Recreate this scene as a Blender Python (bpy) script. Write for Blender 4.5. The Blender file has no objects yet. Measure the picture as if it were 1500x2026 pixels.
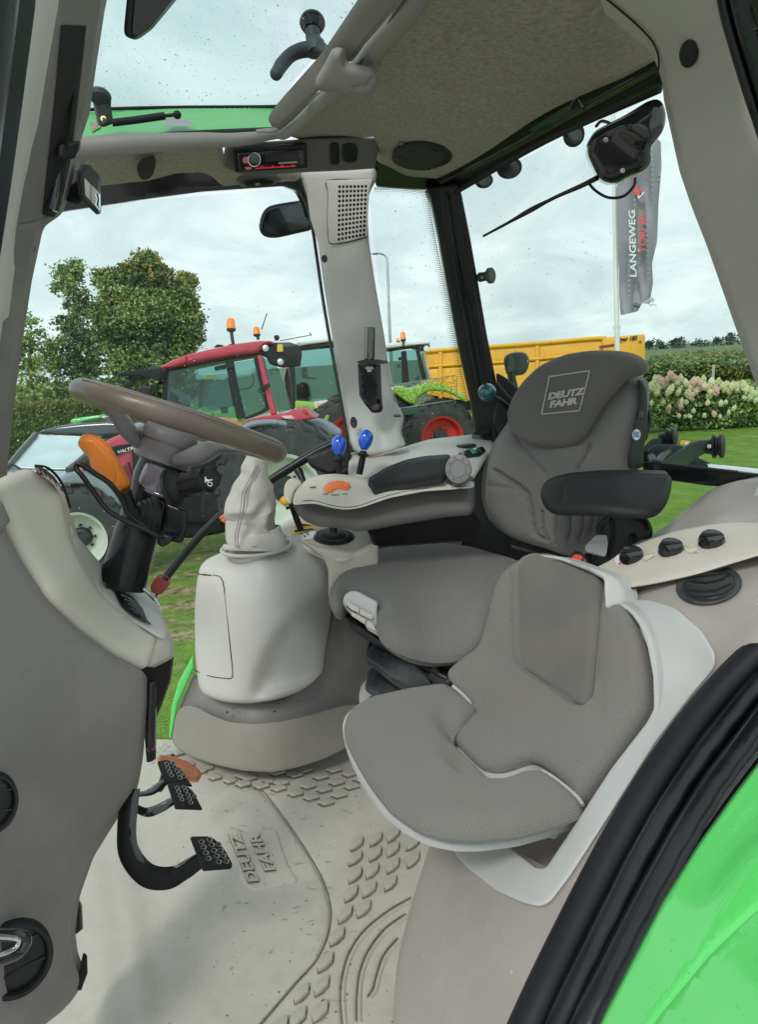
import bpy, bmesh, math, random
import numpy as np
from mathutils import Vector, Matrix, noise
from mathutils.geometry import delaunay_2d_cdt

# ---------------------------------------------------------------- camera
F = 1420.0; CX = 750.0; CY = 1013.0            # focal length and centre in photo pixels (1500 x 2026)
_roll = math.radians(3.5); _pitch = math.radians(11.85)
EYE = np.array([0.0, 0.0, 2.35])
FWD = np.array([0, math.cos(_pitch), -math.sin(_pitch)])
_r0 = np.array([1.0, 0, 0]); _u0 = np.cross(_r0, FWD)
RGT = _r0 * math.cos(_roll) - _u0 * math.sin(_roll)
UPV = _u0 * math.cos(_roll) + _r0 * math.sin(_roll)
scn = bpy.context.scene
COL = scn.collection
cd = bpy.data.cameras.new('camera'); cam = bpy.data.objects.new('camera', cd); COL.objects.link(cam)
m4 = Matrix.Identity(4)
for i in range(3):
    m4[i][0] = RGT[i]; m4[i][1] = UPV[i]; m4[i][2] = -FWD[i]; m4[i][3] = EYE[i]
cam.matrix_world = m4
cd.sensor_fit = 'VERTICAL'; cd.sensor_height = 24.0; cd.lens = 24.0 * F / 2026.0
cd.clip_start = 0.02; cd.clip_end = 4000
scn.camera = cam

# ---------------------------------------------------------------- world and sun
SUN_EL = math.radians(46); SUN_AZ = math.radians(-28)     # sun behind the photographer, a little to the left
w = bpy.data.worlds.new('World'); scn.world = w; w.use_nodes = True
nt = w.node_tree; nt.nodes.clear()
def N(tree, typ, **kw):
    n = tree.nodes.new(typ)
    for k, v in kw.items():
        if k.startswith('i_'): n.inputs[k[2:].replace('_', ' ')].default_value = v
        else: setattr(n, k, v)
    return n
out = N(nt, 'ShaderNodeOutputWorld'); bg = N(nt, 'ShaderNodeBackground'); bg.inputs['Strength'].default_value = 0.13
sky = N(nt, 'ShaderNodeTexSky', sky_type='NISHITA'); sky.sun_disc = False
sky.sun_elevation = SUN_EL; sky.sun_rotation = math.pi + SUN_AZ; sky.air_density = 1.0; sky.dust_density = 1.5
tc = N(nt, 'ShaderNodeTexCoord')
sep = N(nt, 'ShaderNodeSeparateXYZ'); nt.links.new(tc.outputs['Generated'], sep.inputs[0])
addz = N(nt, 'ShaderNodeMath', operation='ADD'); addz.inputs[1].default_value = 0.42
absz = N(nt, 'ShaderNodeMath', operation='ABSOLUTE')
nt.links.new(sep.outputs['Z'], absz.inputs[0]); nt.links.new(absz.outputs[0], addz.inputs[0])
dvx = N(nt, 'ShaderNodeMath', operation='DIVIDE'); dvy = N(nt, 'ShaderNodeMath', operation='DIVIDE')
nt.links.new(sep.outputs['X'], dvx.inputs[0]); nt.links.new(addz.outputs[0], dvx.inputs[1])
nt.links.new(sep.outputs['Y'], dvy.inputs[0]); nt.links.new(addz.outputs[0], dvy.inputs[1])
cmb = N(nt, 'ShaderNodeCombineXYZ'); nt.links.new(dvx.outputs[0], cmb.inputs[0]); nt.links.new(dvy.outputs[0], cmb.inputs[1])
n1 = N(nt, 'ShaderNodeTexNoise'); n1.inputs['Scale'].default_value = 3.2; n1.inputs['Detail'].default_value = 9; n1.inputs['Roughness'].default_value = 0.6
n1.inputs['Distortion'].default_value = 0.5
n2 = N(nt, 'ShaderNodeTexNoise'); n2.inputs['Scale'].default_value = 1.3; n2.inputs['Detail'].default_value = 4
nt.links.new(cmb.outputs[0], n1.inputs['Vector']); nt.links.new(cmb.outputs[0], n2.inputs['Vector'])
cr1 = N(nt, 'ShaderNodeValToRGB')
e = cr1.color_ramp.elements
e[0].position = 0.34; e[0].color = (5.5, 6.35, 6.6, 1)
e[1].position = 0.64; e[1].color = (8.2, 8.8, 8.8, 1)
ee = cr1.color_ramp.elements.new(0.46); ee.color = (6.4, 7.25, 7.45, 1)
ee = cr1.color_ramp.elements.new(0.54); ee.color = (7.2, 7.95, 8.05, 1)
nt.links.new(n1.outputs['Fac'], cr1.inputs[0])
cr2 = N(nt, 'ShaderNodeValToRGB'); cr2.color_ramp.elements[0].position = 0.25; cr2.color_ramp.elements[0].color = (.80,)*3+(1,)
cr2.color_ramp.elements[1].position = 0.42; cr2.color_ramp.elements[1].color = (.95,)*3+(1,)
nt.links.new(n2.outputs['Fac'], cr2.inputs[0])
mx = N(nt, 'ShaderNodeMix', data_type='RGBA')
nt.links.new(cr2.outputs['Color'], mx.inputs['Factor'])
nt.links.new(sky.outputs[0], mx.inputs[6]); nt.links.new(cr1.outputs[0], mx.inputs[7])
nt.links.new(mx.outputs[2], bg.inputs['Color']); nt.links.new(bg.outputs[0], out.inputs['Surface'])
sd = bpy.data.lights.new('sun', 'SUN'); sd.energy = 1.5; sd.angle = math.radians(13); sd.color = (1, 0.95, 0.88)
so = bpy.data.objects.new('sun', sd); COL.objects.link(so)
_sv = Vector((math.sin(SUN_AZ) * math.cos(SUN_EL), -math.cos(SUN_AZ) * math.cos(SUN_EL), math.sin(SUN_EL)))
so.rotation_euler = _sv.to_track_quat('Z', 'Y').to_euler(); so.location = (0, -5, 12)
vs = scn.view_settings; vs.view_transform = 'Standard'; vs.look = 'None'; vs.gamma = 1; vs.exposure = 0.0; vs.use_curve_mapping = False
scn.render.engine = 'CYCLES'
scn.cycles.max_bounces = 10; scn.cycles.diffuse_bounces = 5; scn.cycles.transparent_max_bounces = 24

# ---------------------------------------------------------------- projection helpers
def ray(u, v): return FWD + RGT * ((u - CX) / F) - UPV * ((v - CY) / F)
def Q(u, v, zc): return Vector(EYE + ray(u, v) * zc)
def QZ(u, v, z): d = ray(u, v); return Vector(EYE + d * ((z - EYE[2]) / d[2]))
def hz(z): return lambda u, v: (z - EYE[2]) / ray(u, v)[2]                    # depth of the level plane at height z
def vplane(p, n):                                                             # depth of any plane
    p = np.array(p); n = np.array(n)
    return lambda u, v: float((p - EYE) @ n / (ray(u, v) @ n))
def px(p):
    q = np.array(p) - EYE; z = q @ FWD
    return CX + F * (q @ RGT) / z, CY - F * (q @ UPV) / z, z
def zp(x0, y0, s, pts): return [(x0 + a[0] / s, y0 + a[1] / s) + tuple(a[2:]) for a in pts]
def depthfn(ctrl):
    if callable(ctrl): return ctrl
    if isinstance(ctrl, (int, float)): return lambda u, v: float(ctrl)
    P = np.array([(c[0], c[1]) for c in ctrl], float) / 100.0; W = np.array([1.0 / c[2] for c in ctrl])
    n = len(P)
    if n == 2:
        d = P[1] - P[0]; L = d @ d
        return lambda u, v: 1.0 / (W[0] + (W[1] - W[0]) * ((np.array([u, v]) / 100 - P[0]) @ d) / L)
    def U(r2): return np.where(r2 > 1e-12, r2 * np.log(np.maximum(r2, 1e-12)), 0)
    A = np.zeros((n + 3, n + 3))
    D = ((P[:, None] - P[None]) ** 2).sum(-1)
    if n > 3: A[:n, :n] = U(D) + np.eye(n) * 0.01
    else: A[:n, :n] = np.eye(n)
    A[:n, n] = 1; A[:n, n + 1:] = P; A[n, :n] = 1; A[n + 1:, :n] = P.T
    s = np.linalg.lstsq(A, np.concatenate([W, [0, 0, 0]]), rcond=None)[0]
    def f(u, v):
        p = np.array([u, v]) / 100
        r = s[n] + s[n + 1] * p[0] + s[n + 2] * p[1]
        if n > 3: r += float((s[:n] * U(((P - p) ** 2).sum(-1))).sum())
        return 1.0 / r
    return f

# ---------------------------------------------------------------- object helpers
def tag(o, label=None, cat=None, group=None, kind=None):
    if label: o['label'] = label
    if cat: o['category'] = cat
    if group: o['group'] = group
    if kind: o['kind'] = kind
    return o
def thing(name, label, cat, loc=(0, 0, 0), group=None):
    o = bpy.data.objects.new(name, None); COL.objects.link(o); o.location = loc; o.empty_display_size = 0.05
    return tag(o, label, cat, group)
def wloc(o):
    v = Vector(o.location)
    while o.parent: o = o.parent; v += Vector(o.location)
    return v
def link(name, verts, faces, mat, parent=None, smooth=True, sharp=38):
    me = bpy.data.meshes.new(name)
    V = np.array([tuple(v) for v in verts], float)
    c = (V.min(0) + V.max(0)) / 2
    me.from_pydata((V - c).tolist(), [], faces)
    me.validate(); 
    bm = bmesh.new(); bm.from_mesh(me); bmesh.ops.recalc_face_normals(bm, faces=bm.faces); bm.to_mesh(me); bm.free()
    if mat: me.materials.append(mat)
    if smooth:
        me.polygons.foreach_set('use_smooth', [True] * len(me.polygons))
        if sharp: me.set_sharp_from_angle(angle=math.radians(sharp))
    o = bpy.data.objects.new(name, me); COL.objects.link(o)
    o.location = Vector(c)
    if parent: o.parent = parent; o.location = Vector(c) - wloc(parent)
    return o

def fillet(pts, r, n=5):
    out = []; k = len(pts)
    for i in range(k):
        p = np.array(pts[i][:2], float); a = np.array(pts[i - 1][:2], float); b = np.array(pts[(i + 1) % k][:2], float)
        rr = pts[i][2] if len(pts[i]) > 2 else r
        la = np.linalg.norm(a - p); lb = np.linalg.norm(b - p)
        if rr <= 0 or la < 1e-6 or lb < 1e-6: out.append(p); continue
        da = min(rr, la * .5); db = min(rr, lb * .5)
        A = p + (a - p) / la * da; B = p + (b - p) / lb * db
        ang = math.acos(max(-1, min(1, ((a - p) @ (b - p)) / la / lb)))
        m = 1 if math.pi - ang < 0.06 else n
        for j in range(m + 1):
            t = j / m; q = (1 - t) ** 2 * A + 2 * t * (1 - t) * p + t * t * B
            if not out or np.linalg.norm(out[-1] - q) > 0.15: out.append(q)
    if np.linalg.norm(out[0] - out[-1]) < 0.15: out.pop()
    return out
def resample(P, step):
    out = []
    for i in range(len(P)):
        a = P[i]; b = P[(i + 1) % len(P)]; L = np.linalg.norm(b - a); n = max(1, int(math.ceil(L / step)))
        for j in range(n): out.append(a + (b - a) * j / n)
    return out
def seg_dist(X, A, B):
    d = B - A; L = max(1e-9, d @ d)
    t = np.clip(((X - A) @ d) / L, 0, 1)
    return np.sqrt(((X - A - t[:, None] * d) ** 2).sum(-1))
def poly_dist(X, P, closed=True):
    r = np.full(len(X), 1e9); n = len(P)
    for i in range(n if closed else n - 1): r = np.minimum(r, seg_dist(X, P[i], P[(i + 1) % n]))
    return r
def inside(X, P):
    c = np.zeros(len(X), bool); n = len(P)
    for i in range(n):
        a = P[i]; b = P[(i + 1) % n]
        if a[1] == b[1]: continue
        k = ((a[1] > X[:, 1]) != (b[1] > X[:, 1])) & (X[:, 0] < (b[0] - a[0]) * (X[:, 1] - a[1]) / (b[1] - a[1]) + a[0])
        c ^= k
    return c

REG = {}
def NRM(f, u, v, s=6):
    a = Q(u + s, v, f(u + s, v)) - Q(u - s, v, f(u - s, v)); b = Q(u, v + s, f(u, v + s)) - Q(u, v - s, f(u, v - s))
    n = a.cross(b).normalized()
    return n if n.dot(Vector(FWD)) < 0 else -n
def id_key(name, parent): return (parent.name if parent else '', name)
def ON(parent, name, k=0.0):
    """depth of the finished surface of a part, k metres nearer to the viewer"""
    A, zz = REG[(parent.name, name)]
    def f(u, v):
        d = (A[:, 0] - u) ** 2 + (A[:, 1] - v) ** 2; i = np.argpartition(d, 4)[:4]; w_ = 1 / (d[i] + .05)
        return float((zz[i] * w_).sum() / w_.sum()) - k
    return f
def surf(name, outline, depth, mat, parent=None, t=0.01, r=0.003, h=None, grooves=None, step=12, rc=6,
         label=None, cat=None, group=None, holes=None, sharp=38, tdir=None, kind=None, lift=0.0, fine=None):
    """A solid whose front outline is given in photo pixels and whose depth comes from a control surface.
    t thickness, r edge rounding radius in metres, h(u,v) extra relief towards the viewer, grooves [(pts,width_px,depth_m)]."""
    df = depthfn(depth)
    P = resample(fillet(outline, rc), step)
    P = np.array(P)
    area = 0.5 * sum(P[i - 1][0] * P[i][1] - P[i][0] * P[i - 1][1] for i in range(len(P)))
    if area < 0: P = P[::-1].copy()
    cen = P.mean(0); zc0 = df(*cen); ppm = F / zc0
    lo = P.min(0); hi = P.max(0)
    gx, gy = np.meshgrid(np.arange(lo[0] + step / 2, hi[0], step), np.arange(lo[1] + step / 2, hi[1], step))
    gx = gx + (np.arange(gx.shape[0]) % 2)[:, None] * step * 0.5
    G = np.stack([gx.ravel(), gy.ravel()], 1)
    G = G[inside(G, P)] if len(G) else G
    rpx = max(0.0, r * ppm)
    maxin = 0
    if len(G):
        dg = poly_dist(G, P); maxin = dg.max()
        G = G[dg > max(step * 0.55, min(rpx * 1.15, maxin * .9))] 
    pts = [G] if len(G) else []
    if rpx > 0.6:
        nrm = np.roll(P, -1, 0) - np.roll(P, 1, 0); nrm = np.stack([-nrm[:, 1], nrm[:, 0]], 1)
        nrm /= np.maximum(1e-9, np.linalg.norm(nrm, axis=1))[:, None]
        for fr in ((.12, .45, 1.05) if rpx < 10 else (.05, .18, .38, .65, 1.02)):
            R = P + nrm * rpx * fr
            ok = inside(R, P)
            R = R[ok]
            if len(R):
                dr = poly_dist(R, P); R = R[dr > rpx * fr * .93]
            if len(R): pts.append(R)
    GP = []
    if grooves:
        for gpts, gw, gd in grooves:
            gp = np.array(gpts, float)
            for i in range(len(gp) - 1):
                L = np.linalg.norm(gp[i + 1] - gp[i]); nn = max(2, int(L / max(3, gw * .8)))
                dd = (gp[i + 1] - gp[i]) / max(L, 1e-6); pp = np.array([-dd[1], dd[0]])
                for j in range(nn):
                    b = gp[i] + (gp[i + 1] - gp[i]) * j / nn
                    for o_ in (-1, -.5, 0, .5, 1): GP.append(b + pp * o_ * gw)
        if GP:
            GP = np.array(GP); GP = GP[inside(GP, P)]
            if len(GP): GP = GP[poly_dist(GP, P) > 2]; pts.append(GP)
    nP = len(P)
    holeP = []; edges = [(i, (i + 1) % nP) for i in range(nP)]
    allp = [P]
    cnt = nP
    if holes:
        for hp in holes:
            hp = np.array(hp, float); k = len(hp)
            edges += [(cnt + i, cnt + (i + 1) % k) for i in range(k)]
            allp.append(hp); cnt += k; holeP.append(hp)
    for a in pts:
        if holes:
            keep = np.ones(len(a), bool)
            for hp in holeP:
                keep &= ~inside(a, hp) & (poly_dist(a, hp) > 1.0)
            a = a[keep]
        allp.append(a)
    A = np.concatenate(allp)
    res = delaunay_2d_cdt([Vector((float(a[0]), float(a[1]))) for a in A], edges, [], 1, 1e-4)
    V2 = np.array([(p.x, p.y) for p in res[0]]); FC = [tuple(f) for f in res[2]]
    if holes:
        cenf = np.array([V2[list(f)].mean(0) for f in FC]); keep = np.ones(len(FC), bool)
        for hp in holeP: keep &= ~inside(cenf, hp)
        FC = [f for f, k in zip(FC, keep) if k]
    # mean normal towards the viewer
    base = [Q(a[0], a[1], df(a[0], a[1])) for a in V2]
    B = np.array(base); c = B.mean(0); _, _, vt = np.linalg.svd(B - c, full_matrices=False)
    nm = vt[2]; 
    if nm @ (EYE - c) < 0: nm = -nm
    td = (c - EYE) / np.linalg.norm(c - EYE) if tdir is None else np.array(tdir, float)
    D = poly_dist(V2, P)
    if holes:
        pass
    mpx = np.array([df(a[0], a[1]) / F for a in V2])
    e = D * mpx
    off = np.full(len(V2), lift)
    if r > 0: 
        q = np.clip(e, 0, r); off -= r - np.sqrt(np.maximum(0, r * r - (r - q) ** 2))
    if h: off += np.array([h(a[0], a[1]) for a in V2])
    if grooves:
        for gpts, gw, gd in grooves:
            dg = poly_dist(V2, np.array(gpts, float), False)
            off -= gd * np.exp(-(dg / (gw * .5)) ** 2)
    Vf = B + nm[None] * off[:, None]
    qv = Vf - EYE; zz = qv @ FWD; REG[id_key(name, parent)] = (np.stack([CX + F * (qv @ RGT) / zz, CY - F * (qv @ UPV) / zz], 1), zz)
    # boundary edges -> back skirt
    from collections import Counter
    ec = Counter()
    for f in FC:
        for i in range(len(f)):
            a, b = f[i], f[(i + 1) % len(f)]; ec[(min(a, b), max(a, b))] += 1
    bnd = [(f[i], f[(i + 1) % len(f)]) for f in FC for i in range(len(f)) if ec[(min(f[i], f[(i + 1) % len(f)]), max(f[i], f[(i + 1) % len(f)]))] == 1]
    bv = sorted({a for ed in bnd for a in ed}); mp = {a: len(Vf) + i for i, a in enumerate(bv)}
    Vb = np.array([B[a] + td * t for a in bv]) if bv else np.zeros((0, 3))
    verts = np.concatenate([Vf, Vb]); faces = list(FC)
    for a, b in bnd: faces.append((b, a, mp[a], mp[b]))
    if not holes:
        # back cap: same triangulation using only boundary vertices
        idx = {a: i for i, a in enumerate(bv)}
        chain = None
        try:
            rb = delaunay_2d_cdt([Vector((float(V2[a][0]), float(V2[a][1]))) for a in bv], [(idx[a], idx[b]) for a, b in bnd], [], 1, 1e-4)
            if len(rb[0]) == len(bv):
                for f in rb[2]: faces.append(tuple(len(Vf) + rb[3][k][0] for k in f))
        except Exception: pass
    o = link(name, verts, faces, mat, parent, sharp=sharp)
    if mat and mat.get('woven'):
        uv = np.concatenate([(B - c) @ vt[:2].T, (Vb - c) @ vt[:2].T]) if len(Vb) else (B - c) @ vt[:2].T
        me = o.data
        if r > 0:                                   # keep the weave unstretched over the rounded edge
            ax2 = vt[:2]; mpx0 = zc0 / F
            near = np.where(e < r)[0]; Pn = np.roll(P, -1, 0); dseg = Pn - P; Ls = np.maximum(1e-9, (dseg ** 2).sum(1))
            outn = np.roll(P, 1, 0) - np.roll(P, -1, 0); outn = np.stack([-outn[:, 1], outn[:, 0]], 1)
            for i_ in near:
                p_ = V2[i_]; t_ = np.clip(((p_ - P) * dseg).sum(1) / Ls, 0, 1); qq = P + t_[:, None] * dseg; k_ = int(((qq - p_) ** 2).sum(1).argmin())
                dv = qq[k_] - p_; 
                if D[i_] < .5: dv = outn[k_]
                w3 = RGT * dv[0] - UPV * dv[1]; d2 = ax2 @ w3; n2 = np.linalg.norm(d2)
                if n2 > 1e-9:
                    a_ = r - e[i_]; uv[i_] += d2 / n2 * (r * math.asin(min(1, a_ / r)) - a_) * 1.0
        if len(me.vertices) == len(uv):
            ul = me.uv_layers.new(name='UVMap'); li = np.empty(len(me.loops), int); me.loops.foreach_get('vertex_index', li)
            ul.data.foreach_set('uv', uv[li].ravel())
    return tag(o, label, cat, group, kind)

def catmull(pts, n=8, closed=False):
    P = [Vector(p) for p in pts]; out = []; k = len(P)
    if k < 3 and not closed: 
        return [P[0].lerp(P[-1], i / n) for i in range(n + 1)]
    rng = k if closed else k - 1
    for i in range(rng):
        p0 = P[(i - 1) % k] if (closed or i > 0) else P[0] * 2 - P[1]
        p1 = P[i]; p2 = P[(i + 1) % k]; p3 = P[(i + 2) % k] if (closed or i + 2 < k) else P[-1] * 2 - P[-2]
        for j in range(n):
            t = j / n
            out.append(0.5 * ((2 * p1) + (p2 - p0) * t + (2 * p0 - 5 * p1 + 4 * p2 - p3) * t * t + (3 * p1 - p0 - 3 * p2 + p3) * t ** 3))
    if not closed: out.append(P[-1])
    return out
def tube(name, pts, rad, mat, parent=None, n=12, sub=6, closed=False, flat=1.0, fold=None, caps=True, upref=None, sharp=50, **tg):
    """Swept tube; rad is one radius or a list; flat squeezes it along the second axis."""
    C = catmull(pts, sub, closed) if sub > 1 else [Vector(p) for p in pts]
    k = len(C)
    if isinstance(rad, (int, float)): R = [rad] * k
    else:
        R = []
        for i in range(k):
            x = i / (k - 1) * (len(rad) - 1); a = int(min(x, len(rad) - 2)); f = x - a; f = f * f * (3 - 2 * f) if len(rad) > 2 else f
            R.append(rad[a] * (1 - f) + rad[a + 1] * f)
    V = []; FC = []; up = Vector(upref) if upref else None
    prev = None
    for i in range(k):
        a = C[(i - 1) % k] if (closed or i > 0) else C[0]; b = C[(i + 1) % k] if (closed or i < k - 1) else C[-1]
        tn = (b - a).normalized()
        if prev is None:
            ref = up if up else (Vector((0, 0, 1)) if abs(tn.z) < .9 else Vector((0, 1, 0)))
            x = tn.cross(ref).normalized()
        else:
            x = (prev - tn * prev.dot(tn)).normalized()
        prev = x; y = tn.cross(x)
        for j in range(n):
            th = 2 * math.pi * j / n; rr = R[i] * (1 + (fold(i / (k - 1), th) if fold else 0))
            V.append(C[i] + x * math.cos(th) * rr + y * math.sin(th) * rr * flat)
    for i in range(k if closed else k - 1):
        for j in range(n):
            a = i * n + j; b = i * n + (j + 1) % n; c = ((i + 1) % k) * n + (j + 1) % n; d = ((i + 1) % k) * n + j
            FC.append((a, b, c, d))
    if caps and not closed:
        FC.append(tuple(range(n))[::-1]); FC.append(tuple((k - 1) * n + j for j in range(n)))
    return tag(link(name, V, FC, mat, parent, sharp=sharp), **tg)
def axes(d):
    d = Vector(d).normalized(); ref = Vector((0, 0, 1)) if abs(d.z) < .9 else Vector((1, 0, 0))
    x = d.cross(ref).normalized(); return x, d.cross(x), d
def lathe(name, base, d, prof, mat, parent=None, n=24, sx=1.0, sy=1.0, xdir=None, rib=None, sharp=35, cap=True, **tg):
    """prof: [(distance along d, radius)]"""
    x, y, z = axes(d)
    if xdir is not None:
        x = Vector(xdir); x = (x - z * x.dot(z)).normalized(); y = z.cross(x)
    V = []; FC = []; base = Vector(base)
    for i, (s, r_) in enumerate(prof):
        for j in range(n):
            th = 2 * math.pi * j / n; rr = r_ * (1 + (rib(th, i) if rib else 0))
            V.append(base + z * s + x * math.cos(th) * rr * sx + y * math.sin(th) * rr * sy)
    k = len(prof)
    for i in range(k - 1):
        for j in range(n): FC.append((i * n + j, i * n + (j + 1) % n, (i + 1) * n + (j + 1) % n, (i + 1) * n + j))
    if cap and prof[0][1] > 1e-6: FC.append(tuple(range(n))[::-1])
    if cap and prof[-1][1] > 1e-6: FC.append(tuple((k - 1) * n + j for j in range(n)))
    return tag(link(name, V, FC, mat, parent, sharp=sharp), **tg)
def ell(name, c, rx, ry, rz, mat, parent=None, ax=None, n=20, **tg):
    X, Y, Z = ax if ax else (Vector((1, 0, 0)), Vector((0, 1, 0)), Vector((0, 0, 1)))
    V = []; FC = []; c = Vector(c); m = n // 2
    V.append(c + Z * rz)
    for i in range(1, m):
        ph = math.pi * i / m
        for j in range(n):
            th = 2 * math.pi * j / n
            V.append(c + X * rx * math.sin(ph) * math.cos(th) + Y * ry * math.sin(ph) * math.sin(th) + Z * rz * math.cos(ph))
    V.append(c - Z * rz)
    for j in range(n): FC.append((0, 1 + j, 1 + (j + 1) % n))
    for i in range(m - 2):
        for j in range(n): a = 1 + i * n + j; b = 1 + i * n + (j + 1) % n; FC.append((a, a + n, b + n, b))
    L = len(V) - 1; s = 1 + (m - 2) * n
    for j in range(n): FC.append((L, s + (j + 1) % n, s + j))
    return tag(link(name, V, FC, mat, parent), **tg)
def box(name, c, s, mat, parent=None, ax=None, bev=0.0, seg=2, **tg):
    X, Y, Z = [Vector(a) for a in ax] if ax else (Vector((1, 0, 0)), Vector((0, 1, 0)), Vector((0, 0, 1)))
    bm = bmesh.new(); bmesh.ops.create_cube(bm, size=1)
    for v in bm.verts: v.co = Vector((v.co.x * s[0], v.co.y * s[1], v.co.z * s[2]))
    if bev > 0: bmesh.ops.bevel(bm, geom=bm.edges[:], offset=bev, segments=seg, profile=.5, affect='EDGES')
    V = [Vector(c) + X * v.co.x + Y * v.co.y + Z * v.co.z for v in bm.verts]; FC = [tuple(v.index for v in f.verts) for f in bm.faces]
    bm.free()
    return tag(link(name, V, FC, mat, parent, sharp=30), **tg)
CAMX = (Vector(RGT), Vector(FWD), Vector(UPV))
def text(name, body, u, v, xd, yd, depth, mat, parent=None, thick=0.0015, bold=0.0, shear=0.0, lift=0.0, space=1.0, align='LEFT'):
    """Lettering laid on a surface: xd, yd are photo pixel vectors of one em along and up the line."""
    cu = bpy.data.curves.new('t', 'FONT'); cu.body = body; cu.size = 1; cu.offset = bold; cu.shear = shear
    cu.space_character = space; cu.extrude = 0.5; cu.resolution_u = 3; cu.align_x = align
    o = bpy.data.objects.new('t', cu); COL.objects.link(o)
    dg = bpy.context.evaluated_depsgraph_get(); dg.update()
    me = bpy.data.meshes.new_from_object(o.evaluated_get(dg))
    bpy.data.objects.remove(o)
    df = depthfn(depth)
    V = []
    for q in me.vertices:
        a = q.co; uu = u + a.x * xd[0] + a.y * yd[0]; vv = v + a.x * xd[1] + a.y * yd[1]
        z = df(uu, vv) - lift - (thick if a.z > 0 else 0)
        V.append(Q(uu, vv, z))
    FC = [tuple(p.vertices) for p in me.polygons]
    bpy.data.meshes.remove(me)
    return link(name, V, FC, mat, parent, smooth=False)
def dup(o, off=None, parent=None):
    c = o.copy(); COL.objects.link(c)
    if parent: c.parent = parent
    if off is not None: c.location = Vector(o.location) + Vector(off)
    return c
def hermite(u0, v0, f0): pass
def gs(u, v, cu, cv, su, sv, ang=0):
    c, s = math.cos(ang), math.sin(ang); a = (u - cu) * c + (v - cv) * s; b = -(u - cu) * s + (v - cv) * c
    return math.exp(-(a / su) ** 2 - (b / sv) ** 2)
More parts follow.
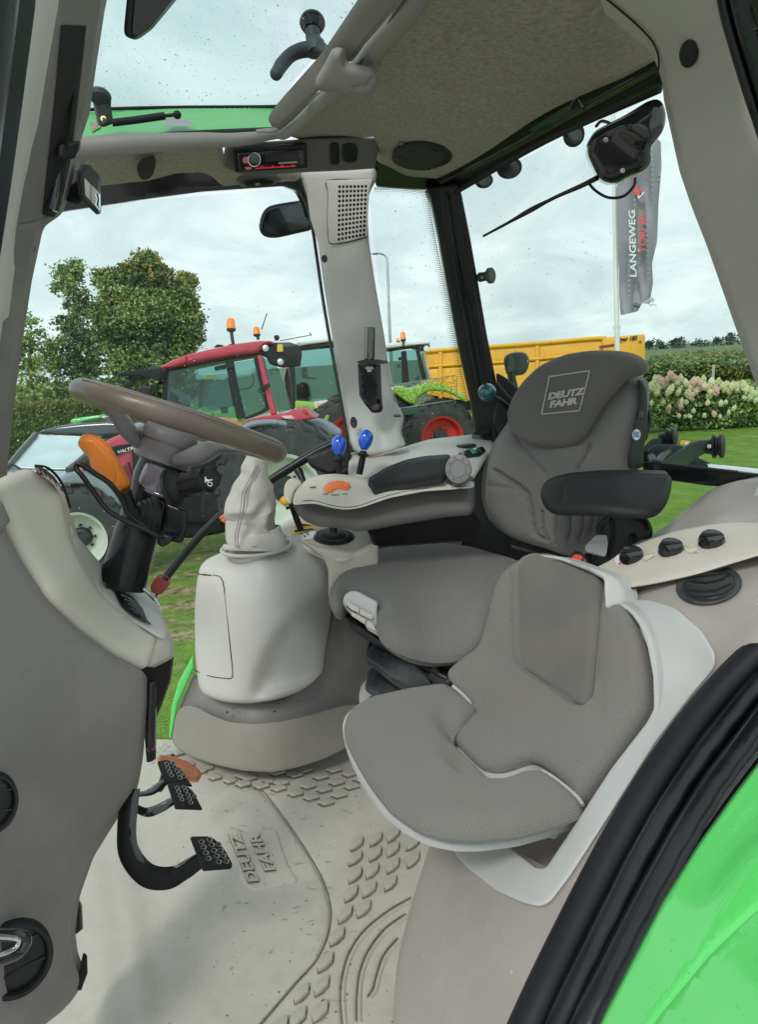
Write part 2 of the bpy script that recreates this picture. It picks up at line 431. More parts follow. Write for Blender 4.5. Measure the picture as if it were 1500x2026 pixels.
# ---------------------------------------------------------------- materials
def lin(*c): return tuple(((x / 255.0) / 12.92 if x / 255.0 <= 0.04045 else ((x / 255.0 + 0.055) / 1.055) ** 2.4) for x in c)
def MAT(name, col, rough=0.5, metal=0.0, var=0.06, vscale=6.0, bump=0.0, bscale=300.0, spec=0.5, coat=0.0, dirt=None, dscale=9.0, damt=0.4,
        weave=0.0, wscale=190.0, emit=None, estr=0.0, trans=0.0, speck=0.0, sheen=0.0, rvar=0.08):
    m = bpy.data.materials.new(name); m.use_nodes = True; t = m.node_tree; b = t.nodes['Principled BSDF']
    L = t.links.new
    tcx = N(t, 'ShaderNodeTexCoord')
    nz = N(t, 'ShaderNodeTexNoise'); nz.inputs['Scale'].default_value = vscale; nz.inputs['Detail'].default_value = 5; L(tcx.outputs['Object'], nz.inputs['Vector'])
    cr = N(t, 'ShaderNodeValToRGB')
    cr.color_ramp.elements[0].position = .3; cr.color_ramp.elements[1].position = .7
    cr.color_ramp.elements[0].color = tuple(max(0, c * (1 - var)) for c in col) + (1,)
    cr.color_ramp.elements[1].color = tuple(min(1, c * (1 + var)) for c in col) + (1,)
    L(nz.outputs['Fac'], cr.inputs[0]); last = cr.outputs[0]
    if dirt:
        dn = N(t, 'ShaderNodeTexNoise'); dn.inputs['Scale'].default_value = dscale; dn.inputs['Detail'].default_value = 9; dn.inputs['Roughness'].default_value = .7
        L(tcx.outputs['Object'], dn.inputs['Vector'])
        dr = N(t, 'ShaderNodeValToRGB'); dr.color_ramp.elements[0].position = .48; dr.color_ramp.elements[1].position = .72
        dr.color_ramp.elements[0].color = (0, 0, 0, 1); dr.color_ramp.elements[1].color = (damt,) * 3 + (1,)
        L(dn.outputs['Fac'], dr.inputs[0])
        mm = N(t, 'ShaderNodeMix', data_type='RGBA'); L(dr.outputs[0], mm.inputs['Factor']); L(last, mm.inputs[6]); mm.inputs[7].default_value = tuple(dirt) + (1,)
        last = mm.outputs[2]
    if speck > 0:
        vn = N(t, 'ShaderNodeTexVoronoi'); vn.inputs['Scale'].default_value = 34; L(tcx.outputs['Object'], vn.inputs['Vector'])
        vr = N(t, 'ShaderNodeValToRGB'); vr.color_ramp.elements[0].position = .05; vr.color_ramp.elements[1].position = .09
        vr.color_ramp.elements[0].color = (speck,) * 3 + (1,); vr.color_ramp.elements[1].color = (0, 0, 0, 1)
        L(vn.outputs['Distance'], vr.inputs[0])
        mm = N(t, 'ShaderNodeMix', data_type='RGBA'); L(vr.outputs[0], mm.inputs['Factor']); L(last, mm.inputs[6]); mm.inputs[7].default_value = (.62, .6, .56, 1)
        last = mm.outputs[2]
    if weave > 0:
        # woven honeycomb: dark gaps between the raised threads
        m['woven'] = 1
        vo = N(t, 'ShaderNodeTexVoronoi'); vo.inputs['Scale'].default_value = wscale; vo.inputs['Randomness'].default_value = .18; vo.voronoi_dimensions = '2D'; L(tcx.outputs['UV'], vo.inputs['Vector'])
        wr = N(t, 'ShaderNodeValToRGB'); wr.color_ramp.elements[0].position = .25; wr.color_ramp.elements[1].position = .75
        wr.color_ramp.elements[0].color = (1.12, 1.12, 1.12, 1); wr.color_ramp.elements[1].color = (.74, .74, .74, 1)
        L(vo.outputs['Distance'], wr.inputs[0])
        mm = N(t, 'ShaderNodeMix', data_type='RGBA', blend_type='MULTIPLY'); mm.inputs['Factor'].default_value = 1; L(last, mm.inputs[6]); L(wr.outputs[0], mm.inputs[7]); last = mm.outputs[2]
    L(last, b.inputs['Base Color'])
    rr = N(t, 'ShaderNodeMapRange'); rr.inputs['To Min'].default_value = max(0.02, rough - rvar); rr.inputs['To Max'].default_value = min(1, rough + rvar)
    n3 = N(t, 'ShaderNodeTexNoise'); n3.inputs['Scale'].default_value = vscale * 3; n3.inputs['Detail'].default_value = 4; L(tcx.outputs['Object'], n3.inputs['Vector'])
    L(n3.outputs['Fac'], rr.inputs['Value']); L(rr.outputs[0], b.inputs['Roughness'])
    b.inputs['Metallic'].default_value = metal; b.inputs['Specular IOR Level'].default_value = spec
    b.inputs['Coat Weight'].default_value = coat; b.inputs['Coat Roughness'].default_value = .06
    if sheen: b.inputs['Sheen Weight'].default_value = sheen
    if trans: b.inputs['Transmission Weight'].default_value = trans
    if emit: b.inputs['Emission Color'].default_value = tuple(emit) + (1,); b.inputs['Emission Strength'].default_value = estr
    if bump > 0 or weave > 0:
        bp = N(t, 'ShaderNodeBump'); bp.inputs['Distance'].default_value = .001
        if weave > 0:
            L(vo.outputs['Distance'], bp.inputs['Height']); bp.invert = True; bp.inputs['Strength'].default_value = weave; bp.inputs['Distance'].default_value = .0025
        else:
            bn = N(t, 'ShaderNodeTexNoise'); bn.inputs['Scale'].default_value = bscale; bn.inputs['Detail'].default_value = 3; L(tcx.outputs['Object'], bn.inputs['Vector'])
            L(bn.outputs['Fac'], bp.inputs['Height']); bp.inputs['Strength'].default_value = bump
        L(bp.outputs[0], b.inputs['Normal'])
    return m
def GLASS(name, tint=(.92, .97, .95), gloss=0.06):
    m = bpy.data.materials.new(name); m.use_nodes = True; t = m.node_tree; t.nodes.clear()
    o = N(t, 'ShaderNodeOutputMaterial'); tr = N(t, 'ShaderNodeBsdfTransparent'); tr.inputs['Color'].default_value = tint + (1,)
    gl = N(t, 'ShaderNodeBsdfGlossy'); gl.inputs['Roughness'].default_value = .02
    fr = N(t, 'ShaderNodeLayerWeight'); fr.inputs['Blend'].default_value = .25
    mp = N(t, 'ShaderNodeMath', operation='MULTIPLY'); mp.inputs[1].default_value = gloss * 4
    ad = N(t, 'ShaderNodeMath', operation='ADD'); ad.inputs[1].default_value = gloss * .3; ad.use_clamp = True
    t.links.new(fr.outputs['Fresnel'], mp.inputs[0]); t.links.new(mp.outputs[0], ad.inputs[0])
    mx = N(t, 'ShaderNodeMixShader'); t.links.new(ad.outputs[0], mx.inputs[0]); t.links.new(tr.outputs[0], mx.inputs[1]); t.links.new(gl.outputs[0], mx.inputs[2])
    t.links.new(mx.outputs[0], o.inputs['Surface']); return m

DUST = (.48, .47, .43)
m_greige = MAT('greige_plastic', (.44, .41, .39), .52, bump=.25, bscale=700, var=.04, dirt=(.45, .44, .4), damt=.25)
m_dash = MAT('dash_grey_plastic', (.215, .20, .19), .55, bump=.5, bscale=330, var=.05, dirt=(.32, .30, .275), dscale=6, damt=.38)
m_trim = MAT('light_beige_plastic', (.57, .535, .465), .5, bump=.15, bscale=700, var=.03, dirt=(.42, .4, .36), damt=.25)
m_pod = MAT('pale_grey_plastic', (.54, .53, .50), .45, bump=.12, bscale=700, var=.03, dirt=(.42, .41, .38), damt=.25)
m_silver = MAT('silver_grey_plastic', (.50, .505, .50), .45, bump=.08, bscale=700, var=.03, speck=.35)
m_fender = MAT('fender_greige_plastic', (.36, .325, .305), .5, bump=.35, bscale=350, var=.04, speck=.5, dirt=(.5, .49, .45), damt=.25)
m_shell = MAT('armrest_shell_grey', (.115, .108, .104), .5, bump=.2, bscale=600, var=.04)
m_consoled = MAT('console_grey_plastic', (.19, .178, .172), .5, bump=.2, bscale=600, var=.05, dirt=(.38, .37, .33), damt=.3)
m_skirt = MAT('mat_skirt_rubber', (.235, .22, .19), .6, bump=.2, bscale=400, var=.04, dirt=(.30, .29, .25), damt=.3)
m_mat = MAT('floor_mat_rubber', (.50, .48, .425), .5, bump=.35, bscale=160, var=.05, vscale=7, dirt=(.36, .335, .28), dscale=30, damt=.4)
m_pad = MAT('tread_rubber', (.45, .43, .375), .55, bump=.4, bscale=200, var=.1, vscale=20, dirt=(.27, .25, .21), dscale=30, damt=.5)
m_fab = MAT('seat_fabric', (.185, .180, .170), .85, var=.06, vscale=5, weave=.65, wscale=210, spec=.25, sheen=.15, dirt=(.21, .20, .18), damt=.35)
m_fab2 = MAT('seat_fabric_panel', (.135, .129, .121), .88, var=.07, vscale=6, weave=.5, wscale=420, spec=.2, sheen=.15, dirt=(.17, .15, .13), damt=.45)
m_pad2 = MAT('jump_seat_fabric', (.205, .198, .184), .85, var=.05, vscale=5, weave=.7, wscale=290, spec=.25, sheen=.15, dirt=(.20, .165, .135), dscale=5, damt=.5)
m_pad3 = MAT('worn_panel_fabric', (.150, .143, .134), .9, var=.07, vscale=9, weave=.35, wscale=500, spec=.2, sheen=.2, dirt=(.20, .17, .14), dscale=5, damt=.6)
m_headl = MAT('headliner_felt', (.30, .275, .22), .95, var=.22, vscale=130, bump=.7, bscale=420, spec=.1)
m_headp = MAT('headliner_plastic', (.23, .215, .20), .55, bump=.2, bscale=500)
m_panelg = MAT('overhead_panel_plastic', (.12, .113, .106), .6, bump=.2, bscale=500)
m_blk = MAT('black_plastic', (.009, .0095, .010), .34, spec=.35, bump=.15, bscale=600, var=.1, dirt=(.05, .05, .047), damt=.2)
m_blkg = MAT('gloss_black', (.01, .011, .013), .12, var=.1, coat=.5, rvar=.04)
m_blkm = MAT('matt_black', (.011, .012, .013), .55, spec=.3, bump=.3, bscale=500, var=.1, dirt=(.05, .05, .047), damt=.2)
m_rub = MAT('grey_black_rubber', (.030, .034, .040), .5, spec=.35, bump=.2, bscale=400, var=.15, dirt=(.16, .16, .15), damt=.35)
m_seal = MAT('door_seal_rubber', (.004, .0045, .007), .22, spec=.5, bump=.25, bscale=60, var=.2, rvar=.12, dirt=(.03, .03, .035), damt=.3)
m_sealb = MAT('door_seal_matt', (.012, .0125, .017), .5, spec=.28, bump=.4, bscale=500, var=.1)
m_green = MAT('green_paint', (.11, .66, .14), .16, var=.02, coat=.7, rvar=.03)
m_greenb = MAT('green_frame_paint', (.08, .42, .10), .4, var=.06, coat=.2, dirt=(.2, .26, .15), damt=.4)
m_greend = MAT('dark_green_paint', (.01, .06, .03), .35, var=.05)
m_steel = MAT('worn_steel', (.42, .42, .42), .35, metal=.9, bump=.2, bscale=200, var=.15)
m_chrome = MAT('bright_metal', (.75, .75, .75), .15, metal=1.0, var=.03)
m_white = MAT('white_paint', (.75, .76, .75), .4, var=.03)
m_blue = MAT('blue_knob', (.01, .10, .62), .12, coat=.8, var=.02, rvar=.03)
m_teal = MAT('teal_knob', (.01, .09, .10), .12, coat=.8, var=.02, rvar=.03)
m_orange = MAT('orange_plastic', (.85, .24, .025), .38, var=.05, dirt=(.5, .22, .08), damt=.35)
m_orange2 = MAT('orange_slider', (.88, .19, .05), .4, var=.04)
m_ored = MAT('faded_red_rubber', (.62, .14, .09), .55, var=.08, dirt=(.5, .3, .22), damt=.5)
m_pedal = MAT('terracotta_rubber', (.52, .17, .07), .6, var=.1, dirt=(.5, .33, .2), damt=.5)
m_redk = MAT('dark_red_plastic', (.20, .018, .02), .4, var=.05)
m_red = MAT('bright_red', (.80, .035, .02), .35, var=.03)
m_yel = MAT('yellow_plastic', (.80, .47, .02), .4, var=.04)
m_wheel = MAT('steering_rim', (.15, .118, .095), .33, var=.1, vscale=12, bump=.3, bscale=350, dirt=(.24, .20, .165), damt=.35)
m_hub = MAT('steering_hub_plastic', (.165, .155, .155), .42, bump=.15, bscale=500, var=.05)
m_col = MAT('column_plastic', (.010, .010, .012), .25, var=.1, spec=.35, rvar=.07)
m_leath = MAT('gaiter_leatherette', (.47, .455, .425), .42, bump=.35, bscale=250, var=.05, dirt=(.36, .33, .29), damt=.35)
m_thread = MAT('seam_thread', (.25, .235, .215), .8)
m_glass = GLASS('cab_glass', (.93, .975, .96), .018)
m_glassd = GLASS('roof_glass', (.90, .96, .96), .03)
m_tglass = GLASS('tinted_glass', (.50, .74, .68), .22)
m_clear = GLASS('clear_tube', (.62, .62, .60), .35)
m_drop = MAT('water_drop_dark', (.16, .19, .2), .1, var=.3)
m_dropl = MAT('water_drop_light', (.8, .85, .86), .08, var=.1, trans=.3)
m_dropg = MAT('water_drop_green', (.16, .62, .18), .05, var=.1, trans=.5)
m_mirror = MAT('mirror_glass', (.8, .85, .85), .03, metal=1.0, var=.01, rvar=.01)
m_seam = MAT('dark_joint', (.015, .015, .015), .8)
m_led = MAT('red_led', (.4, .01, .01), .4, emit=(1, .03, .04), estr=.45)
m_pink = MAT('pink_button', (.45, .10, .12), .4, emit=(1, .2, .25), estr=.15)
m_disp = MAT('display', (.03, .032, .035), .2, var=.2)
m_sk = MAT('sticker_white', (.75, .77, .78), .4)
m_skb = MAT('sticker_blue', (.05, .2, .45), .4)
m_grn = MAT('switch_green', (.02, .30, .16), .35)
m_logo = MAT('logo_thread', (.44, .41, .37), .8, weave=.3, wscale=500)
m_dkblue = MAT('door_edge', (.03, .032, .045), .3, var=.4, vscale=10)
# ================================================================ surroundings
def grass_mat():
    m = bpy.data.materials.new('lawn_grass'); m.use_nodes = True; t = m.node_tree; b = t.nodes['Principled BSDF']; L = t.links.new
    g = N(t, 'ShaderNodeNewGeometry')
    a = N(t, 'ShaderNodeTexNoise'); a.inputs['Scale'].default_value = 2.2; a.inputs['Detail'].default_value = 8; a.inputs['Roughness'].default_value = .7; L(g.outputs['Position'], a.inputs['Vector'])
    r = N(t, 'ShaderNodeValToRGB'); r.color_ramp.elements[0].position = .35; r.color_ramp.elements[0].color = (.10, .19, .03, 1); r.color_ramp.elements[1].position = .7; r.color_ramp.elements[1].color = (.22, .34, .065, 1)
    L(a.outputs['Fac'], r.inputs[0])
    # worn straw patches near the parked machines
    sp = N(t, 'ShaderNodeSeparateXYZ'); L(g.outputs['Position'], sp.inputs[0])
    n_ = N(t, 'ShaderNodeTexNoise'); n_.inputs['Scale'].default_value = 1.1; n_.inputs['Detail'].default_value = 7; n_.inputs['Roughness'].default_value = .65
    mpn = N(t, 'ShaderNodeMapping'); mpn.inputs['Scale'].default_value = (1, 2.4, 1); mpn.inputs['Rotation'].default_value = (0, 0, .5); L(g.outputs['Position'], mpn.inputs[0]); L(mpn.outputs[0], n_.inputs['Vector'])
    r2 = N(t, 'ShaderNodeValToRGB'); r2.color_ramp.elements[0].position = .46; r2.color_ramp.elements[0].color = (0, 0, 0, 1); r2.color_ramp.elements[1].position = .56; r2.color_ramp.elements[1].color = (1, 1, 1, 1)
    L(n_.outputs['Fac'], r2.inputs[0])
    mr_ = N(t, 'ShaderNodeMapRange'); mr_.inputs['From Min'].default_value = 1.5; mr_.inputs['From Max'].default_value = -.5; mr_.clamp = True; L(sp.outputs['X'], mr_.inputs['Value'])
    mr2 = N(t, 'ShaderNodeMapRange'); mr2.inputs['From Min'].default_value = 5.0; mr2.inputs['From Max'].default_value = 5.8; mr2.clamp = True; L(sp.outputs['Y'], mr2.inputs['Value'])
    ml = N(t, 'ShaderNodeMath', operation='MULTIPLY'); L(mr_.outputs[0], ml.inputs[0]); L(mr2.outputs[0], ml.inputs[1])
    ml2 = N(t, 'ShaderNodeMath', operation='MULTIPLY'); L(ml.outputs[0], ml2.inputs[0]); L(r2.outputs[0], ml2.inputs[1])
    st_ = N(t, 'ShaderNodeValToRGB'); st_.color_ramp.elements[0].color = (.12, .10, .05, 1); st_.color_ramp.elements[1].color = (.44, .38, .22, 1); st_.color_ramp.elements[0].position = .35; st_.color_ramp.elements[1].position = .65
    n5 = N(t, 'ShaderNodeTexNoise'); n5.inputs['Scale'].default_value = 9; n5.inputs['Detail'].default_value = 8; L(g.outputs['Position'], n5.inputs['Vector']); L(n5.outputs['Fac'], st_.inputs[0])
    mm = N(t, 'ShaderNodeMix', data_type='RGBA'); L(ml2.outputs[0], mm.inputs['Factor']); L(r.outputs[0], mm.inputs[6]); L(st_.outputs[0], mm.inputs[7])
    fn = N(t, 'ShaderNodeTexNoise'); fn.inputs['Scale'].default_value = 45; fn.inputs['Detail'].default_value = 3; L(g.outputs['Position'], fn.inputs['Vector'])
    rf_ = N(t, 'ShaderNodeValToRGB'); rf_.color_ramp.elements[0].position = .3; rf_.color_ramp.elements[0].color = (.6, .6, .6, 1); rf_.color_ramp.elements[1].position = .7; rf_.color_ramp.elements[1].color = (1.3, 1.3, 1.2, 1)
    L(fn.outputs['Fac'], rf_.inputs[0])
    m2 = N(t, 'ShaderNodeMix', data_type='RGBA', blend_type='MULTIPLY'); m2.inputs['Factor'].default_value = 1; L(mm.outputs[2], m2.inputs[6]); L(rf_.outputs[0], m2.inputs[7])
    L(m2.outputs[2], b.inputs['Base Color']); b.inputs['Roughness'].default_value = .9; b.inputs['Specular IOR Level'].default_value = .15
    bp = N(t, 'ShaderNodeBump'); bp.inputs['Strength'].default_value = .6; bp.inputs['Distance'].default_value = .04; L(fn.outputs['Fac'], bp.inputs['Height']); L(bp.outputs[0], b.inputs['Normal'])
    return m
def quad_sheet(name, pts, mat, kind='structure'):
    me = bpy.data.meshes.new(name); me.from_pydata([tuple(p) for p in pts], [], [tuple(range(len(pts)))]); me.materials.append(mat)
    o = bpy.data.objects.new(name, me); COL.objects.link(o); o['kind'] = kind; return o
quad_sheet('ground', [(-1500, -300, 0), (1500, -300, 0), (1500, 1800, 0), (-1500, 1800, 0)], grass_mat())
m_bounce = MAT('bounce_grey', (.42, .41, .39), .85, var=.12, vscale=1.2, bump=.6, bscale=40, dirt=(.3, .29, .26), dscale=1.5, damt=.5)
quad_sheet('bounce_paving', [(-30, -60, .02), (40, -60, .02), (40, 3.2, .02), (-30, 3.2, .02)], m_bounce)  # unseen grey paving, added to bounce neutral light into the cab
m_field = MAT('field_crop', (.10, .145, .06), .95, var=.35, vscale=.35, bump=1, bscale=4, dirt=(.14, .15, .08), dscale=.08, damt=.6)
quad_sheet('field', [(7, 27, .006), (40, 22, .006), (1200, 300, .006), (1200, 1500, .006), (-200, 1500, .006), (-20, 60, .006)], m_field)

def leafmat(name, col, var=.25):
    m = MAT(name, col, .6, var=var, vscale=3, spec=.3); b = m.node_tree.nodes['Principled BSDF']; b.inputs['Subsurface Weight'].default_value = 0; return m
L_dk = leafmat('leaf_dark_green', (.10, .16, .065)); L_md = leafmat('leaf_mid_green', (.20, .29, .10)); L_lt = leafmat('leaf_light_green', (.33, .44, .16))
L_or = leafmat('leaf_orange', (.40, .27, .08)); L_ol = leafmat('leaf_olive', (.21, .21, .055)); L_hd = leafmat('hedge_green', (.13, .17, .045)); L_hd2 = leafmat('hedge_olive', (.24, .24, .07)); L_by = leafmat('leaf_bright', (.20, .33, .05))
m_bark = MAT('bark', (.12, .10, .08), .9, var=.3, vscale=20, bump=.8, bscale=60)
def leaves(name, blobs, nper, size, mats, parent=None, seed=1, weights=None, topmat=None, aspect=.6, fill=.55, lab=None, cat=None, kind=None, group=None):
    """blobs: (centre, rx, ry, rz, share). Leaf sized faces scattered through each blob, denser to its skin."""
    r_ = random.Random(seed); V = []; FC = []; MI = []
    for (c, rx, ry, rz, sh) in blobs:
        nc = max(4, int(nper * sh / 14))
        for k in range(nc):
            while True:
                a = Vector((r_.uniform(-1, 1), r_.uniform(-1, 1), r_.uniform(-1, 1)))
                if a.length < 1 and (a.length > fill or r_.random() < .35): break
            cc = Vector(c) + Vector((a.x * rx, a.y * ry, a.z * rz)); cs = size * r_.uniform(1.5, 3.4)
            tone = min(.99, max(0, .5 + 1.1 * noise.noise(cc * (.55 / max(.4, size * 8))) + r_.uniform(-.28, .28)))
            for j in range(14):
                o_ = Vector((r_.gauss(0, 1), r_.gauss(0, 1), r_.gauss(0, .6))) * cs * .55; p = cc + o_
                n_ = (Vector((r_.gauss(0, 1), r_.gauss(0, 1), r_.gauss(0, 1) + .9))).normalized(); x = n_.orthogonal().normalized(); th = r_.uniform(0, 6.28)
                x = x * math.cos(th) + n_.cross(x) * math.sin(th); y = n_.cross(x); s = size * r_.uniform(.6, 1.3); b0 = len(V)
                V += [p - x * s, p - y * s * aspect + n_ * s * .15, p + x * s, p + y * s * aspect + n_ * s * .15]; FC.append((b0, b0 + 1, b0 + 2, b0 + 3))
                q = min(.999, tone * .82 + r_.random() * .18)
                mi = min(len(mats) - 1, int(q * len(mats)))
                if topmat is not None and a.z * rz + (cc.z - topmat[1]) * .0 > 0 and cc.z > topmat[1] + r_.uniform(-.5, .5) and r_.random() < topmat[2]: mi = topmat[0]
                MI.append(mi)
    me = bpy.data.meshes.new(name); A = np.array([tuple(v) for v in V]); c0 = (A.min(0) + A.max(0)) / 2
    me.from_pydata((A - c0).tolist(), [], FC)
    for m in mats: me.materials.append(m)
    if topmat is not None and topmat[0] >= len(mats): 
        for m in topmat[3]: me.materials.append(m)
    me.polygons.foreach_set('material_index', MI)
    o = bpy.data.objects.new(name, me); COL.objects.link(o); o.location = Vector(c0)
    if parent: o.parent = parent; o.location = Vector(c0) - wloc(parent)
    return tag(o, lab, cat, group, kind)
def blob(u, v, rpx, z, sh=None, dep=1.0, ry=None):
    r_ = rpx * z / F
    return (Q(u, v, z), r_, r_ * dep, r_ * (ry if ry else 1), sh if sh is not None else (rpx / 40.0) ** 2)
def ground_at(u, z): d = ray(u, 700); p = EYE + d * z; return Vector((p[0], p[1], 0))
# maple
mz = 24
tm = thing('maple_tree', 'broad maple tree with orange tinted top left of the red tractor', 'tree', ground_at(290, mz), 'trees behind the hedge')
leaves('crown', [blob(245, 590, 50, mz), blob(300, 560, 45, mz), blob(345, 600, 45, mz), blob(300, 640, 70, mz, 4), blob(235, 660, 48, mz), blob(360, 660, 42, mz), blob(290, 525, 25, mz), blob(285, 508, 13, mz), blob(260, 720, 42, mz), blob(330, 710, 55, mz), blob(380, 630, 20, mz), blob(205, 550, 20, mz), blob(250, 540, 22, mz), blob(365, 560, 22, mz), blob(215, 620, 30, mz), blob(240, 770, 30, mz, .4)],
       3600, .072, [L_dk, L_dk, L_md, L_md, L_lt, L_lt, L_ol], tm, 11, topmat=(7, 5.5, .33, [L_or]))
tube('trunk', [ground_at(290, mz), Q(288, 790, mz), Q(292, 720, mz), Q(296, 640, mz)], [.16, .13, .09, .04], m_bark, tm, n=10)
for a, b in (((288, 760), (240, 690)), ((290, 740), (345, 680)), ((292, 700), (270, 610)), ((293, 690), (335, 600))): tube('limb', [Q(*a, mz), Q((a[0] + b[0]) / 2, (a[1] + b[1]) / 2 + 6, mz), Q(*b, mz)], [.06, .04, .015], m_bark, tm, n=7)
t2_ = thing('slender_tree', 'tall slender green tree just left of the maple', 'tree', ground_at(150, 26), 'trees behind the hedge')
leaves('crown', [blob(135, 545, 26, 26, .7), blob(150, 590, 28, 26, .6), blob(170, 640, 40, 26, .9), blob(140, 700, 45, 26, 1.2), blob(190, 700, 45, 26, 1.2), blob(125, 640, 20, 26, .2), blob(160, 760, 50, 26, 1.3), blob(110, 570, 10, 26, .1), blob(150, 525, 12, 26, .15), blob(210, 560, 14, 26, .2)], 1500, .075, [L_dk, L_md, L_md, L_lt], t2_, 12, fill=.3)
tube('trunk', [ground_at(150, 26), Q(152, 760, 26), Q(150, 640, 26), Q(140, 540, 26)], [.10, .08, .05, .02], m_bark, t2_, n=8)
t3_ = thing('young_tree', 'pale open crowned young tree at the left edge behind the hedge', 'tree', ground_at(62, 25), 'trees behind the hedge')
leaves('crown', [blob(60, 660, 32, 25, .5), blob(45, 710, 40, 25, .7), blob(90, 720, 35, 25, .6), blob(55, 630, 12, 25, .1), blob(100, 680, 16, 25, .15), blob(60, 765, 35, 25, .4), blob(20, 690, 30, 25, .5)], 1250, .07, [L_md, L_lt, L_by, L_lt], t3_, 13, fill=.3)
tube('trunk', [ground_at(62, 25), Q(62, 760, 25), Q(60, 700, 25), Q(62, 640, 25)], [.07, .055, .04, .015], m_bark, t3_, n=8)
leaves('far_bushes', [blob(80 + 38 * k, 782 - 2 * k, 24, 40, .5, ry=.7) for k in range(-4, 9)], 900, .16, [L_dk, L_md, L_lt], None, 14, kind='stuff')
# clipped hedge
hg = thing('clipped_hedge', 'clipped dark green hedge behind the car at the left', 'hedge', ground_at(100, 21))
ha = Q(-260, 810, 21.5); hb_ = Q(250, 792, 21.5); 
for p_ in (ha, hb_): p_.z = 0
hd_ = (hb_ - ha).normalized(); hn = Vector((hd_.y, -hd_.x, 0)); hh = 1.72; L_ = (hb_ - ha).length
box('body', (ha + hb_) / 2 + Vector((0, 0, hh / 2 - .05)) - hn * .5, (L_, .9, hh - .1), L_hd, hg, ax=(hd_, Vector((-hd_.y, hd_.x, 0)), Vector((0, 0, 1))), bev=.05)
r_ = random.Random(5); V = []; FC = []; MI = []
for k in range(26000):
    s = r_.random(); top = r_.random() < .18
    p = ha + hd_ * L_ * s + (Vector((0, 0, hh)) - hn * r_.uniform(0, 1) if top else Vector((0, 0, hh * r_.random())) + hn * 0)
    p += Vector((r_.gauss(0, .03), r_.gauss(0, .03), r_.gauss(0, .03))) + (hn * .04 * math.sin(s * 90) if not top else Vector((0, 0, .03 * math.sin(s * 60))))
    n_ = Vector((r_.gauss(0, 1), r_.gauss(0, 1), r_.gauss(0, 1))).normalized(); x = n_.orthogonal().normalized(); y = n_.cross(x); z_ = .04 * r_.uniform(.6, 1.5); b0 = len(V)
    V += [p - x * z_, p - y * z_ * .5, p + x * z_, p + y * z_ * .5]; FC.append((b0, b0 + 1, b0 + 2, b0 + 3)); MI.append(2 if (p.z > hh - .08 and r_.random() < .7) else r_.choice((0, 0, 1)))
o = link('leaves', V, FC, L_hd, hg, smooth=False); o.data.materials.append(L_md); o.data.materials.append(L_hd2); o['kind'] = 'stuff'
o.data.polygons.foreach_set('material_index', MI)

# right: shrub belt, hydrangeas, distant trees
leaves('shrub_belt', [blob(1272 + 17 * k, 738 + 2.2 * math.sin(k * 1.9) - .5 * k, 17, 26, .55, dep=1.4) for k in range(0, 18)], 1500, .07, [L_dk, L_md, L_dk, L_ol], None, 21, kind='stuff')
leaves('nursery_rows', [(Vector((8.5 + (y_ - 30) * .48 + x_ * (y_ * .05 + 1.2), y_, .55)), .035 * y_ + .6, 1.1, .45, .55 + .012 * y_) for y_ in (31, 35, 40, 46, 54, 64, 78, 95, 120) for x_ in range(0, 9)], 330, .13, [L_dk, L_md, L_md, L_lt, L_ol], None, 22, kind='stuff')
fp = thing('field_post', 'thin pale wooden post in the shrubs behind the hydrangeas', 'post', ground_at(1413, 23))
tube('post', [ground_at(1413, 23), Q(1413, 722, 23)], .045, MAT('pale_wood', (.5, .5, .47), .8, var=.2), fp, n=8, sub=1)
m_hyd = [MAT('bloom_cream', (.62, .60, .36), .8, var=.15, vscale=25, bump=1, bscale=60), MAT('bloom_pink', (.62, .42, .34), .8, var=.2, vscale=25, bump=1, bscale=60), MAT('bloom_lime', (.50, .58, .30), .8, var=.15, vscale=25, bump=1, bscale=60)]
heads = []
for m in m_hyd:
    bm = bmesh.new(); bmesh.ops.create_icosphere(bm, subdivisions=3, radius=1)
    for v in bm.verts:
        n_ = noise.noise(v.co * 2.6) * .35 + noise.noise(v.co * 7) * .30; k = 1 + n_; v.co = Vector((v.co.x * k * (1 - .30 * max(0, v.co.z)), v.co.y * k * (1 - .30 * max(0, v.co.z)), v.co.z * 1.15 * k))
    me = bpy.data.meshes.new('flower_head'); bm.to_mesh(me); bm.free(); me.materials.append(m); heads.append(me)
r_ = random.Random(31)
hyd_lab = ['hydrangea bush next to the driver seat, tallest cream blooms', 'hydrangea bush with cream and pink blooms, second from the seat', 'hydrangea bush third from the seat, low pale blooms in front', 'hydrangea bush in front of the pale post with pink blooms', 'bright leaved hydrangea bush right of the pale post', 'hydrangea bush cut off by the rear pillar']
flower_px = zp(1200, 600, 5, [(640, 705), (490, 745), (540, 765), (590, 790), (450, 805), (515, 835), (630, 860), (500, 890), (740, 750), (700, 780), (790, 790), (730, 830), (715, 880), (830, 830), (870, 770), (900, 760), (965, 755), (885, 865), (800, 890), (830, 905), (1000, 830), (1045, 785), (1030, 875), (1110, 780), (1060, 850), (1150, 820), (1200, 800), (1200, 860), (1250, 820), (1310, 810), (1360, 820), (1290, 840), (450, 985), (560, 980), (625, 1025), (615, 1060), (740, 1015), (750, 970), (795, 975), (855, 950), (1005, 985), (865, 1065), (1020, 910), (1135, 990), (1185, 980), (1265, 1040), (1215, 1080), (1370, 935), (1430, 925), (720, 1115), (785, 1120), (830, 1120), (975, 1110), (1070, 1095), (1130, 1120), (480, 770), (560, 810), (660, 730), (930, 790), (970, 820), (1170, 850), (1390, 850), (1440, 880), (1480, 900), (1480, 960), (1520, 850), (1560, 900), (680, 740), (855, 800), (1130, 800), (1085, 860), (460, 840), (610, 750), (920, 830)])
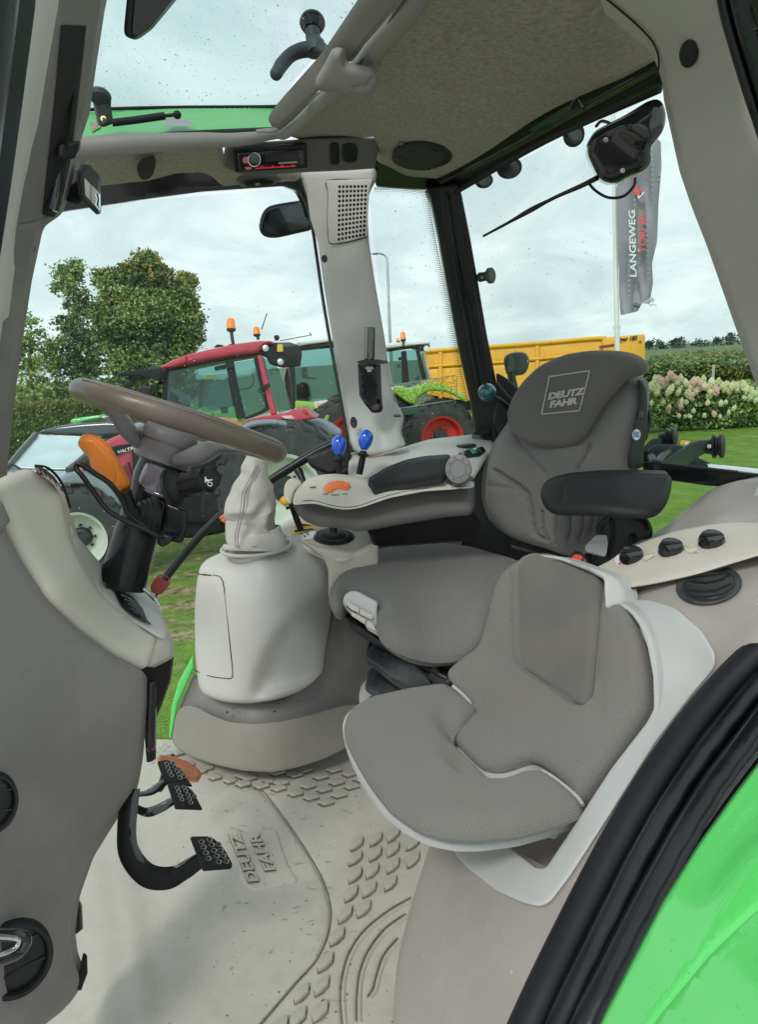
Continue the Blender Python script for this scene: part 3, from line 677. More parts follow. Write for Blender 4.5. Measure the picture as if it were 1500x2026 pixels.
for k in range(6):
    u0 = 1278 + 46 * k
    hp_ = thing('hydrangea_shrub', hyd_lab[k], 'shrub', ground_at(u0, 19.6), 'hydrangea shrubs along the lawn')
    leaves('foliage', [blob(u0 + a, b, 26, 19.6, .55, dep=1.0) for a, b in ((-8, 812), (14, 812), (3, 785), (-12, 792), (16, 790))] + [blob(u0, 830, 30, 19.6, .35, ry=.5)], 1900, .055, [L_md, L_dk, L_lt, L_by] if k >= 3 else [L_dk, L_md, L_lt, L_md], hp_, 40 + k)
    tube('stem', [ground_at(u0, 19.6), Q(u0, 800, 19.6)], .02, m_bark, hp_, n=6, sub=1)
    for (a, b) in flower_px:
        if not (u0 - 23 <= a < u0 + 23): continue
        o = bpy.data.objects.new('flower_head', heads[r_.choice((0, 0, 1, 1, 2)) if b < 778 else r_.choice((0, 2, 2, 1))]); COL.objects.link(o); o.parent = hp_
        s = r_.uniform(.066, .098) * (1 if b < 790 else .72); o.location = Q(a, b, 19.15 + r_.uniform(-.1, .1)) - wloc(hp_); o.scale = (s * r_.uniform(.8, 1.15), s, s * r_.uniform(1.0, 1.45)); o.rotation_euler = (r_.uniform(-.5, .3), r_.uniform(-.4, .4), r_.uniform(0, 6))
L_far = leafmat('far_foliage', (.10, .15, .105)); L_far2 = leafmat('far_foliage_dark', (.07, .11, .085))
dist = []
r_ = random.Random(6)
for k in range(95):
    x = 60 + k * 4.0; dist.append((Vector((x + 30, 330 + r_.uniform(-6, 6), 1.6)), 3.2, 3, 2.0 + r_.uniform(0, 1.0), .5))
leaves('far_tree_line', dist, 150, .7, [L_far, L_far2], None, 60, kind='stuff')
for i, (u, hgt, w_) in enumerate([(1284, 15, 10), (1307, 14, 7), (1333, 15, 9), (1346, 20, 14), (1445, 22, 11), (1420, 13, 12)]):
    tf = thing('distant_tree', 'small grey green tree on the horizon, %s' % ['nearest the yellow trailer', 'second right of the yellow trailer', 'left beside the tallest middle one', 'tallest of the middle group', 'by the rear pillar edge', 'low and wide near the rear pillar'][i], 'tree', ground_at(u, 330), 'trees on the horizon')
    bz = 330; gy = px(ground_at(u, bz))[1]
    leaves('crown', [blob(u, gy - hgt * .85, w_ * .55, bz, 1, ry=.8), blob(u + w_ * .3, gy - hgt * .6, w_ * .45, bz, .8), blob(u - w_ * .3, gy - hgt * .62, w_ * .4, bz, .8)], 170, .45, [L_far, L_far2], tf, 70 + i)
    tube('trunk', [ground_at(u, bz), Q(u, gy - hgt * .7, bz)], .3, L_far2, tf, n=6, sub=1)

# ---- vehicle helpers
m_vred = MAT('tractor_red', (.52, .035, .07), .3, var=.06, coat=.5, dirt=(.45, .2, .2), damt=.25)
m_vgrey = MAT('fender_grey', (.22, .26, .30), .45, var=.1)
m_tyre = MAT('tyre_rubber', (.04, .042, .042), .8, var=.25, bump=.6, bscale=30, dirt=(.13, .12, .1), damt=.5, dscale=4)
m_rimw = MAT('cream_rim', (.62, .66, .58), .5, var=.05, dirt=(.35, .33, .25), damt=.4)
m_rimr = MAT('red_rim', (.62, .04, .035), .4, var=.05)
m_lime = MAT('lime_paint', (.30, .52, .06), .35, var=.05, coat=.3)
m_amber = MAT('amber_lens', (.95, .24, .01), .25, var=.05, emit=(1, .25, .02), estr=.12)
m_dglass = GLASS('vehicle_glass', (.44, .66, .62), .18)
m_truck = MAT('trailer_yellow', (.86, .43, .015), .45, var=.04, dirt=(.5, .3, .06), damt=.25)
HY = (0, 1, 0)
def wheel(par, u, v, z, R, Rr, mat, yaw=0.0, width=.45, lugs=26):
    c = Q(u, v, z); ax_ = Vector((math.sin(yaw), -math.cos(yaw), 0))
    ty = lathe('tyre', c - ax_ * width / 2, ax_, [(0, Rr * 1.02), (.0, R * .80), (width * .12, R * .95), (width * .3, R), (width * .7, R), (width * .88, R * .95), (width, R * .80), (width, Rr * 1.02), (width * .8, Rr)], m_tyre, par, n=56, xdir=(0, 0, 1), cap=False)
    V = []; FC = []; X = Vector((0, 0, 1)); Y = ax_.cross(X)
    for k in range(lugs):
        for side in (0, 1):
            a = 2 * math.pi * (k + .5 * side) / lugs; b0 = len(V)
            for (s, da, rr) in ((.04 if side else .96, 0, .93), (.5, .16, 1.0), (.5, .24, 1.0), (.04 if side else .96, .10, .93)):
                for up in (0, .045): V.append(c + ax_ * width * (s - .5) + (X * math.cos(a + da) + Y * math.sin(a + da)) * (R * rr + up - .01))
            FC += [(b0, b0 + 2, b0 + 4, b0 + 6), (b0 + 1, b0 + 3, b0 + 5, b0 + 7), (b0, b0 + 1, b0 + 3, b0 + 2), (b0 + 2, b0 + 3, b0 + 5, b0 + 4), (b0 + 4, b0 + 5, b0 + 7, b0 + 6), (b0 + 6, b0 + 7, b0 + 1, b0)]
    link('lugs', V, FC, m_tyre, ty, smooth=False)
    ri = lathe('rim', c - ax_ * width * .5, ax_, [(0, Rr * .9), (width * .5, Rr * .35), (width * .62, Rr * .38), (width * .66, Rr * .80), (width * 1.0, Rr * .93), (width * 1.03, Rr * 1.02), (width * .95, Rr * 1.03)], mat, par, n=44, xdir=(0, 0, 1), cap=False)
    lathe('hub', c + ax_ * width * .08, ax_, [(0, Rr * .36), (.08, Rr * .34), (.10, Rr * .25), (.10, 0)], m_rub, ri, n=20)
    for k in range(8):
        a = k * math.pi / 4; lathe('wheel_nut', c + ax_ * (width * .12) + (X * math.cos(a) + Y * math.sin(a)) * Rr * .45, ax_, [(0, .018), (.03, .018)], m_rub, ri, n=6)
def beacon(par, u0, v0, u1, v1, z, w_, base):
    q = thing('amber_beacon', base[0], 'beacon', Q((u0 + u1) / 2, v1, z), 'amber beacons on the tractor roofs')
    ax_ = (Q((u0 + u1) / 2, v0, z) - Q((u0 + u1) / 2 + 1, v1, z)); h_ = ax_.length; ax_.normalize(); r0 = w_ / 2 * z / F
    b0 = Q((u0 + u1) / 2, v1, z)
    lathe('lens', b0, ax_, [(0, r0), (h_ * .85, r0 * .82), (h_ * .97, r0 * .65), (h_, 0)], m_amber, q, n=18, rib=lambda th, i: .03 * math.sin(th * 9))
    lathe('base', b0 - ax_ * h_ * .28, ax_, [(0, r0 * .35), (h_ * .08, r0 * .9), (h_ * .28, r0 * 1.05)], m_rub, q, n=16)
    tube('stalk', [Q(a, b, z) for a, b in base[1]], .022, m_rub, q, n=8)
    return q

# ---- red tractor
R2 = lambda pts: zp(300, 600, 3.75, pts)
rz = lambda u, v: 8.45 + (u - 165) / 400 * .75
rz2 = lambda k: (lambda u, v: rz(u, v) + k)
rt = thing('red_tractor', 'dark red tractor with cream wheel rims parked outside the large window', 'tractor', ground_at(400, 8.9))
surf('roof', R2([(58, 468), (130, 428), (250, 378), (400, 343), (600, 298), (780, 274), (885, 270), (910, 285, 6), (900, 300), (835, 300), (812, 345), (780, 366), (620, 386), (420, 420), (250, 455), (100, 487)]), rz2(-.1), m_vred, rt, t=1.5, r=.05, step=9, rc=6, tdir=HY, grooves=[(R2([(252, 380), (258, 450)]), 1.6, .02)])
surf('roof_gutter', R2([(95, 488), (250, 457), (420, 422), (620, 388), (800, 366), (800, 385), (620, 410), (420, 443), (250, 478), (100, 508)]), rz2(-.02), m_blk, rt, t=1.3, r=.01, step=9, rc=2, tdir=HY)
surf('front_pillar', R2([(85, 495), (120, 492), (105, 740), (75, 735)]), rz2(-.03), m_blk, rt, t=.08, r=.01, step=9, rc=2, tdir=HY)
surf('side_window', R2([(118, 500), (560, 445), (650, 850), (300, 860), (98, 760)]), rz2(0), m_dglass, rt, t=.02, r=0, step=30, rc=2, tdir=HY)
surf('centre_pillar', R2([(545, 430), (598, 428), (640, 640), (690, 850), (635, 860), (600, 690)]), rz2(-.05), m_blk, rt, t=.09, r=.012, step=9, rc=2, tdir=HY)
surf('rear_side_window', R2([(598, 440), (770, 412), (822, 640), (858, 790), (770, 825), (690, 850)]), rz2(0), m_dglass, rt, t=.02, r=0, step=30, rc=6, tdir=HY)
surf('window_frame', R2([(755, 405), (782, 402), (870, 795), (760, 845), (690, 862), (690, 845), (800, 800), (846, 770), (820, 660)]), rz2(-.04), m_blk, rt, t=.06, r=.01, step=9, rc=4, tdir=HY)
surf('rear_pillar', R2([(782, 385), (818, 380), (868, 600), (925, 818), (885, 828), (830, 610)]), rz2(-.06), m_vred, rt, t=.12, r=.02, step=9, rc=3, tdir=HY)
surf('rear_window', R2([(822, 400), (930, 480), (990, 640), (1040, 785), (940, 812), (880, 600)]), rz2(.1), m_dglass, rt, t=.02, r=0, step=30, rc=3, tdir=(.7, .7, 0))
surf('rear_light_panel', R2([(815, 312), (838, 296), (900, 290), (985, 320), (1000, 380), (985, 480), (940, 470), (880, 450), (850, 400), (800, 372)]), rz2(.0), m_blk, rt, t=.3, r=.02, step=8, rc=4, tdir=(.6, .8, 0))
for q_ in ([(1005, 470), (1030, 560), (1040, 700), (1048, 780), (1030, 785), (1010, 700), (985, 560)], ): surf('hose_bundle', R2(q_), rz2(.2), m_blk, rt, t=.1, r=.02, step=8, rc=4, tdir=HY)
for (a, b) in ((848, 337), (958, 438)): lathe('work_light', Q(*R2([(a, b)])[0], rz(500, 0) - .04), -Vector(FWD), [(0, .04), (.03, .04), (.032, .03), (.034, 0)], m_steel, rt, n=16)
surf('number_plate', R2([(932, 305), (970, 302), (976, 358), (930, 362)]), rz2(-.05), MAT('plate_yellow', (.75, .5, .06), .5), rt, t=.02, r=.004, step=8, rc=2, tdir=HY)
surf('fender', R2([(660, 900), (700, 872), (850, 832), (1000, 815), (1050, 790, 6), (1120, 778), (1155, 785), (1170, 815), (1240, 850), (1150, 868), (1060, 878), (1110, 905), (1000, 880), (860, 868), (720, 888), (670, 912)]), rz2(-.2), m_vred, rt, t=.5, r=.03, step=8, rc=8, tdir=HY)
surf('tail_light', R2([(1128, 782), (1152, 785), (1165, 822), (1140, 812)]), rz2(-.24), m_red, rt, t=.05, r=.006, step=6, rc=2, tdir=HY)
surf('tail_light', R2([(960, 838), (1040, 832), (1060, 860), (990, 858)]), rz2(-.24), MAT('reflector_pale', (.8, .5, .5), .3), rt, t=.05, r=.006, step=6, rc=2, tdir=HY)
tube('wheel_arch', [Q(*p, rz(*p) - .25) for p in R2([(672, 930), (720, 905), (800, 888), (900, 885), (1020, 905), (1150, 950), (1250, 1000), (1340, 1060)])], [.06, .065, .065, .07, .07, .07, .07, .06], m_vgrey, rt, n=12, flat=.6)
surf('mudguard', R2([(1130, 868), (1230, 860), (1330, 900), (1410, 960), (1400, 985), (1300, 980), (1180, 930)]), rz2(.4), m_vgrey, rt, t=.3, r=.03, step=8, rc=8, tdir=HY)
wheel(rt, 562, 965, 9.25, .88, .46, m_rimw, .12, .5)
wheel(rt, 165, 1060, 8.45, .60, .315, m_rimw, .12, .42, 22)
surf('chassis', [(200, 960), (520, 900), (560, 960), (460, 1050), (390, 1065), (240, 1060)], rz2(.35), m_blk, rt, t=.5, r=.03, step=12, rc=10, tdir=HY)
surf('fuel_tank', [(330, 900), (500, 890), (480, 1010), (400, 1040), (335, 1030)], rz2(.1), m_blkm, rt, t=.4, r=.05, step=12, rc=16, tdir=HY)
R7 = lambda pts: zp(0, 800, 3, pts)
surf('bonnet', R7([(430, 470), (470, 380), (520, 310), (600, 230), (690, 182), (800, 150), (900, 128), (1000, 120), (1000, 420), (800, 480), (600, 440)]), rz2(-.1), m_vred, rt, t=.8, r=.05, step=9, rc=14, tdir=HY)
surf('bonnet_grille', R7([(500, 330), (600, 272), (690, 245), (780, 232), (780, 262), (700, 300), (640, 330), (560, 390), (480, 420)]), rz2(-.13), m_blk, rt, t=.05, r=.01, step=7, rc=6, tdir=HY)
surf('bonnet_line', R7([(700, 380), (760, 340), (780, 400), (780, 470), (730, 480)]), rz2(-.13), MAT('dark_maroon', (.16, .015, .03), .35), rt, t=.03, r=.01, step=8, rc=4, tdir=HY)
text('lettering', 'VALTRA', 231, 898, (11, -3.0), (1.5, -9.5), rz2(-.2), m_chrome, rt, thick=.01, bold=.02)
surf('front_mudguard', R7([(345, 480), (345, 435), (400, 408), (470, 400), (560, 425), (640, 480), (700, 560), (745, 650), (725, 665), (660, 575), (590, 505), (500, 472), (410, 472)]), rz2(-.25), m_vgrey, rt, t=.4, r=.03, step=7, rc=10, tdir=HY)
surf('exhaust', R7([(775, 160), (860, 140), (860, 440), (790, 430)]), rz2(-.2), m_blkm, rt, t=.25, r=.05, step=9, rc=6, tdir=HY)
surf('mirror_arm', zp(20, 480, 3.571, [(760, 925), (800, 910), (1040, 888), (1100, 900), (1100, 965), (1030, 975), (960, 945), (800, 940)]), rz2(-.3), m_blkm, rt, t=.06, r=.01, step=6, rc=4, tdir=HY)
surf('mirror_joint', zp(20, 480, 3.571, [(985, 880), (1000, 865), (1050, 872), (1062, 895), (1000, 900)]), rz2(-.3), m_rub, rt, t=.08, r=.01, step=6, rc=5, tdir=HY)
surf('wing_mirror', zp(20, 480, 3.571, [(880, 1062), (910, 1035), (960, 1020), (992, 1025), (985, 1075), (950, 1085)]), rz2(-.5), m_blk, rt, t=.08, r=.01, step=6, rc=6, tdir=HY)
tube('mirror_bracket', [Q(*p, 8.3) for p in zp(20, 480, 3.571, [(765, 930), (768, 975), (800, 990)])], .02, m_blk, rt, n=6)
surf('wing_mirror', zp(20, 480, 3.571, [(795, 985), (845, 978), (850, 1020), (800, 1025)]), rz2(-.5), m_blkm, rt, t=.08, r=.01, step=6, rc=4, tdir=HY)
tube('hand_rail', [Q(*p, 8.5) for p in R2([(85, 590), (55, 595), (40, 620), (30, 720)])], .018, m_blk, rt, n=6)
tube('roof_rail', [Q(*p, 9.2) for p in R2([(950, 275), (1080, 252), (1165, 235), (1172, 222), (1185, 240)])], .012, m_steel, rt, n=6)
tube('aerial', [Q(*p, 9.2) for p in R2([(815, 195), (855, 75)])], .007, m_blk, rt, n=5, sub=1)
surf('roof_camera', R2([(905, 240), (930, 232), (945, 245), (935, 275), (915, 278)]), rz2(0), m_blk, rt, t=.1, r=.01, step=5, rc=4, tdir=HY)
for q_ in ([(455, 330), (485, 303), (520, 308), (525, 318)], [(565, 310), (580, 300), (600, 302), (600, 308)]): surf('roof_knob', R2(q_), rz2(.1), m_blk, rt, t=.1, r=.01, step=5, rc=2, tdir=HY)
surf('door_handle', R2([(462, 470), (545, 452), (548, 488), (470, 500)]), rz2(-.08), m_blk, rt, t=.04, r=.006, step=6, rc=3, tdir=HY)
surf('door_hinge', R2([(545, 432), (600, 430), (612, 480), (560, 490)]), rz2(-.1), m_blk, rt, t=.04, r=.006, step=6, rc=3, tdir=HY)
surf('door_hinge', R2([(628, 810), (680, 795), (688, 850), (640, 862)]), rz2(-.1), m_blk, rt, t=.04, r=.006, step=6, rc=3, tdir=HY)
surf('latch', R2([(800, 620), (870, 590), (880, 620), (820, 650)]), rz2(-.12), m_blk, rt, t=.04, r=.006, step=6, rc=3, tdir=HY)
surf('cab_seat', R2([(105, 660), (130, 640), (200, 690), (228, 740), (228, 790), (110, 780)]), rz2(.5), m_blk, rt, t=.4, r=.05, step=9, rc=8, tdir=HY)
surf('dash_monitor', R2([(505, 770), (560, 765), (565, 815), (520, 820)]), rz2(.5), m_rub, rt, t=.05, r=.01, step=9, rc=3, tdir=HY)
tube('inner_rail', [Q(*p, 9.3) for p in R2([(640, 640), (720, 630), (755, 590), (745, 520)])], .012, m_rub, rt, n=6)
beacon(rt, 448, 630, 466, 651, 8.95, 18, ('larger amber beacon on a tall stalk on the red tractor roof', R2([(590, 205), (600, 280), (618, 350), (640, 400)])))
beacon(rt, 501, 647, 515, 662, 9.6, 14, ('smaller amber beacon toward the rear of the red tractor roof', R2([(785, 235), (790, 268)])))

# ---- tractor seen through the red cab and the one behind the pillar
def azf(z): return lambda u, v: z
ca_ = thing('green_tractor', 'lime tractor with white roof between the red tractor and the pillar', 'tractor', ground_at(640, 12), 'lime green tractors')
surf('roof', R2([(960, 318), (975, 300), (1100, 275), (1310, 252), (1600, 240), (1640, 260), (1640, 290), (1310, 285), (1010, 322)]), azf(12), m_white, ca_, t=1.4, r=.03, step=12, rc=6, tdir=HY)
surf('roof_rim', R2([(1005, 325), (1310, 287), (1640, 292), (1640, 320), (1310, 320), (1060, 345), (1040, 380), (1005, 375)]), azf(12.05), m_blk, ca_, t=1.3, r=.01, step=12, rc=2, tdir=HY)
surf('front_pillar', R2([(1010, 370), (1050, 350), (1060, 560), (1062, 790), (1040, 790), (1020, 560)]), azf(12), m_blk, ca_, t=.1, r=.01, step=10, rc=3, tdir=HY)
surf('window', R2([(1050, 350), (1310, 318), (1640, 318), (1640, 700), (1400, 720), (1062, 790)]), azf(12.1), m_dglass, ca_, t=.02, r=0, step=30, rc=3, tdir=HY)
surf('seat', R2([(1070, 600), (1110, 570), (1165, 600), (1170, 700), (1080, 740)]), azf(12.6), m_blk, ca_, t=.4, r=.04, step=9, rc=8, tdir=HY)
surf('console', R2([(1110, 480), (1150, 470), (1155, 545), (1230, 550), (1225, 560), (1150, 565), (1110, 545)]), azf(12.5), m_blk, ca_, t=.2, r=.02, step=9, rc=4, tdir=HY)
surf('side_body', R2([(1060, 720), (1200, 730), (1330, 715), (1330, 740), (1260, 860), (1180, 850), (1060, 820)]), azf(12.0), m_lime, ca_, t=.8, r=.03, step=10, rc=5, tdir=HY)
surf('white_badge', R2([(1205, 730), (1330, 712), (1325, 765), (1212, 775)]), azf(11.9), m_white, ca_, t=.02, r=.004, step=9, rc=2, tdir=HY)
text('lettering', 'CLAAS', *R2([(1222, 766)])[0], (6.5, -.9), (.5, -7.5), azf(11.85), m_red, ca_, thick=.01, bold=.03)
surf('step_frame', R2([(1240, 780), (1262, 770), (1285, 860), (1250, 850)]), azf(11.8), m_blk, ca_, t=.1, r=.01, step=8, rc=2, tdir=HY)
tube('fender_edge', [Q(*p, 11.8) for p in R2([(1280, 900), (1310, 830), (1360, 770), (1420, 735), (1520, 730)])], .06, m_lime, ca_, n=8)
wheel(ca_, 700, 880, 12.1, .85, .5, m_rimr, 0, .5)
surf('engine', R2([(1060, 800), (1250, 850), (1300, 900), (1420, 1000), (1060, 1000)]), azf(12.6), m_blk, ca_, t=.4, r=.03, step=12, rc=5, tdir=HY)
# white roofed machine glimpsed through the red cab
cc_ = thing('green_tractor', 'lime tractor with white roof lamps seen through the red tractor cab', 'tractor', ground_at(420, 13.5), 'lime green tractors')
surf('roof', R2([(325, 530), (340, 515), (560, 505), (720, 470), (760, 480), (760, 540), (560, 560), (340, 570)]), azf(13.5), m_white, cc_, t=1.2, r=.04, step=9, rc=8, tdir=HY)
surf('number_plate', R2([(392, 535), (480, 528), (482, 556), (394, 562)]), azf(13.4), bpy.data.materials['plate_yellow'], cc_, t=.02, r=.003, step=8, rc=1, tdir=HY)
for x in (352, 505, 535): lathe('roof_lamp', Q(*R2([(x, 548)])[0], 13.4), -Vector(FWD), [(0, .06), (.04, .06), (.042, 0)], m_steel, cc_, n=14)
surf('cab_window', R2([(345, 570), (585, 558), (600, 790), (350, 800)]), azf(13.6), m_dglass, cc_, t=.02, r=0, step=20, rc=4, tdir=HY)
surf('cab_post', R2([(345, 570), (362, 570), (366, 800), (345, 800)]), azf(13.5), m_rub, cc_, t=.1, r=.01, step=9, rc=1, tdir=HY)
surf('cab_post', R2([(575, 558), (592, 557), (612, 790), (592, 790)]), azf(13.5), m_rub, cc_, t=.1, r=.01, step=9, rc=1, tdir=HY)
surf('bonnet', R2([(330, 790), (360, 770), (385, 800), (470, 800), (560, 780), (600, 760), (640, 800), (640, 900), (330, 900)]), azf(13.2), m_lime, cc_, t=1, r=.04, step=9, rc=8, tdir=HY)
surf('warning_triangle', R2([(452, 803), (465, 835), (440, 838)]), azf(13.0), m_red, cc_, t=.02, r=.002, step=6, rc=1, tdir=HY)

# ---- second lime tractor by the trailer
Z3 = lambda pts: zp(700, 600, 5, pts)
cb_ = thing('green_tractor', 'small lime tractor with red wheel rims in front of the yellow trailer', 'tractor', ground_at(850, 15.4), 'lime green tractors')
surf('roof', Z3([(200, 440), (250, 400), (400, 385), (600, 375), (758, 370), (760, 400), (600, 412), (330, 445)]), azf(15.2), m_white, cb_, t=1.5, r=.04, step=7, rc=6, tdir=HY)
surf('roof_rim', Z3([(330, 447), (600, 414), (756, 403), (750, 465), (700, 470), (600, 440), (330, 475)]), azf(15.25), m_blk, cb_, t=1.3, r=.02, step=7, rc=3, tdir=HY)
lathe('roof_lamp', Q(844, 690, 15.1), -Vector(FWD), [(0, .06), (.04, .06), (.042, 0)], m_sk, cb_, n=14)
surf('window', Z3([(330, 478), (660, 450), (690, 470), (765, 745), (560, 780), (390, 800)]), azf(15.3), m_dglass, cb_, t=.02, r=0, step=20, rc=3, tdir=HY)
surf('centre_pillar', Z3([(470, 475), (520, 470), (550, 780), (480, 790)]), azf(15.2), m_blk, cb_, t=.1, r=.01, step=8, rc=2, tdir=HY)
surf('rear_pillar', Z3([(615, 465), (650, 460), (725, 745), (680, 755)]), azf(15.2), m_blk, cb_, t=.1, r=.01, step=8, rc=2, tdir=HY)
surf('rear_edge', Z3([(680, 460), (700, 470), (768, 742), (745, 746)]), azf(15.25), m_steel, cb_, t=.05, r=.01, step=8, rc=2, tdir=HY)
surf('seat', Z3([(600, 760), (625, 700), (655, 715), (665, 760)]), azf(15.8), m_blk, cb_, t=.3, r=.03, step=8, rc=4, tdir=HY)
surf('mirror', Z3([(438, 535), (475, 530), (478, 560), (440, 565)]), azf(14.9), m_blk, cb_, t=.06, r=.01, step=7, rc=3, tdir=HY)
surf('bonnet_fender', Z3([(360, 850), (450, 815), (560, 850), (700, 790), (800, 775), (900, 800), (1000, 860), (1090, 890), (1130, 970), (1115, 985), (1040, 930), (900, 870), (760, 860), (640, 920), (600, 1010), (500, 960), (400, 880)]), azf(15.0), m_lime, cb_, t=.6, r=.04, step=7, rc=8, tdir=HY)
surf('side_body', Z3([(390, 880), (500, 960), (600, 1010), (700, 1090), (760, 1220), (780, 1340), (480, 1400), (400, 1100)]), azf(15.2), m_rub, cb_, t=.6, r=.04, step=9, rc=8, tdir=HY)
surf('dark_panel', Z3([(480, 1050), (600, 1010), (700, 1085), (560, 1110), (480, 1110)]), azf(14.95), m_greend, cb_, t=.1, r=.02, step=8, rc=3, tdir=HY)
wheel(cb_, 870, 864, 15.3, .78, .44, m_rimr, .15, .5, 24)
beacon(cb_, 793, 657, 803, 672, 15.2, 11, ('round amber beacon on the roof of the small lime tractor', Z3([(490, 360), (492, 430)])))
beacon(cb_, 784, 670, 792, 676, 16.2, 8, ('faint amber beacon cap behind the small lime tractor roof', Z3([(440, 378), (440, 385)])))

# ---- yellow tipping trailer
tr_ = thing('tipping_trailer', 'long yellow tipping trailer with iger 180 lettering behind the seat', 'trailer', ground_at(1050, 20))
tz = lambda u, v: 21.5 - (u - 840) / 435 * 2.0
surf('body', [(845, 697), (900, 692), (975, 688), (1080, 680), (1160, 673), (1200, 668), (1277, 664), (1277, 740), (1240, 775), (1000, 800), (900, 790), (845, 780)], tz, m_truck, tr_, t=2.4, r=.02, step=12, rc=2, tdir=HY,
     grooves=[([(840, 728), (930, 722), (1000, 718), (1200, 700)], 3, .04)])
tube('top_rail', [Q(u, v, tz(u, v) - .03) for u, v in [(840, 696), (900, 691), (975, 686), (1080, 678), (1160, 671), (1200, 669)]], .06, m_truck, tr_, n=8)
tube('side_rib', [Q(u, v, tz(u, v) - .03) for u, v in [(840, 726), (930, 720), (1000, 716), (1200, 697)]], .045, m_truck, tr_, n=8)
for u in (868, 1060): surf('side_post', [(u, 695 - (u - 868) * .06), (u + 7, 695 - (u - 868) * .06), (u + 7, 790), (u, 790)], lambda a, b: tz(a, b) - .06, m_truck, tr_, t=.08, r=.01, step=12, rc=1, tdir=HY)
surf('headboard', [(1192, 668), (1276, 661), (1277, 716), (1255, 712), (1225, 700), (1195, 698)], lambda a, b: tz(a, b) - .08, m_truck, tr_, t=.1, r=.01, step=10, rc=2, tdir=HY)
surf('red_stripe', [(1187, 684), (1216, 680), (1216, 685), (1187, 689)], lambda a, b: tz(a, b) - .1, m_redk, tr_, t=.03, r=0, step=9, rc=0, tdir=HY)
text('lettering', 'iger 180', 1226, 675.5, (10.4, -1.0), (.6, -12), lambda a, b: tz(a, b) - .1, m_seam, tr_, thick=.01, bold=.02, shear=.25)
text('lettering', 'tt', 1264, 679, (9, -.6), (.6, -10), lambda a, b: tz(a, b) - .1, m_seam, tr_, thick=.01)
surf('chassis', [(860, 780), (1260, 752), (1260, 790), (860, 815)], lambda a, b: tz(a, b) + .2, m_blk, tr_, t=1.2, r=.02, step=14, rc=3, tdir=HY)
for u, z in ((1010, 20.9), (1120, 20.4)): wheel(tr_, u, 822, z, .6, .33, m_rimw, 0, .4, 20)

# ---- parked car and green implement
C4 = lambda pts: zp(0, 450, 3, pts)
cz = lambda u, v: 13.6
car = thing('parked_car', 'grey car with dark roof parked in front of the hedge at the left', 'car', ground_at(110, 13.8))
m_car = MAT('car_paint_grey', (.27, .32, .36), .25, var=.03, coat=.8); m_cark = MAT('car_roof_black', (.05, .055, .06), .2, var=.1, coat=.8)
surf('roof', C4([(212, 1222), (245, 1200), (330, 1178), (480, 1160), (640, 1150), (760, 1165), (800, 1200), (700, 1235), (590, 1242), (400, 1232)]), azf(14.0), m_cark, car, t=1.8, r=.06, step=7, rc=8, tdir=HY)
surf('windscreen', C4([(215, 1228), (400, 1236), (585, 1246), (540, 1310), (470, 1380), (400, 1432), (60, 1422), (130, 1330)]), [(70, 860, 13.9), (190, 865, 13.9), (20, 925, 12.9), (130, 928, 12.9)], MAT('windscreen_glass', (.50, .62, .64), .08, var=.12, vscale=2, coat=1.0), car, t=.05, r=.02, step=8, rc=6)
tube('window_post', [Q(70, 859, 13.85), Q(40, 893, 13.3), Q(14, 925, 12.85)], .05, m_cark, car, n=8)
tube('window_post', [Q(197, 866, 13.8), Q(170, 900, 13.3), Q(134, 930, 12.8)], .06, m_cark, car, n=8)
surf('bonnet', C4([(30, 1440), (60, 1424), (200, 1428), (400, 1436), (440, 1450), (380, 1560), (100, 1700), (-60, 1700), (-60, 1480)]), [(20, 925, 12.9), (140, 930, 12.9), (60, 980, 11.8)], m_car, car, t=.6, r=.05, step=9, rc=10)
surf('side', C4([(440, 1440), (560, 1300), (600, 1245), (800, 1200), (900, 1300), (900, 1600), (460, 1650)]), [(150, 930, 13.2), (200, 870, 14), (290, 960, 15)], m_car, car, t=.3, r=.05, step=10, rc=10, tdir=HY)
tube('wiper', [Q(20, 918, 12.9), Q(30, 922, 12.8), Q(42, 930, 12.75)], .02, m_blk, car, n=5)
gi = thing('green_implement', 'bright green implement bar behind the dark car roof', 'implement', ground_at(175, 18))
surf('bar', C4([(416, 1140), (430, 1135), (590, 1113), (592, 1140), (570, 1150), (440, 1165), (418, 1162)]), azf(17.5), m_green, gi, t=.4, r=.03, step=6, rc=3, tdir=HY)
surf('bracket', C4([(592, 1120), (650, 1118), (660, 1140), (592, 1145)]), azf(17.6), m_steel, gi, t=.3, r=.03, step=6, rc=3, tdir=HY)
box('frame', ground_at(175, 17.7) + Vector((0, 0, .45)), (1.6, .3, .9), m_greend, gi, bev=.03)

# ---- lamp post, flag
lp0 = thing('street_lamp', 'tall thin grey street lamp with curved top behind the pillar', 'street lamp', ground_at(776, 38))
tube('pole', [ground_at(776, 38), Q(772, 670, 38), Q(768, 560, 38), Q(766, 516, 38), Q(761, 505, 38), Q(750, 501, 38)], [.10, .08, .07, .06, .05, .05], m_steel, lp0, n=10)
surf('lamp_head', [(733, 502), (745, 500, 1), (754, 502), (740, 504)], azf(38), m_rub, lp0, t=.2, r=.03, step=4, rc=1)
fl_ = thing('flagpole', 'white flagpole rising behind the seat back', 'flagpole', ground_at(1224, 15))
tube('pole', [ground_at(1226, 15), Q(1222, 690, 15), Q(1219, 520, 15), Q(1216, 340, 15), Q(1214, 200, 15), Q(1212, 60, 15)], [.055, .052, .048, .044, .04, .036], m_white, fl_, n=12, sub=3)
tube('halyard', [Q(1226, 645, 14.9), Q(1225, 520, 14.9), Q(1224, 340, 14.9)], .008, m_white, fl_, n=5)
lathe('clamp', Q(1221, 651, 15), Vector((0, 0, 1)), [(0, .07), (.05, .07)], m_white, fl_, n=14)
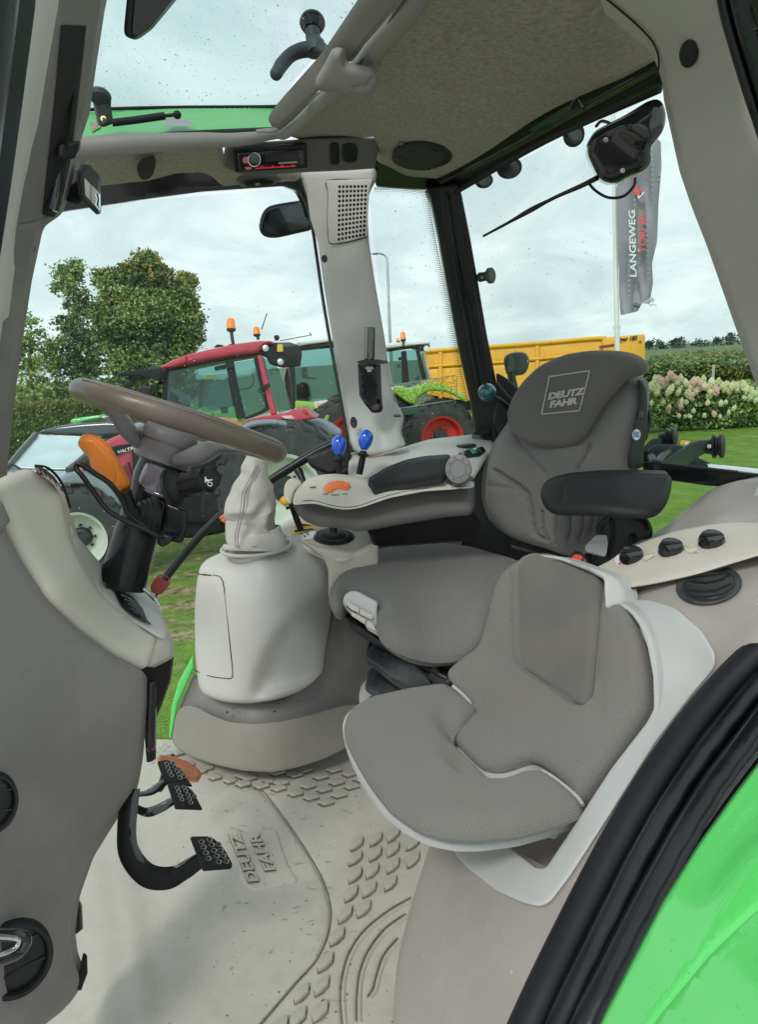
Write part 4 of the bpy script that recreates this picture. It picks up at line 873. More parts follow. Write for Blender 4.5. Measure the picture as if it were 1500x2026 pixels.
m_flag = MAT('flag_cloth', (.31, .30, .345), .75, var=.06, vscale=1.5, bump=.3, bscale=30)
fg = thing('banner_flag', 'long grey banner flag with LANGEWEG lettering on the white pole', 'flag', Q(1250, 400, 15))
fz = lambda u, v: 14.9 + .10 * math.sin(u * .19 + v * .012) + .05 * math.sin(u * .33 - v * .02)
surf('cloth', [(1221, 372), (1226, 345), (1230, 300), (1240, 262), (1262, 250), (1285, 262), (1308, 280), (1310, 330), (1304, 400), (1301, 480), (1291, 520), (1293, 560), (1288, 590), (1272, 600), (1262, 616), (1229, 624), (1225, 560), (1223, 460)], fz, m_flag, fg, t=.02, r=.004, step=5, rc=3)
fzz = lambda u, v: 14.72
text('lettering', 'LANGEWEG', 1260, 549, (-.6, -24.5), (-17.5, -.6), fzz, m_sk, fg, thick=.004, bold=.02)
text('lettering', 'TORI BV', 1279, 500, (-.3, -21.5), (-19, -.6), fzz, MAT('flag_red', (.72, .10, .07), .6), fg, thick=.004, bold=.02)
surf('logo_mark', [(1253, 362), (1258, 358), (1263, 375), (1275, 376), (1268, 388), (1256, 384)], fzz, bpy.data.materials['flag_red'], fg, t=.004, r=0, step=5, rc=0)
surf('logo_mark', [(1262, 388), (1272, 377), (1276, 381), (1264, 394)], fzz, m_sk, fg, t=.004, r=0, step=5, rc=0)
for k in range(9): tube('frayed_thread', [Q(1290 - 2 * k, 588 + 1.5 * k, 14.9), Q(1293 - k, 592 + k, 14.9), Q(1298 - 2.2 * k, 594 + 3 * (k % 3), 14.9)], .005, m_flag, fg, n=4)
tube('halyard_loop', [Q(1282, 600, 14.9), Q(1288, 603, 14.9), Q(1296, 603, 14.9), Q(1300, 606, 14.9)], .006, m_flag, fg, n=4)
FL = 1.35                                   # height of the cab floor
# ================================================================ cab shell
def T(name, label, cat, u, v, z, group=None): return thing(name, label, cat, Q(u, v, z), group)

# ---- roof liner
roof = T('roof_liner', 'mottled olive felt ceiling of the tractor cab with moulded edges', 'ceiling', 900, 150, 1.3)
d_ceil = [(545, 255, 1.40), (865, 350, 1.86), (1290, 125, 1.22), (825, 0, .93), (1160, 0, .955), (740, 300, 1.71), (600, 280, 1.57)]
surf('headliner', [(560, 248), (712, 138), (823, -5), (850, -60), (1180, -60), (1240, 40), (1330, 80), (1330, 112), (1190, 172), (865, 352), (800, 352), (744, 344), (742, 282), (600, 290), (535, 268)],
     d_ceil, m_headl, roof, t=.012, r=.012, step=14, rc=4, tdir=(0, 0, 1), h=lambda u, v: .012 * math.sin(u * .012) * math.sin(v * .015))
# rolled edge of the hatch opening
tube('hatch_roll', [Q(840, -30, .915), Q(806, 20, .965), Q(755, 80, 1.05), Q(708, 138, 1.17), Q(640, 200, 1.28), Q(568, 262, 1.40), Q(545, 266, 1.42)], [.017, .017, .016, .015, .013, .010, .006], m_headp, roof, n=14)
# front roll below the green frame
tube('front_roll', [Q(120, 296, 1.36), Q(160, 294, 1.38), Q(250, 285, 1.39), Q(380, 279, 1.40), Q(470, 276, 1.41), Q(550, 266, 1.42)], [.020, .020, .019, .015, .012, .008], m_headp, roof, n=14)
# front headliner pocket (felt) above the door window
surf('headliner_front', [(120, 300), (250, 296), (400, 288), (437, 290), (448, 335), (480, 345), (600, 350), (590, 362), (480, 369), (440, 372), (418, 352), (398, 345), (350, 347), (292, 362), (250, 366), (200, 372), (140, 374), (110, 330)],
     [(120, 300, 1.44), (250, 290, 1.45), (600, 340, 1.80), (590, 362, 1.84), (420, 350, 1.76), (200, 372, 1.68), (440, 290, 1.54), (140, 372, 1.66)], m_headl, roof, t=.012, r=.008, step=11, rc=8, tdir=(0, .3, .95))
surf('recess', [(270, 330), (285, 315), (308, 310), (308, 330), (300, 350), (285, 358), (273, 350)], [(270, 330, 1.50), (308, 320, 1.5), (290, 356, 1.58)], m_seam, roof, t=.01, r=.004, step=8, rc=10)
surf('seam_cap', [(505, 256), (548, 251), (552, 257), (535, 262), (508, 262)], 1.375, m_headp, roof, t=.008, r=.003, step=8, rc=4)

# ---- roof hatch: green frame, glass, arm
hat = T('roof_hatch', 'open glass roof hatch with bright green frame over the cab', 'roof hatch', 380, 150, 1.45)
surf('glass', [(150, 218), (214, 213), (548, 211), (590, 150), (700, 30), (745, -80), (60, -80), (130, 150)], [(172, 216, 1.552), (550, 211, 1.607), (215, 0, 1.109)], m_glassd, hat, t=.004, r=0, step=60, rc=0)
surf('green_frame', [(140, 226), (172, 219), (330, 213), (558, 210), (556, 226), (532, 256), (450, 258), (350, 264), (150, 280), (130, 260)],
     [(140, 222, 1.56), (556, 212, 1.61), (345, 262, 1.46), (532, 256, 1.50), (150, 280, 1.44)], m_greenb, hat, t=.012, r=.003, step=10, rc=5, grooves=[([(165, 232), (330, 224), (545, 221)], 7, .0012)])
tube('frame_edge', [Q(130, 222, 1.548), Q(172, 217, 1.555), Q(330, 212.5, 1.575), Q(530, 211, 1.60), Q(556, 209, 1.60)], .0035, m_blkm, hat, n=6)
tube('lower_seal', [Q(130, 283, 1.42), Q(200, 277, 1.43), Q(350, 266, 1.44), Q(545, 257, 1.47)], .006, m_seam, hat, n=8)
surf('worn_patch', [(176, 243), (196, 240), (200, 252), (182, 262)], [(140, 222, 1.557), (556, 212, 1.607), (345, 262, 1.457), (532, 256, 1.497), (150, 280, 1.437)], MAT('rust_patch', (.27, .24, .17), .8, var=.3, vscale=60), hat, t=.001, r=0, step=6, rc=2, lift=.001)
surf('arm', [(733, -12), (800, -12), (797, 2), (697, 118), (640, 172), (560, 249), (545, 254), (532, 250), (540, 232), (560, 208), (640, 120)],
     [(740, -5, .90), (797, 0, .90), (545, 252, 1.385), (640, 172, 1.21), (640, 120, 1.17)], m_headp, hat, t=.02, r=.010, step=10, rc=10)
surf('arm_joint', [(797, -10), (806, -10), (706, 134), (690, 120)], [(800, -5, .925), (700, 125, 1.15), (720, 80, 1.10)], m_seam, hat, t=.006, r=0, step=14, rc=0)
lt = surf('latch', [(655, 103), (678, 103), (683, 133), (735, 143), (746, 160), (744, 178), (735, 190), (716, 198), (692, 188), (630, 181), (621, 172), (624, 160), (640, 135)],
     [(655, 103, 1.07), (630, 180, 1.12), (735, 145, 1.08), (716, 198, 1.13)], m_headp, hat, t=.035, r=.012, step=6, rc=12, grooves=[([(700, 175), (722, 172), (735, 158)], 8, .004), ([(678, 108), (681, 135)], 6, .004)])
# handle
hd = T('hatch_handle', 'curved black pull handle with round pad under the roof hatch', 'handle', 617, 90, 1.2)
lathe('pad', Q(618, 42, 1.255), Q(618, 60, 1.245) - Q(618, 42, 1.255), [(0, .016), (.0015, .0215), (.005, .0225), (.008, .0215), (.009, .019), (.014, .019), (.022, .0125)], m_blkm, hd, n=28)
tube('neck', [Q(618, 60, 1.245), Q(620, 78, 1.243), Q(625, 92, 1.24), Q(628, 104, 1.24)], [.0125, .013, .017, .019], m_rub, hd, n=16)
tube('grip', [Q(652, 107, 1.20), Q(632, 100, 1.235), Q(605, 98, 1.24), Q(578, 107, 1.235), Q(558, 127, 1.225), Q(547, 145, 1.215)], [.008, .0145, .0125, .0115, .0115, .0105], m_rub, hd, n=16)
ell('grip_end', Q(546, 146, 1.213), .0105, .0105, .0105, m_rub, hd)
# gas strut
st = T('gas_strut', 'black gas strut and bolted bracket on the green hatch frame', 'strut', 200, 220, 1.42)
surf('bracket', [(182, 200), (186, 186), (198, 182), (212, 187), (217, 196), (216, 206), (221, 244), (200, 252), (192, 246), (185, 212)], [(185, 190, 1.40), (216, 200, 1.40), (205, 250, 1.42)], m_rub, st, t=.018, r=.006, step=5, rc=5)
lathe('knob', Q(197, 196, 1.39), Vector(UPV) + Vector(FWD) * .2, [(0, .019), (.008, .021), (.012, .019), (.016, .012), (.017, .006)], m_rub, st, n=20)
lathe('bolt', Q(205, 236, 1.405), -Vector(FWD), [(0, .0065), (.003, .0065), (.004, .005)], MAT('brass_bolt', (.55, .45, .25), .4, metal=.8), st, n=6)
lathe('bolt_head', Q(205, 236, 1.401), -Vector(FWD), [(0, .0035), (.003, .003)], m_blk, st, n=8)
tube('cylinder', [Q(221, 243, 1.41), Q(270, 237, 1.42), Q(326, 229, 1.43)], .0072, m_blkm, st, n=12)
tube('rod', [Q(326, 229, 1.43), Q(345, 227, 1.432)], .0035, m_blk, st, n=10, sub=1)
ell('ball_joint', Q(350, 227, 1.43), .0085, .0085, .008, m_blkm, st)
surf('plate', [(320, 246), (334, 232), (355, 231), (374, 240), (381, 245), (380, 249), (322, 249)], [(320, 246, 1.45), (380, 246, 1.46), (350, 230, 1.47)], m_steel, st, t=.004, r=.001, step=6, rc=2)

# wedge hanging at the top of the picture
mw = T('mirror_housing', 'black wedge shaped mirror housing hanging at the top edge', 'mirror', 300, 10, .95)
surf('housing', [(262, -40), (400, -60), (300, 60), (268, 83, 14), (253, 76, 12), (252, 60)], [(262, -40, .92), (400, -60, .98), (262, 80, .97)], m_blk, mw, t=.03, r=.008, step=7, rc=6)
surf('mirror_face', [(270, -40), (388, -54), (296, 52), (270, 72, 10), (261, 66, 8)], [(262, -40, .917), (400, -60, .977), (262, 80, .967)], m_blkg, mw, t=.002, r=0, step=10, rc=3)

# ---- near front pillar (left of frame)
pf = T('front_pillar', 'grey plastic front pillar beside the open door with a dark belt slot', 'pillar', 90, 300, .9)
dp = [(100, 0, .83), (212, 0, .90), (160, 280, 1.02), (80, 450, 1.02), (40, 300, .90), (0, 900, 1.05), (60, 600, 1.06), (180, 150, .96)]
surf('pillar_cover', [(118, -60), (226, -60), (213, 0), (196, 110), (181, 215), (159, 283), (140, 380), (126, 420, 14), (108, 434, 14), (86, 448, 20), (79, 480, 16), (62, 560), (43, 680), (27, 800), (13, 930), (8, 1010), (-70, 1010), (-40, 700), (28, 455), (62, 330), (92, 140)],
     dp, m_consoled, pf, t=.05, r=.012, step=10, rc=5, grooves=[([(105, 425), (70, 440), (40, 446)], 5, .003)])
surf('slot', [(119, 48), (168, 50), (160, 130), (146, 250), (135, 330), (118, 405), (104, 430), (82, 424), (92, 330), (108, 180)], dp, m_seam, pf, t=.03, r=0, step=12, rc=3, lift=.0015)
tube('blind_roll', [Q(142, 60, .925), Q(134, 170, .95), Q(122, 285, 1.0), Q(98, 415, 1.01)], [.013, .013, .013, .012], m_blkg, pf, n=12, flat=.6)
tube('blind_cord', [Q(155, 60, .915), Q(142, 200, .95), Q(120, 380, .99)], .003, m_blk, pf, n=6)
surf('clip', [(116, 284), (160, 277), (157, 300), (150, 313), (128, 317), (116, 308)], [(116, 284, .96), (160, 277, .985), (128, 317, .97)], m_blk, pf, t=.02, r=.004, step=5, rc=4)
surf('light_strip', [(76, -60), (122, -60), (117, 0), (92, 140), (62, 330), (38, 455), (20, 600), (4, 720), (-10, 900), (-75, 900), (-30, 560), (10, 300), (50, 130), (68, 0)],
     [(80, 0, .80), (118, 0, .82), (30, 450, .95), (0, 700, 1.0), (10, 350, .9)], m_pod, pf, t=.025, r=.012, step=9, rc=4)
surf('door_edge', [(-120, -60), (78, -60), (74, 0), (62, 90), (46, 210), (22, 380), (-6, 560), (-40, 800), (-120, 800)],
     [(0, 0, .66), (74, 0, .70), (10, 300, .74), (0, 550, .80)], m_dkblue, pf, t=.04, r=.03, step=12, rc=4)
lathe('plug', Q(62, 492, 1.045), -Vector(FWD), [(0, .0055), (.002, .005), (.0022, 0)], m_panelg, pf, n=14)
# small reflecting mirror hanging by the pillar
mr = T('wide_angle_mirror', 'small black framed mirror hanging beside the front pillar', 'mirror', 178, 370, 1.1)
surf('frame', [(157, 340, 6), (168, 322, 6), (176, 323, 4), (199, 352, 6), (200, 420, 6), (196, 426, 3), (160, 392, 8)], [(157, 340, 1.06), (199, 352, 1.14), (196, 426, 1.15)], m_blk, mr, t=.015, r=.004, step=6, rc=4)
surf('mirror_face', [(166, 352), (198, 383, 2), (198, 419, 3), (168, 386, 3)], [(157, 340, 1.058), (199, 352, 1.138), (196, 426, 1.148)], m_mirror, mr, t=.001, r=0, step=9, rc=2)
surf('bracket', [(140, 335), (158, 330), (160, 395), (150, 402), (128, 396)], 1.09, m_blkm, mr, t=.02, r=.005, step=7, rc=5)

# ---- door window frame rail across the far side
fr = T('side_window_frame', 'black frame and curved tube of the large far side window', 'window frame', 400, 380, 1.85)
surf('top_rail', [(110, 360), (200, 345), (300, 335), (430, 328), (590, 335), (612, 350), (612, 440), (602, 405), (588, 380), (560, 370), (400, 381), (270, 398), (120, 421), (95, 428), (95, 395)],
     [(110, 400, 1.82), (430, 365, 1.87), (612, 370, 1.92), (200, 385, 1.83)], m_blkg, fr, t=.05, r=.008, step=9, rc=6)
tube('edge_strip', [Q(605, 400, 1.90), Q(618, 450, 1.92), Q(640, 600, 1.94), Q(665, 740, 1.97), Q(690, 880, 2.0)], .0045, m_blkg, fr, n=8)
wn = surf('window_glass', [(20, 420), (600, 370), (625, 480), (700, 890), (660, 960), (330, 1480), (250, 1480), (-40, 950)], [(130, 400, 1.83), (600, 370, 1.93), (340, 1470, 2.02)], m_glass, fr, t=.004, r=0, step=80, rc=0)
wt = tube('curved_tube', [Q(225, 1300, 1.98), Q(290, 1195, 1.98), Q(345, 1120, 1.98), Q(400, 1055, 1.98), Q(455, 1005, 1.98), Q(520, 960, 1.98), Q(580, 922, 1.98), Q(625, 895, 1.98), Q(668, 874, 1.98)], [.010, .0115, .0115, .011, .0115, .0125, .013, .013, .013], m_blk, fr, n=14)
surf('latch_block', [(605, 903), (660, 880), (690, 868), (695, 900), (692, 925), (650, 940), (617, 925), (608, 914)], [(605, 905, 1.95), (690, 870, 1.96), (692, 925, 1.95)], m_blk, fr, t=.04, r=.008, step=7, rc=6)
tube('latch_link', [Q(590, 930, 1.96), Q(597, 945, 1.95), Q(604, 962, 1.94)], [.012, .009, .008], m_blk, fr, n=10)
tube('lower_arm', [Q(600, 975, 1.93), Q(650, 950, 1.94), Q(690, 930, 1.95)], [.009, .009, .012], m_blk, fr, n=10)
surf('release_grip', [(431, 1024), (455, 1006), (467, 1010), (470, 1030), (447, 1037), (438, 1032)], 1.96, m_ored, fr, t=.03, r=.007, step=4, rc=4,
     grooves=[([(438, 1028), (462, 1008)], 3, .002), ([(444, 1033), (468, 1014)], 3, .002), ([(450, 1036), (470, 1021)], 3, .002)])
surf('green_sill', [(381, 1296), (383, 1320), (350, 1395), (341, 1445), (338, 1462), (333, 1460), (338, 1400), (352, 1350)], 1.93, m_green, fr, t=.02, r=.004, step=8, rc=4)

# exterior mirror seen through the glass
em = T('side_mirror', 'black oval side mirror outside the far window', 'mirror', 565, 435, 2.1)
surf('housing', [(514, 440, 30), (524, 415, 30), (545, 406), (590, 398, 20), (612, 402), (625, 452), (600, 457), (545, 470, 22), (522, 465, 22), (515, 452, 20)], [(515, 440, 2.05), (612, 402, 2.10), (600, 457, 2.1)], m_blk, em, t=.06, r=.014, step=6, rc=20)
surf('lens_rim', [(520, 440, 30), (530, 418, 30), (548, 410), (590, 403, 20), (606, 406), (614, 450), (598, 453), (546, 465, 20), (527, 461, 20)], [(515, 440, 2.046), (612, 402, 2.096), (600, 457, 2.096)], m_blkg, em, t=.002, r=0, step=9, rc=15)
tube('rim_edge', [Q(516, 452, 2.045), Q(517, 434, 2.045), Q(526, 416, 2.05), Q(545, 407, 2.06), Q(600, 398, 2.09)], .0035, m_rub, em, n=8)

# ---- middle pillar
mp_ = T('middle_pillar', 'light grey middle pillar with a perforated speaker grille near the radio', 'pillar', 720, 600, 1.9)
d_mp = [(600, 350, 1.83), (745, 345, 1.84), (728, 480, 1.86), (640, 520, 1.92), (770, 700, 1.97), (680, 780, 2.0), (800, 860, 1.99), (700, 895, 1.98), (740, 600, 1.90), (700, 650, 1.91)]
surf('cover', [(592, 335), (745, 330), (746, 350), (738, 362), (730, 380), (727, 430), (730, 480), (742, 560), (758, 650), (768, 715), (773, 765), (782, 800), (797, 816, 10), (800, 830), (793, 850), (796, 866), (804, 881, 6), (770, 896), (735, 903), (705, 898), (692, 888), (690, 868), (664, 715), (642, 580), (628, 480), (612, 430), (606, 385), (598, 362)],
     d_mp, m_pod, mp_, t=.06, r=.014, step=9, rc=10, h=lambda u, v: .012 * gs(u, v, 785, 850, 22, 60) - .006 * gs(u, v, 757, 850, 10, 50))
gh = []
for j in range(12):
    for i in range(8):
        f = j / 11.0; x0 = 672 - 1.5 * f; x1 = 724 - 4.0 * f; xx = x0 + (x1 - x0) * i / 7; yy = 369.5 + 104 * f - (.9 + 9.5 * f * .9) * i / 7
        gh.append([(xx + 2.9 * math.cos(a), yy + 3.3 * math.sin(a)) for a in [k * math.pi / 4 for k in range(8)]])
d_gr = lambda u, v, f=depthfn(d_mp): f(u, v) - .008
surf('grille', [(645, 357, 3), (738, 353, 2), (731, 375), (727, 420), (728, 466, 4), (690, 477), (656, 483, 8), (650, 476), (648, 440), (649, 380)], d_gr, m_pod, mp_, t=.004, r=.002, step=12, rc=6, holes=gh)
surf('grille_backing', [(662, 362), (730, 360), (724, 468), (662, 480)], lambda u, v, f=depthfn(d_mp): f(u, v) - .0035, m_seam, mp_, t=.001, r=0, step=20, rc=0)
tube('grille_joint', [Q(u, v, d_gr(u, v) + .0035) for u, v in [(735, 354), (700, 355), (647, 357), (649, 380), (648, 440), (650, 474), (657, 483), (690, 479), (727, 469)]], .0012, m_seam, mp_, n=6, sub=2)
lathe('plug', Q(642, 512, 1.895), -Vector(FWD), [(0, .008), (.002, .0075), (.0022, .0)], m_rub, mp_, n=16, sy=1.3)
lathe('plug', Q(700, 836, 1.955), -Vector(FWD) + Vector(RGT) * .3, [(0, .010), (.002, .0095), (.0022, .0)], m_rub, mp_, n=16, sx=1.0, sy=1.6)
lathe('socket_cap', Q(786, 824, 1.93), Vector(UPV) - Vector(FWD) * .35, [(0, .0105), (.004, .010), (.0045, 0)], m_rub, mp_, n=18)
hb = T('holder_bracket', 'black bent metal bracket bolted to the middle pillar', 'bracket', 735, 760, 1.88)
surf('plate', [(708, 720), (753, 722), (755, 780), (758, 811, 6), (752, 817, 5), (736, 817), (722, 800), (711, 783), (709, 750)], [(708, 720, 1.87), (753, 720, 1.86), (740, 815, 1.92)], m_blkg, hb, t=.003, r=.001, step=8, rc=2)
surf('flange', [(706, 715), (722, 711), (745, 711), (768, 714, 3), (768, 718, 3), (727, 723), (714, 724)], [(706, 715, 1.86), (768, 716, 1.84), (727, 723, 1.80)], m_blkm, hb, t=.004, r=.001, step=7, rc=1)
lathe('nut', Q(731, 736, 1.835), UPV, [(0, .006), (.006, .006), (.006, .0105), (.013, .0105)], m_steel, hb, n=6, smooth=False) if False else lathe('nut', Q(731, 736, 1.835), UPV, [(0, .006), (.006, .006), (.006, .0105), (.013, .0105)], m_steel, hb, n=6)
lathe('clear_tube', Q(731, 712, 1.83), Q(732, 650, 1.81) - Q(731, 712, 1.83), [(0, .010), (.004, .0135), (.08, .0135), (.081, .0125), (.004, .0122)], m_clear, hb, n=20)
ell('rust_spot', Q(744, 806, 1.885), .010, .003, .008, MAT('brown_grime', (.09, .06, .04), .8, var=.4, vscale=60), hb, n=12)

# ---- overhead radio panel
ov = T('overhead_panel', 'dark grey overhead panel with two blank switches above the middle pillar', 'panel', 640, 305, 1.6)
surf('panel', [(447, 292), (520, 284), (605, 278), (700, 274), (748, 275, 3), (750, 300), (744, 334, 4), (690, 338), (600, 342), (500, 348), (472, 346), (440, 330)],
     [(447, 292, 1.50), (748, 275, 1.66), (744, 334, 1.74), (472, 346, 1.58)], m_panelg, ov, t=.04, r=.005, step=10, rc=6)
for a in ([(654, 285), (670, 284), (672, 300), (671, 326), (654, 327), (653, 305)], [(678, 288), (690, 285), (706, 287), (708, 303), (706, 320), (692, 323), (679, 320), (678, 303)]):
    surf('blank_switch', a, [(447, 292, 1.494), (748, 275, 1.654), (744, 334, 1.734), (472, 346, 1.574)], m_blk, ov, t=.004, r=.003, step=5, rc=6)
rd = T('car_radio', 'black car radio with glowing red strip and round volume knob', 'radio', 535, 310, 1.5)
dr_ = [(460, 290, 1.485), (607, 283, 1.565), (608, 335, 1.60), (463, 343, 1.53)]
def drl(k): return [(a, b, c - k) for a, b, c in dr_]
surf('bezel', [(459, 293, 3), (607, 284, 3), (610, 333, 3), (465, 342, 3)], drl(.0), m_blk, rd, t=.03, r=.003, step=9, rc=3)
surf('face', [(470, 304), (600, 296), (603, 330), (474, 338)], drl(.005), m_blkg, rd, t=.006, r=.002, step=8, rc=3)
surf('display', [(523, 306), (590, 302), (592, 317), (524, 321)], drl(.0065), m_disp, rd, t=.002, r=.0005, step=12, rc=1)
lathe('volume_knob', Q(503, 317, 1.498), -Vector(FWD) + Vector(RGT) * .1, [(0, .0125), (.002, .0125), (.0022, .0112), (.010, .0105), (.0105, 0)], m_blkg, rd, n=28)
tube('knob_ring', [Q(503 + 12.2 * math.cos(a), 316 + 13.5 * math.sin(a), 1.492) for a in [k * math.pi / 10 for k in range(20)]], .0007, m_chrome, rd, n=6, sub=1, closed=True)
surf('side_button', [(480, 313), (490, 310), (492, 323), (481, 323)], drl(.007), m_pink, rd, t=.002, r=.001, step=5, rc=3)
surf('side_button', [(484, 331), (497, 330), (498, 335), (487, 336)], drl(.007), m_pink, rd, t=.002, r=.0005, step=5, rc=1)
surf('led_strip', [(505, 332), (585, 327.5), (586, 329.3), (506, 334)], drl(.0075), m_led, rd, t=.001, r=0, step=9, rc=0)
for x in (516, 537, 556, 577): surf('led_mark', [(x, 327.5 + (550 - x) * .04), (x + 5, 327.2 + (550 - x) * .04), (x + 5, 329 + (550 - x) * .04), (x, 329.4 + (550 - x) * .04)], drl(.0085), m_led, rd, t=.001, r=0, step=9, rc=0)
surf('label_strip', [(551, 321), (588, 318.5), (588, 322.5), (551, 325)], drl(.0075), m_steel, rd, t=.0008, r=0, step=9, rc=0)
text('lettering', 'BLUETOOTH', 566, 324, (3.6, -.25), (.15, 3.6), drl(.009), m_seam, rd, thick=.0003, bold=.01) if False else None
tg_ = text('lettering', 'CD USB', 567, 323.4, (4.6, -.3), (0, -3.6), drl(.0087), m_seam, rd, thick=.0003) if False else None
# ceiling lamp
lp_ = T('cab_lamp', 'unlit grey oval lamp below the car radio', 'lamp', 515, 360, 1.6)
surf('body', [(470, 358, 12), (480, 350), (520, 347), (556, 348), (559, 356), (540, 366), (500, 372), (480, 371), (470, 364)], [(470, 358, 1.62), (556, 348, 1.68), (500, 372, 1.66)], m_panelg, lp_, t=.02, r=.008, step=6, rc=9)
surf('lens', [(484, 362), (520, 356), (545, 358), (540, 365), (505, 371), (486, 370)], [(470, 358, 1.605), (556, 348, 1.665), (500, 372, 1.645)], m_blk, lp_, t=.005, r=.003, step=6, rc=7)
surf('rocker', [(505, 363), (514, 361.5), (515, 366), (506, 367.5)], [(470, 358, 1.60), (556, 348, 1.66), (500, 372, 1.64)], m_steel, lp_, t=.003, r=.001, step=4, rc=1)
# speaker
sp = T('roof_speaker', 'black oval loudspeaker in the far rear corner of the ceiling', 'speaker', 835, 312, 1.7)
def ovalp(cu, cv, a, b, n=30, rot=0):
    c, s = math.cos(rot), math.sin(rot)
    return [(cu + a * math.cos(t) * c - b * math.sin(t) * s, cv + a * math.cos(t) * s + b * math.sin(t) * c) for t in [k * 2 * math.pi / n for k in range(n)]]
ds_ = lambda u, v, f=depthfn(d_ceil): f(u, v) - .05
surf('ring', ovalp(835, 312.5, 61, 25.5), ds_, m_blkm, sp, t=.02, r=.006, step=8, rc=0)
surf('cone_cover', ovalp(838, 316, 47, 19.5), ON(sp, 'ring', .003), MAT('speaker_cloth', (.02, .028, .026), .9, weave=.5, wscale=500), sp, t=.004, r=.003, step=8, rc=0)
for x, y in ((790, 311), (875, 297), (800, 326)): lathe('screw', Q(x, y, ON(sp, 'ring', .0)(x, y)), Vector((0, -.3, -1)), [(0, .003), (.001, .003), (.0012, 0)], m_seam, sp, n=8)
ell('lining_button', Q(797, 282, 1.60), .010, .010, .006, m_panelg, roof, n=14)

# ---- far rear window unit: frame 2, black corner post, rear header
rf = T('rear_window_frame', 'thick black frame around the rear window and rear corner post', 'window frame', 920, 600, 2.1)
dc = [(850, 370, 1.90), (905, 380, 1.86), (975, 860, 2.10), (940, 860, 2.15), (870, 500, 1.98), (935, 600, 2.0)]
surf('corner_post', [(836, 368), (868, 366), (900, 362), (908, 385), (925, 470), (941, 560), (958, 660), (974, 740), (984, 790), (986, 870), (932, 872), (938, 850, 8), (930, 800), (905, 690), (880, 560), (862, 460), (848, 395)], dc, m_blk, rf, t=.08, r=.012, step=9, rc=6,
     grooves=[([(882, 385), (900, 500), (925, 640), (950, 780)], 8, .008)])
tube('post_rib', [Q(878, 380, 1.885), Q(896, 500, 1.96), Q(922, 640, 2.02), Q(948, 780, 2.06)], .0035, m_blk, rf, n=6)
tube('post_rib', [Q(905, 400, 1.86), Q(925, 500, 1.93), Q(950, 640, 1.99), Q(968, 740, 2.04)], .003, m_blkm, rf, n=6)
surf('side_header', [(738, 320), (800, 325), (866, 335), (880, 372), (868, 383), (848, 377), (744, 370), (740, 352)], [(742, 340, 1.86), (866, 352, 1.90), (744, 370, 1.93)], m_blk, rf, t=.03, r=.005, step=8, rc=4)
# dotted ceramic edge of the small side window
dots = []
def dotband(poly, n, seed, w0, inx, iny, zf, name='dot_band'):
    V = []; FC = []
    P = catmull([Vector((a, b, 0)) for a, b in poly], 10)
    L = [0]
    for i in range(1, len(P)): L.append(L[-1] + (P[i] - P[i - 1]).length)
    for row in range(5):
        s = 0; i = 0; rad = 1.5 - .26 * row
        while s < L[-1]:
            while i < len(L) - 2 and L[i + 1] < s: i += 1
            q = P[i].lerp(P[i + 1], (s - L[i]) / max(1e-6, L[i + 1] - L[i]))
            cx = q.x + inx * (row * 3.1 + 1); cy = q.y + iny * (row * 3.1 + 1)
            b0 = len(V); z = zf(cx, cy)
            for k in range(6): V.append(Q(cx + rad * math.cos(k * math.pi / 3), cy + rad * math.sin(k * math.pi / 3), z))
            FC.append(tuple(range(b0, b0 + 6))); s += 3.6
            if row % 2: pass
    return link(name, V, FC, m_seam, rf, smooth=False)
zs2 = depthfn([(745, 372, 1.93), (845, 385, 1.97), (935, 850, 2.18)])
for o in (dotband([(846, 380), (860, 460), (880, 560), (905, 690), (928, 800), (932, 830)], 0, 0, 0, -1, .1, lambda u, v: zs2(u, v) - .003),
          dotband([(742, 371), (790, 372), (845, 378)], 0, 0, 0, 0, 1, lambda u, v: zs2(u, v) - .003)): o['kind'] = 'stuff'
surf('side_glass', [(728, 365), (848, 372), (875, 500), (935, 830), (938, 868), (800, 880), (765, 700)], [(745, 372, 1.93), (845, 385, 1.97), (935, 850, 2.18)], m_glass, rf, t=.004, r=0, step=60, rc=0)
dh = [(868, 352, 1.84), (1290, 118, 1.20), (905, 385, 1.90), (1310, 180, 1.27), (1100, 240, 1.50)]
surf('rear_header', [(855, 335), (1000, 262), (1150, 172), (1285, 92), (1400, 26), (1420, 130), (1306, 181), (1200, 228), (1080, 285), (960, 350), (906, 384), (885, 392), (868, 385)], [(a, b, c + .025) for a, b, c in dh], m_blk, rf, t=.07, r=.010, step=10, rc=6,
     grooves=[([(880, 372), (1000, 312), (1150, 232), (1300, 152)], 7, .008)])
tube('header_rib', [Q(872, 362, 1.82), Q(1000, 297, 1.64), Q(1150, 214, 1.42), Q(1295, 135, 1.20)], .004, m_blk, rf, n=6)
tube('header_lip', [Q(900, 382, 1.87), Q(1080, 280, 1.56), Q(1306, 178, 1.25)], .006, m_blkm, rf, n=8)
surf('green_strip', [(1045, 258), (1125, 208), (1132, 216), (1060, 262)], [(a, b, c - .012) for a, b, c in dh], m_greend, rf, t=.003, r=0, step=12, rc=0)
tube('latch_arm', [Q(1130, 215, 1.43), Q(1137, 198, 1.42), Q(1142, 190, 1.42), Q(1150, 205, 1.41), Q(1156, 214, 1.40)], .0035, m_blk, rf, n=6)
surf('rear_glass', [(905, 380), (1306, 178), (1345, 330), (1560, 930), (1330, 1100), (1100, 1120), (1000, 900), (985, 770)], [(905, 385, 1.92), (1306, 180, 1.30), (980, 860, 2.14), (1500, 945, 1.50)], m_glass, rf, t=.004, r=0, step=70, rc=0)
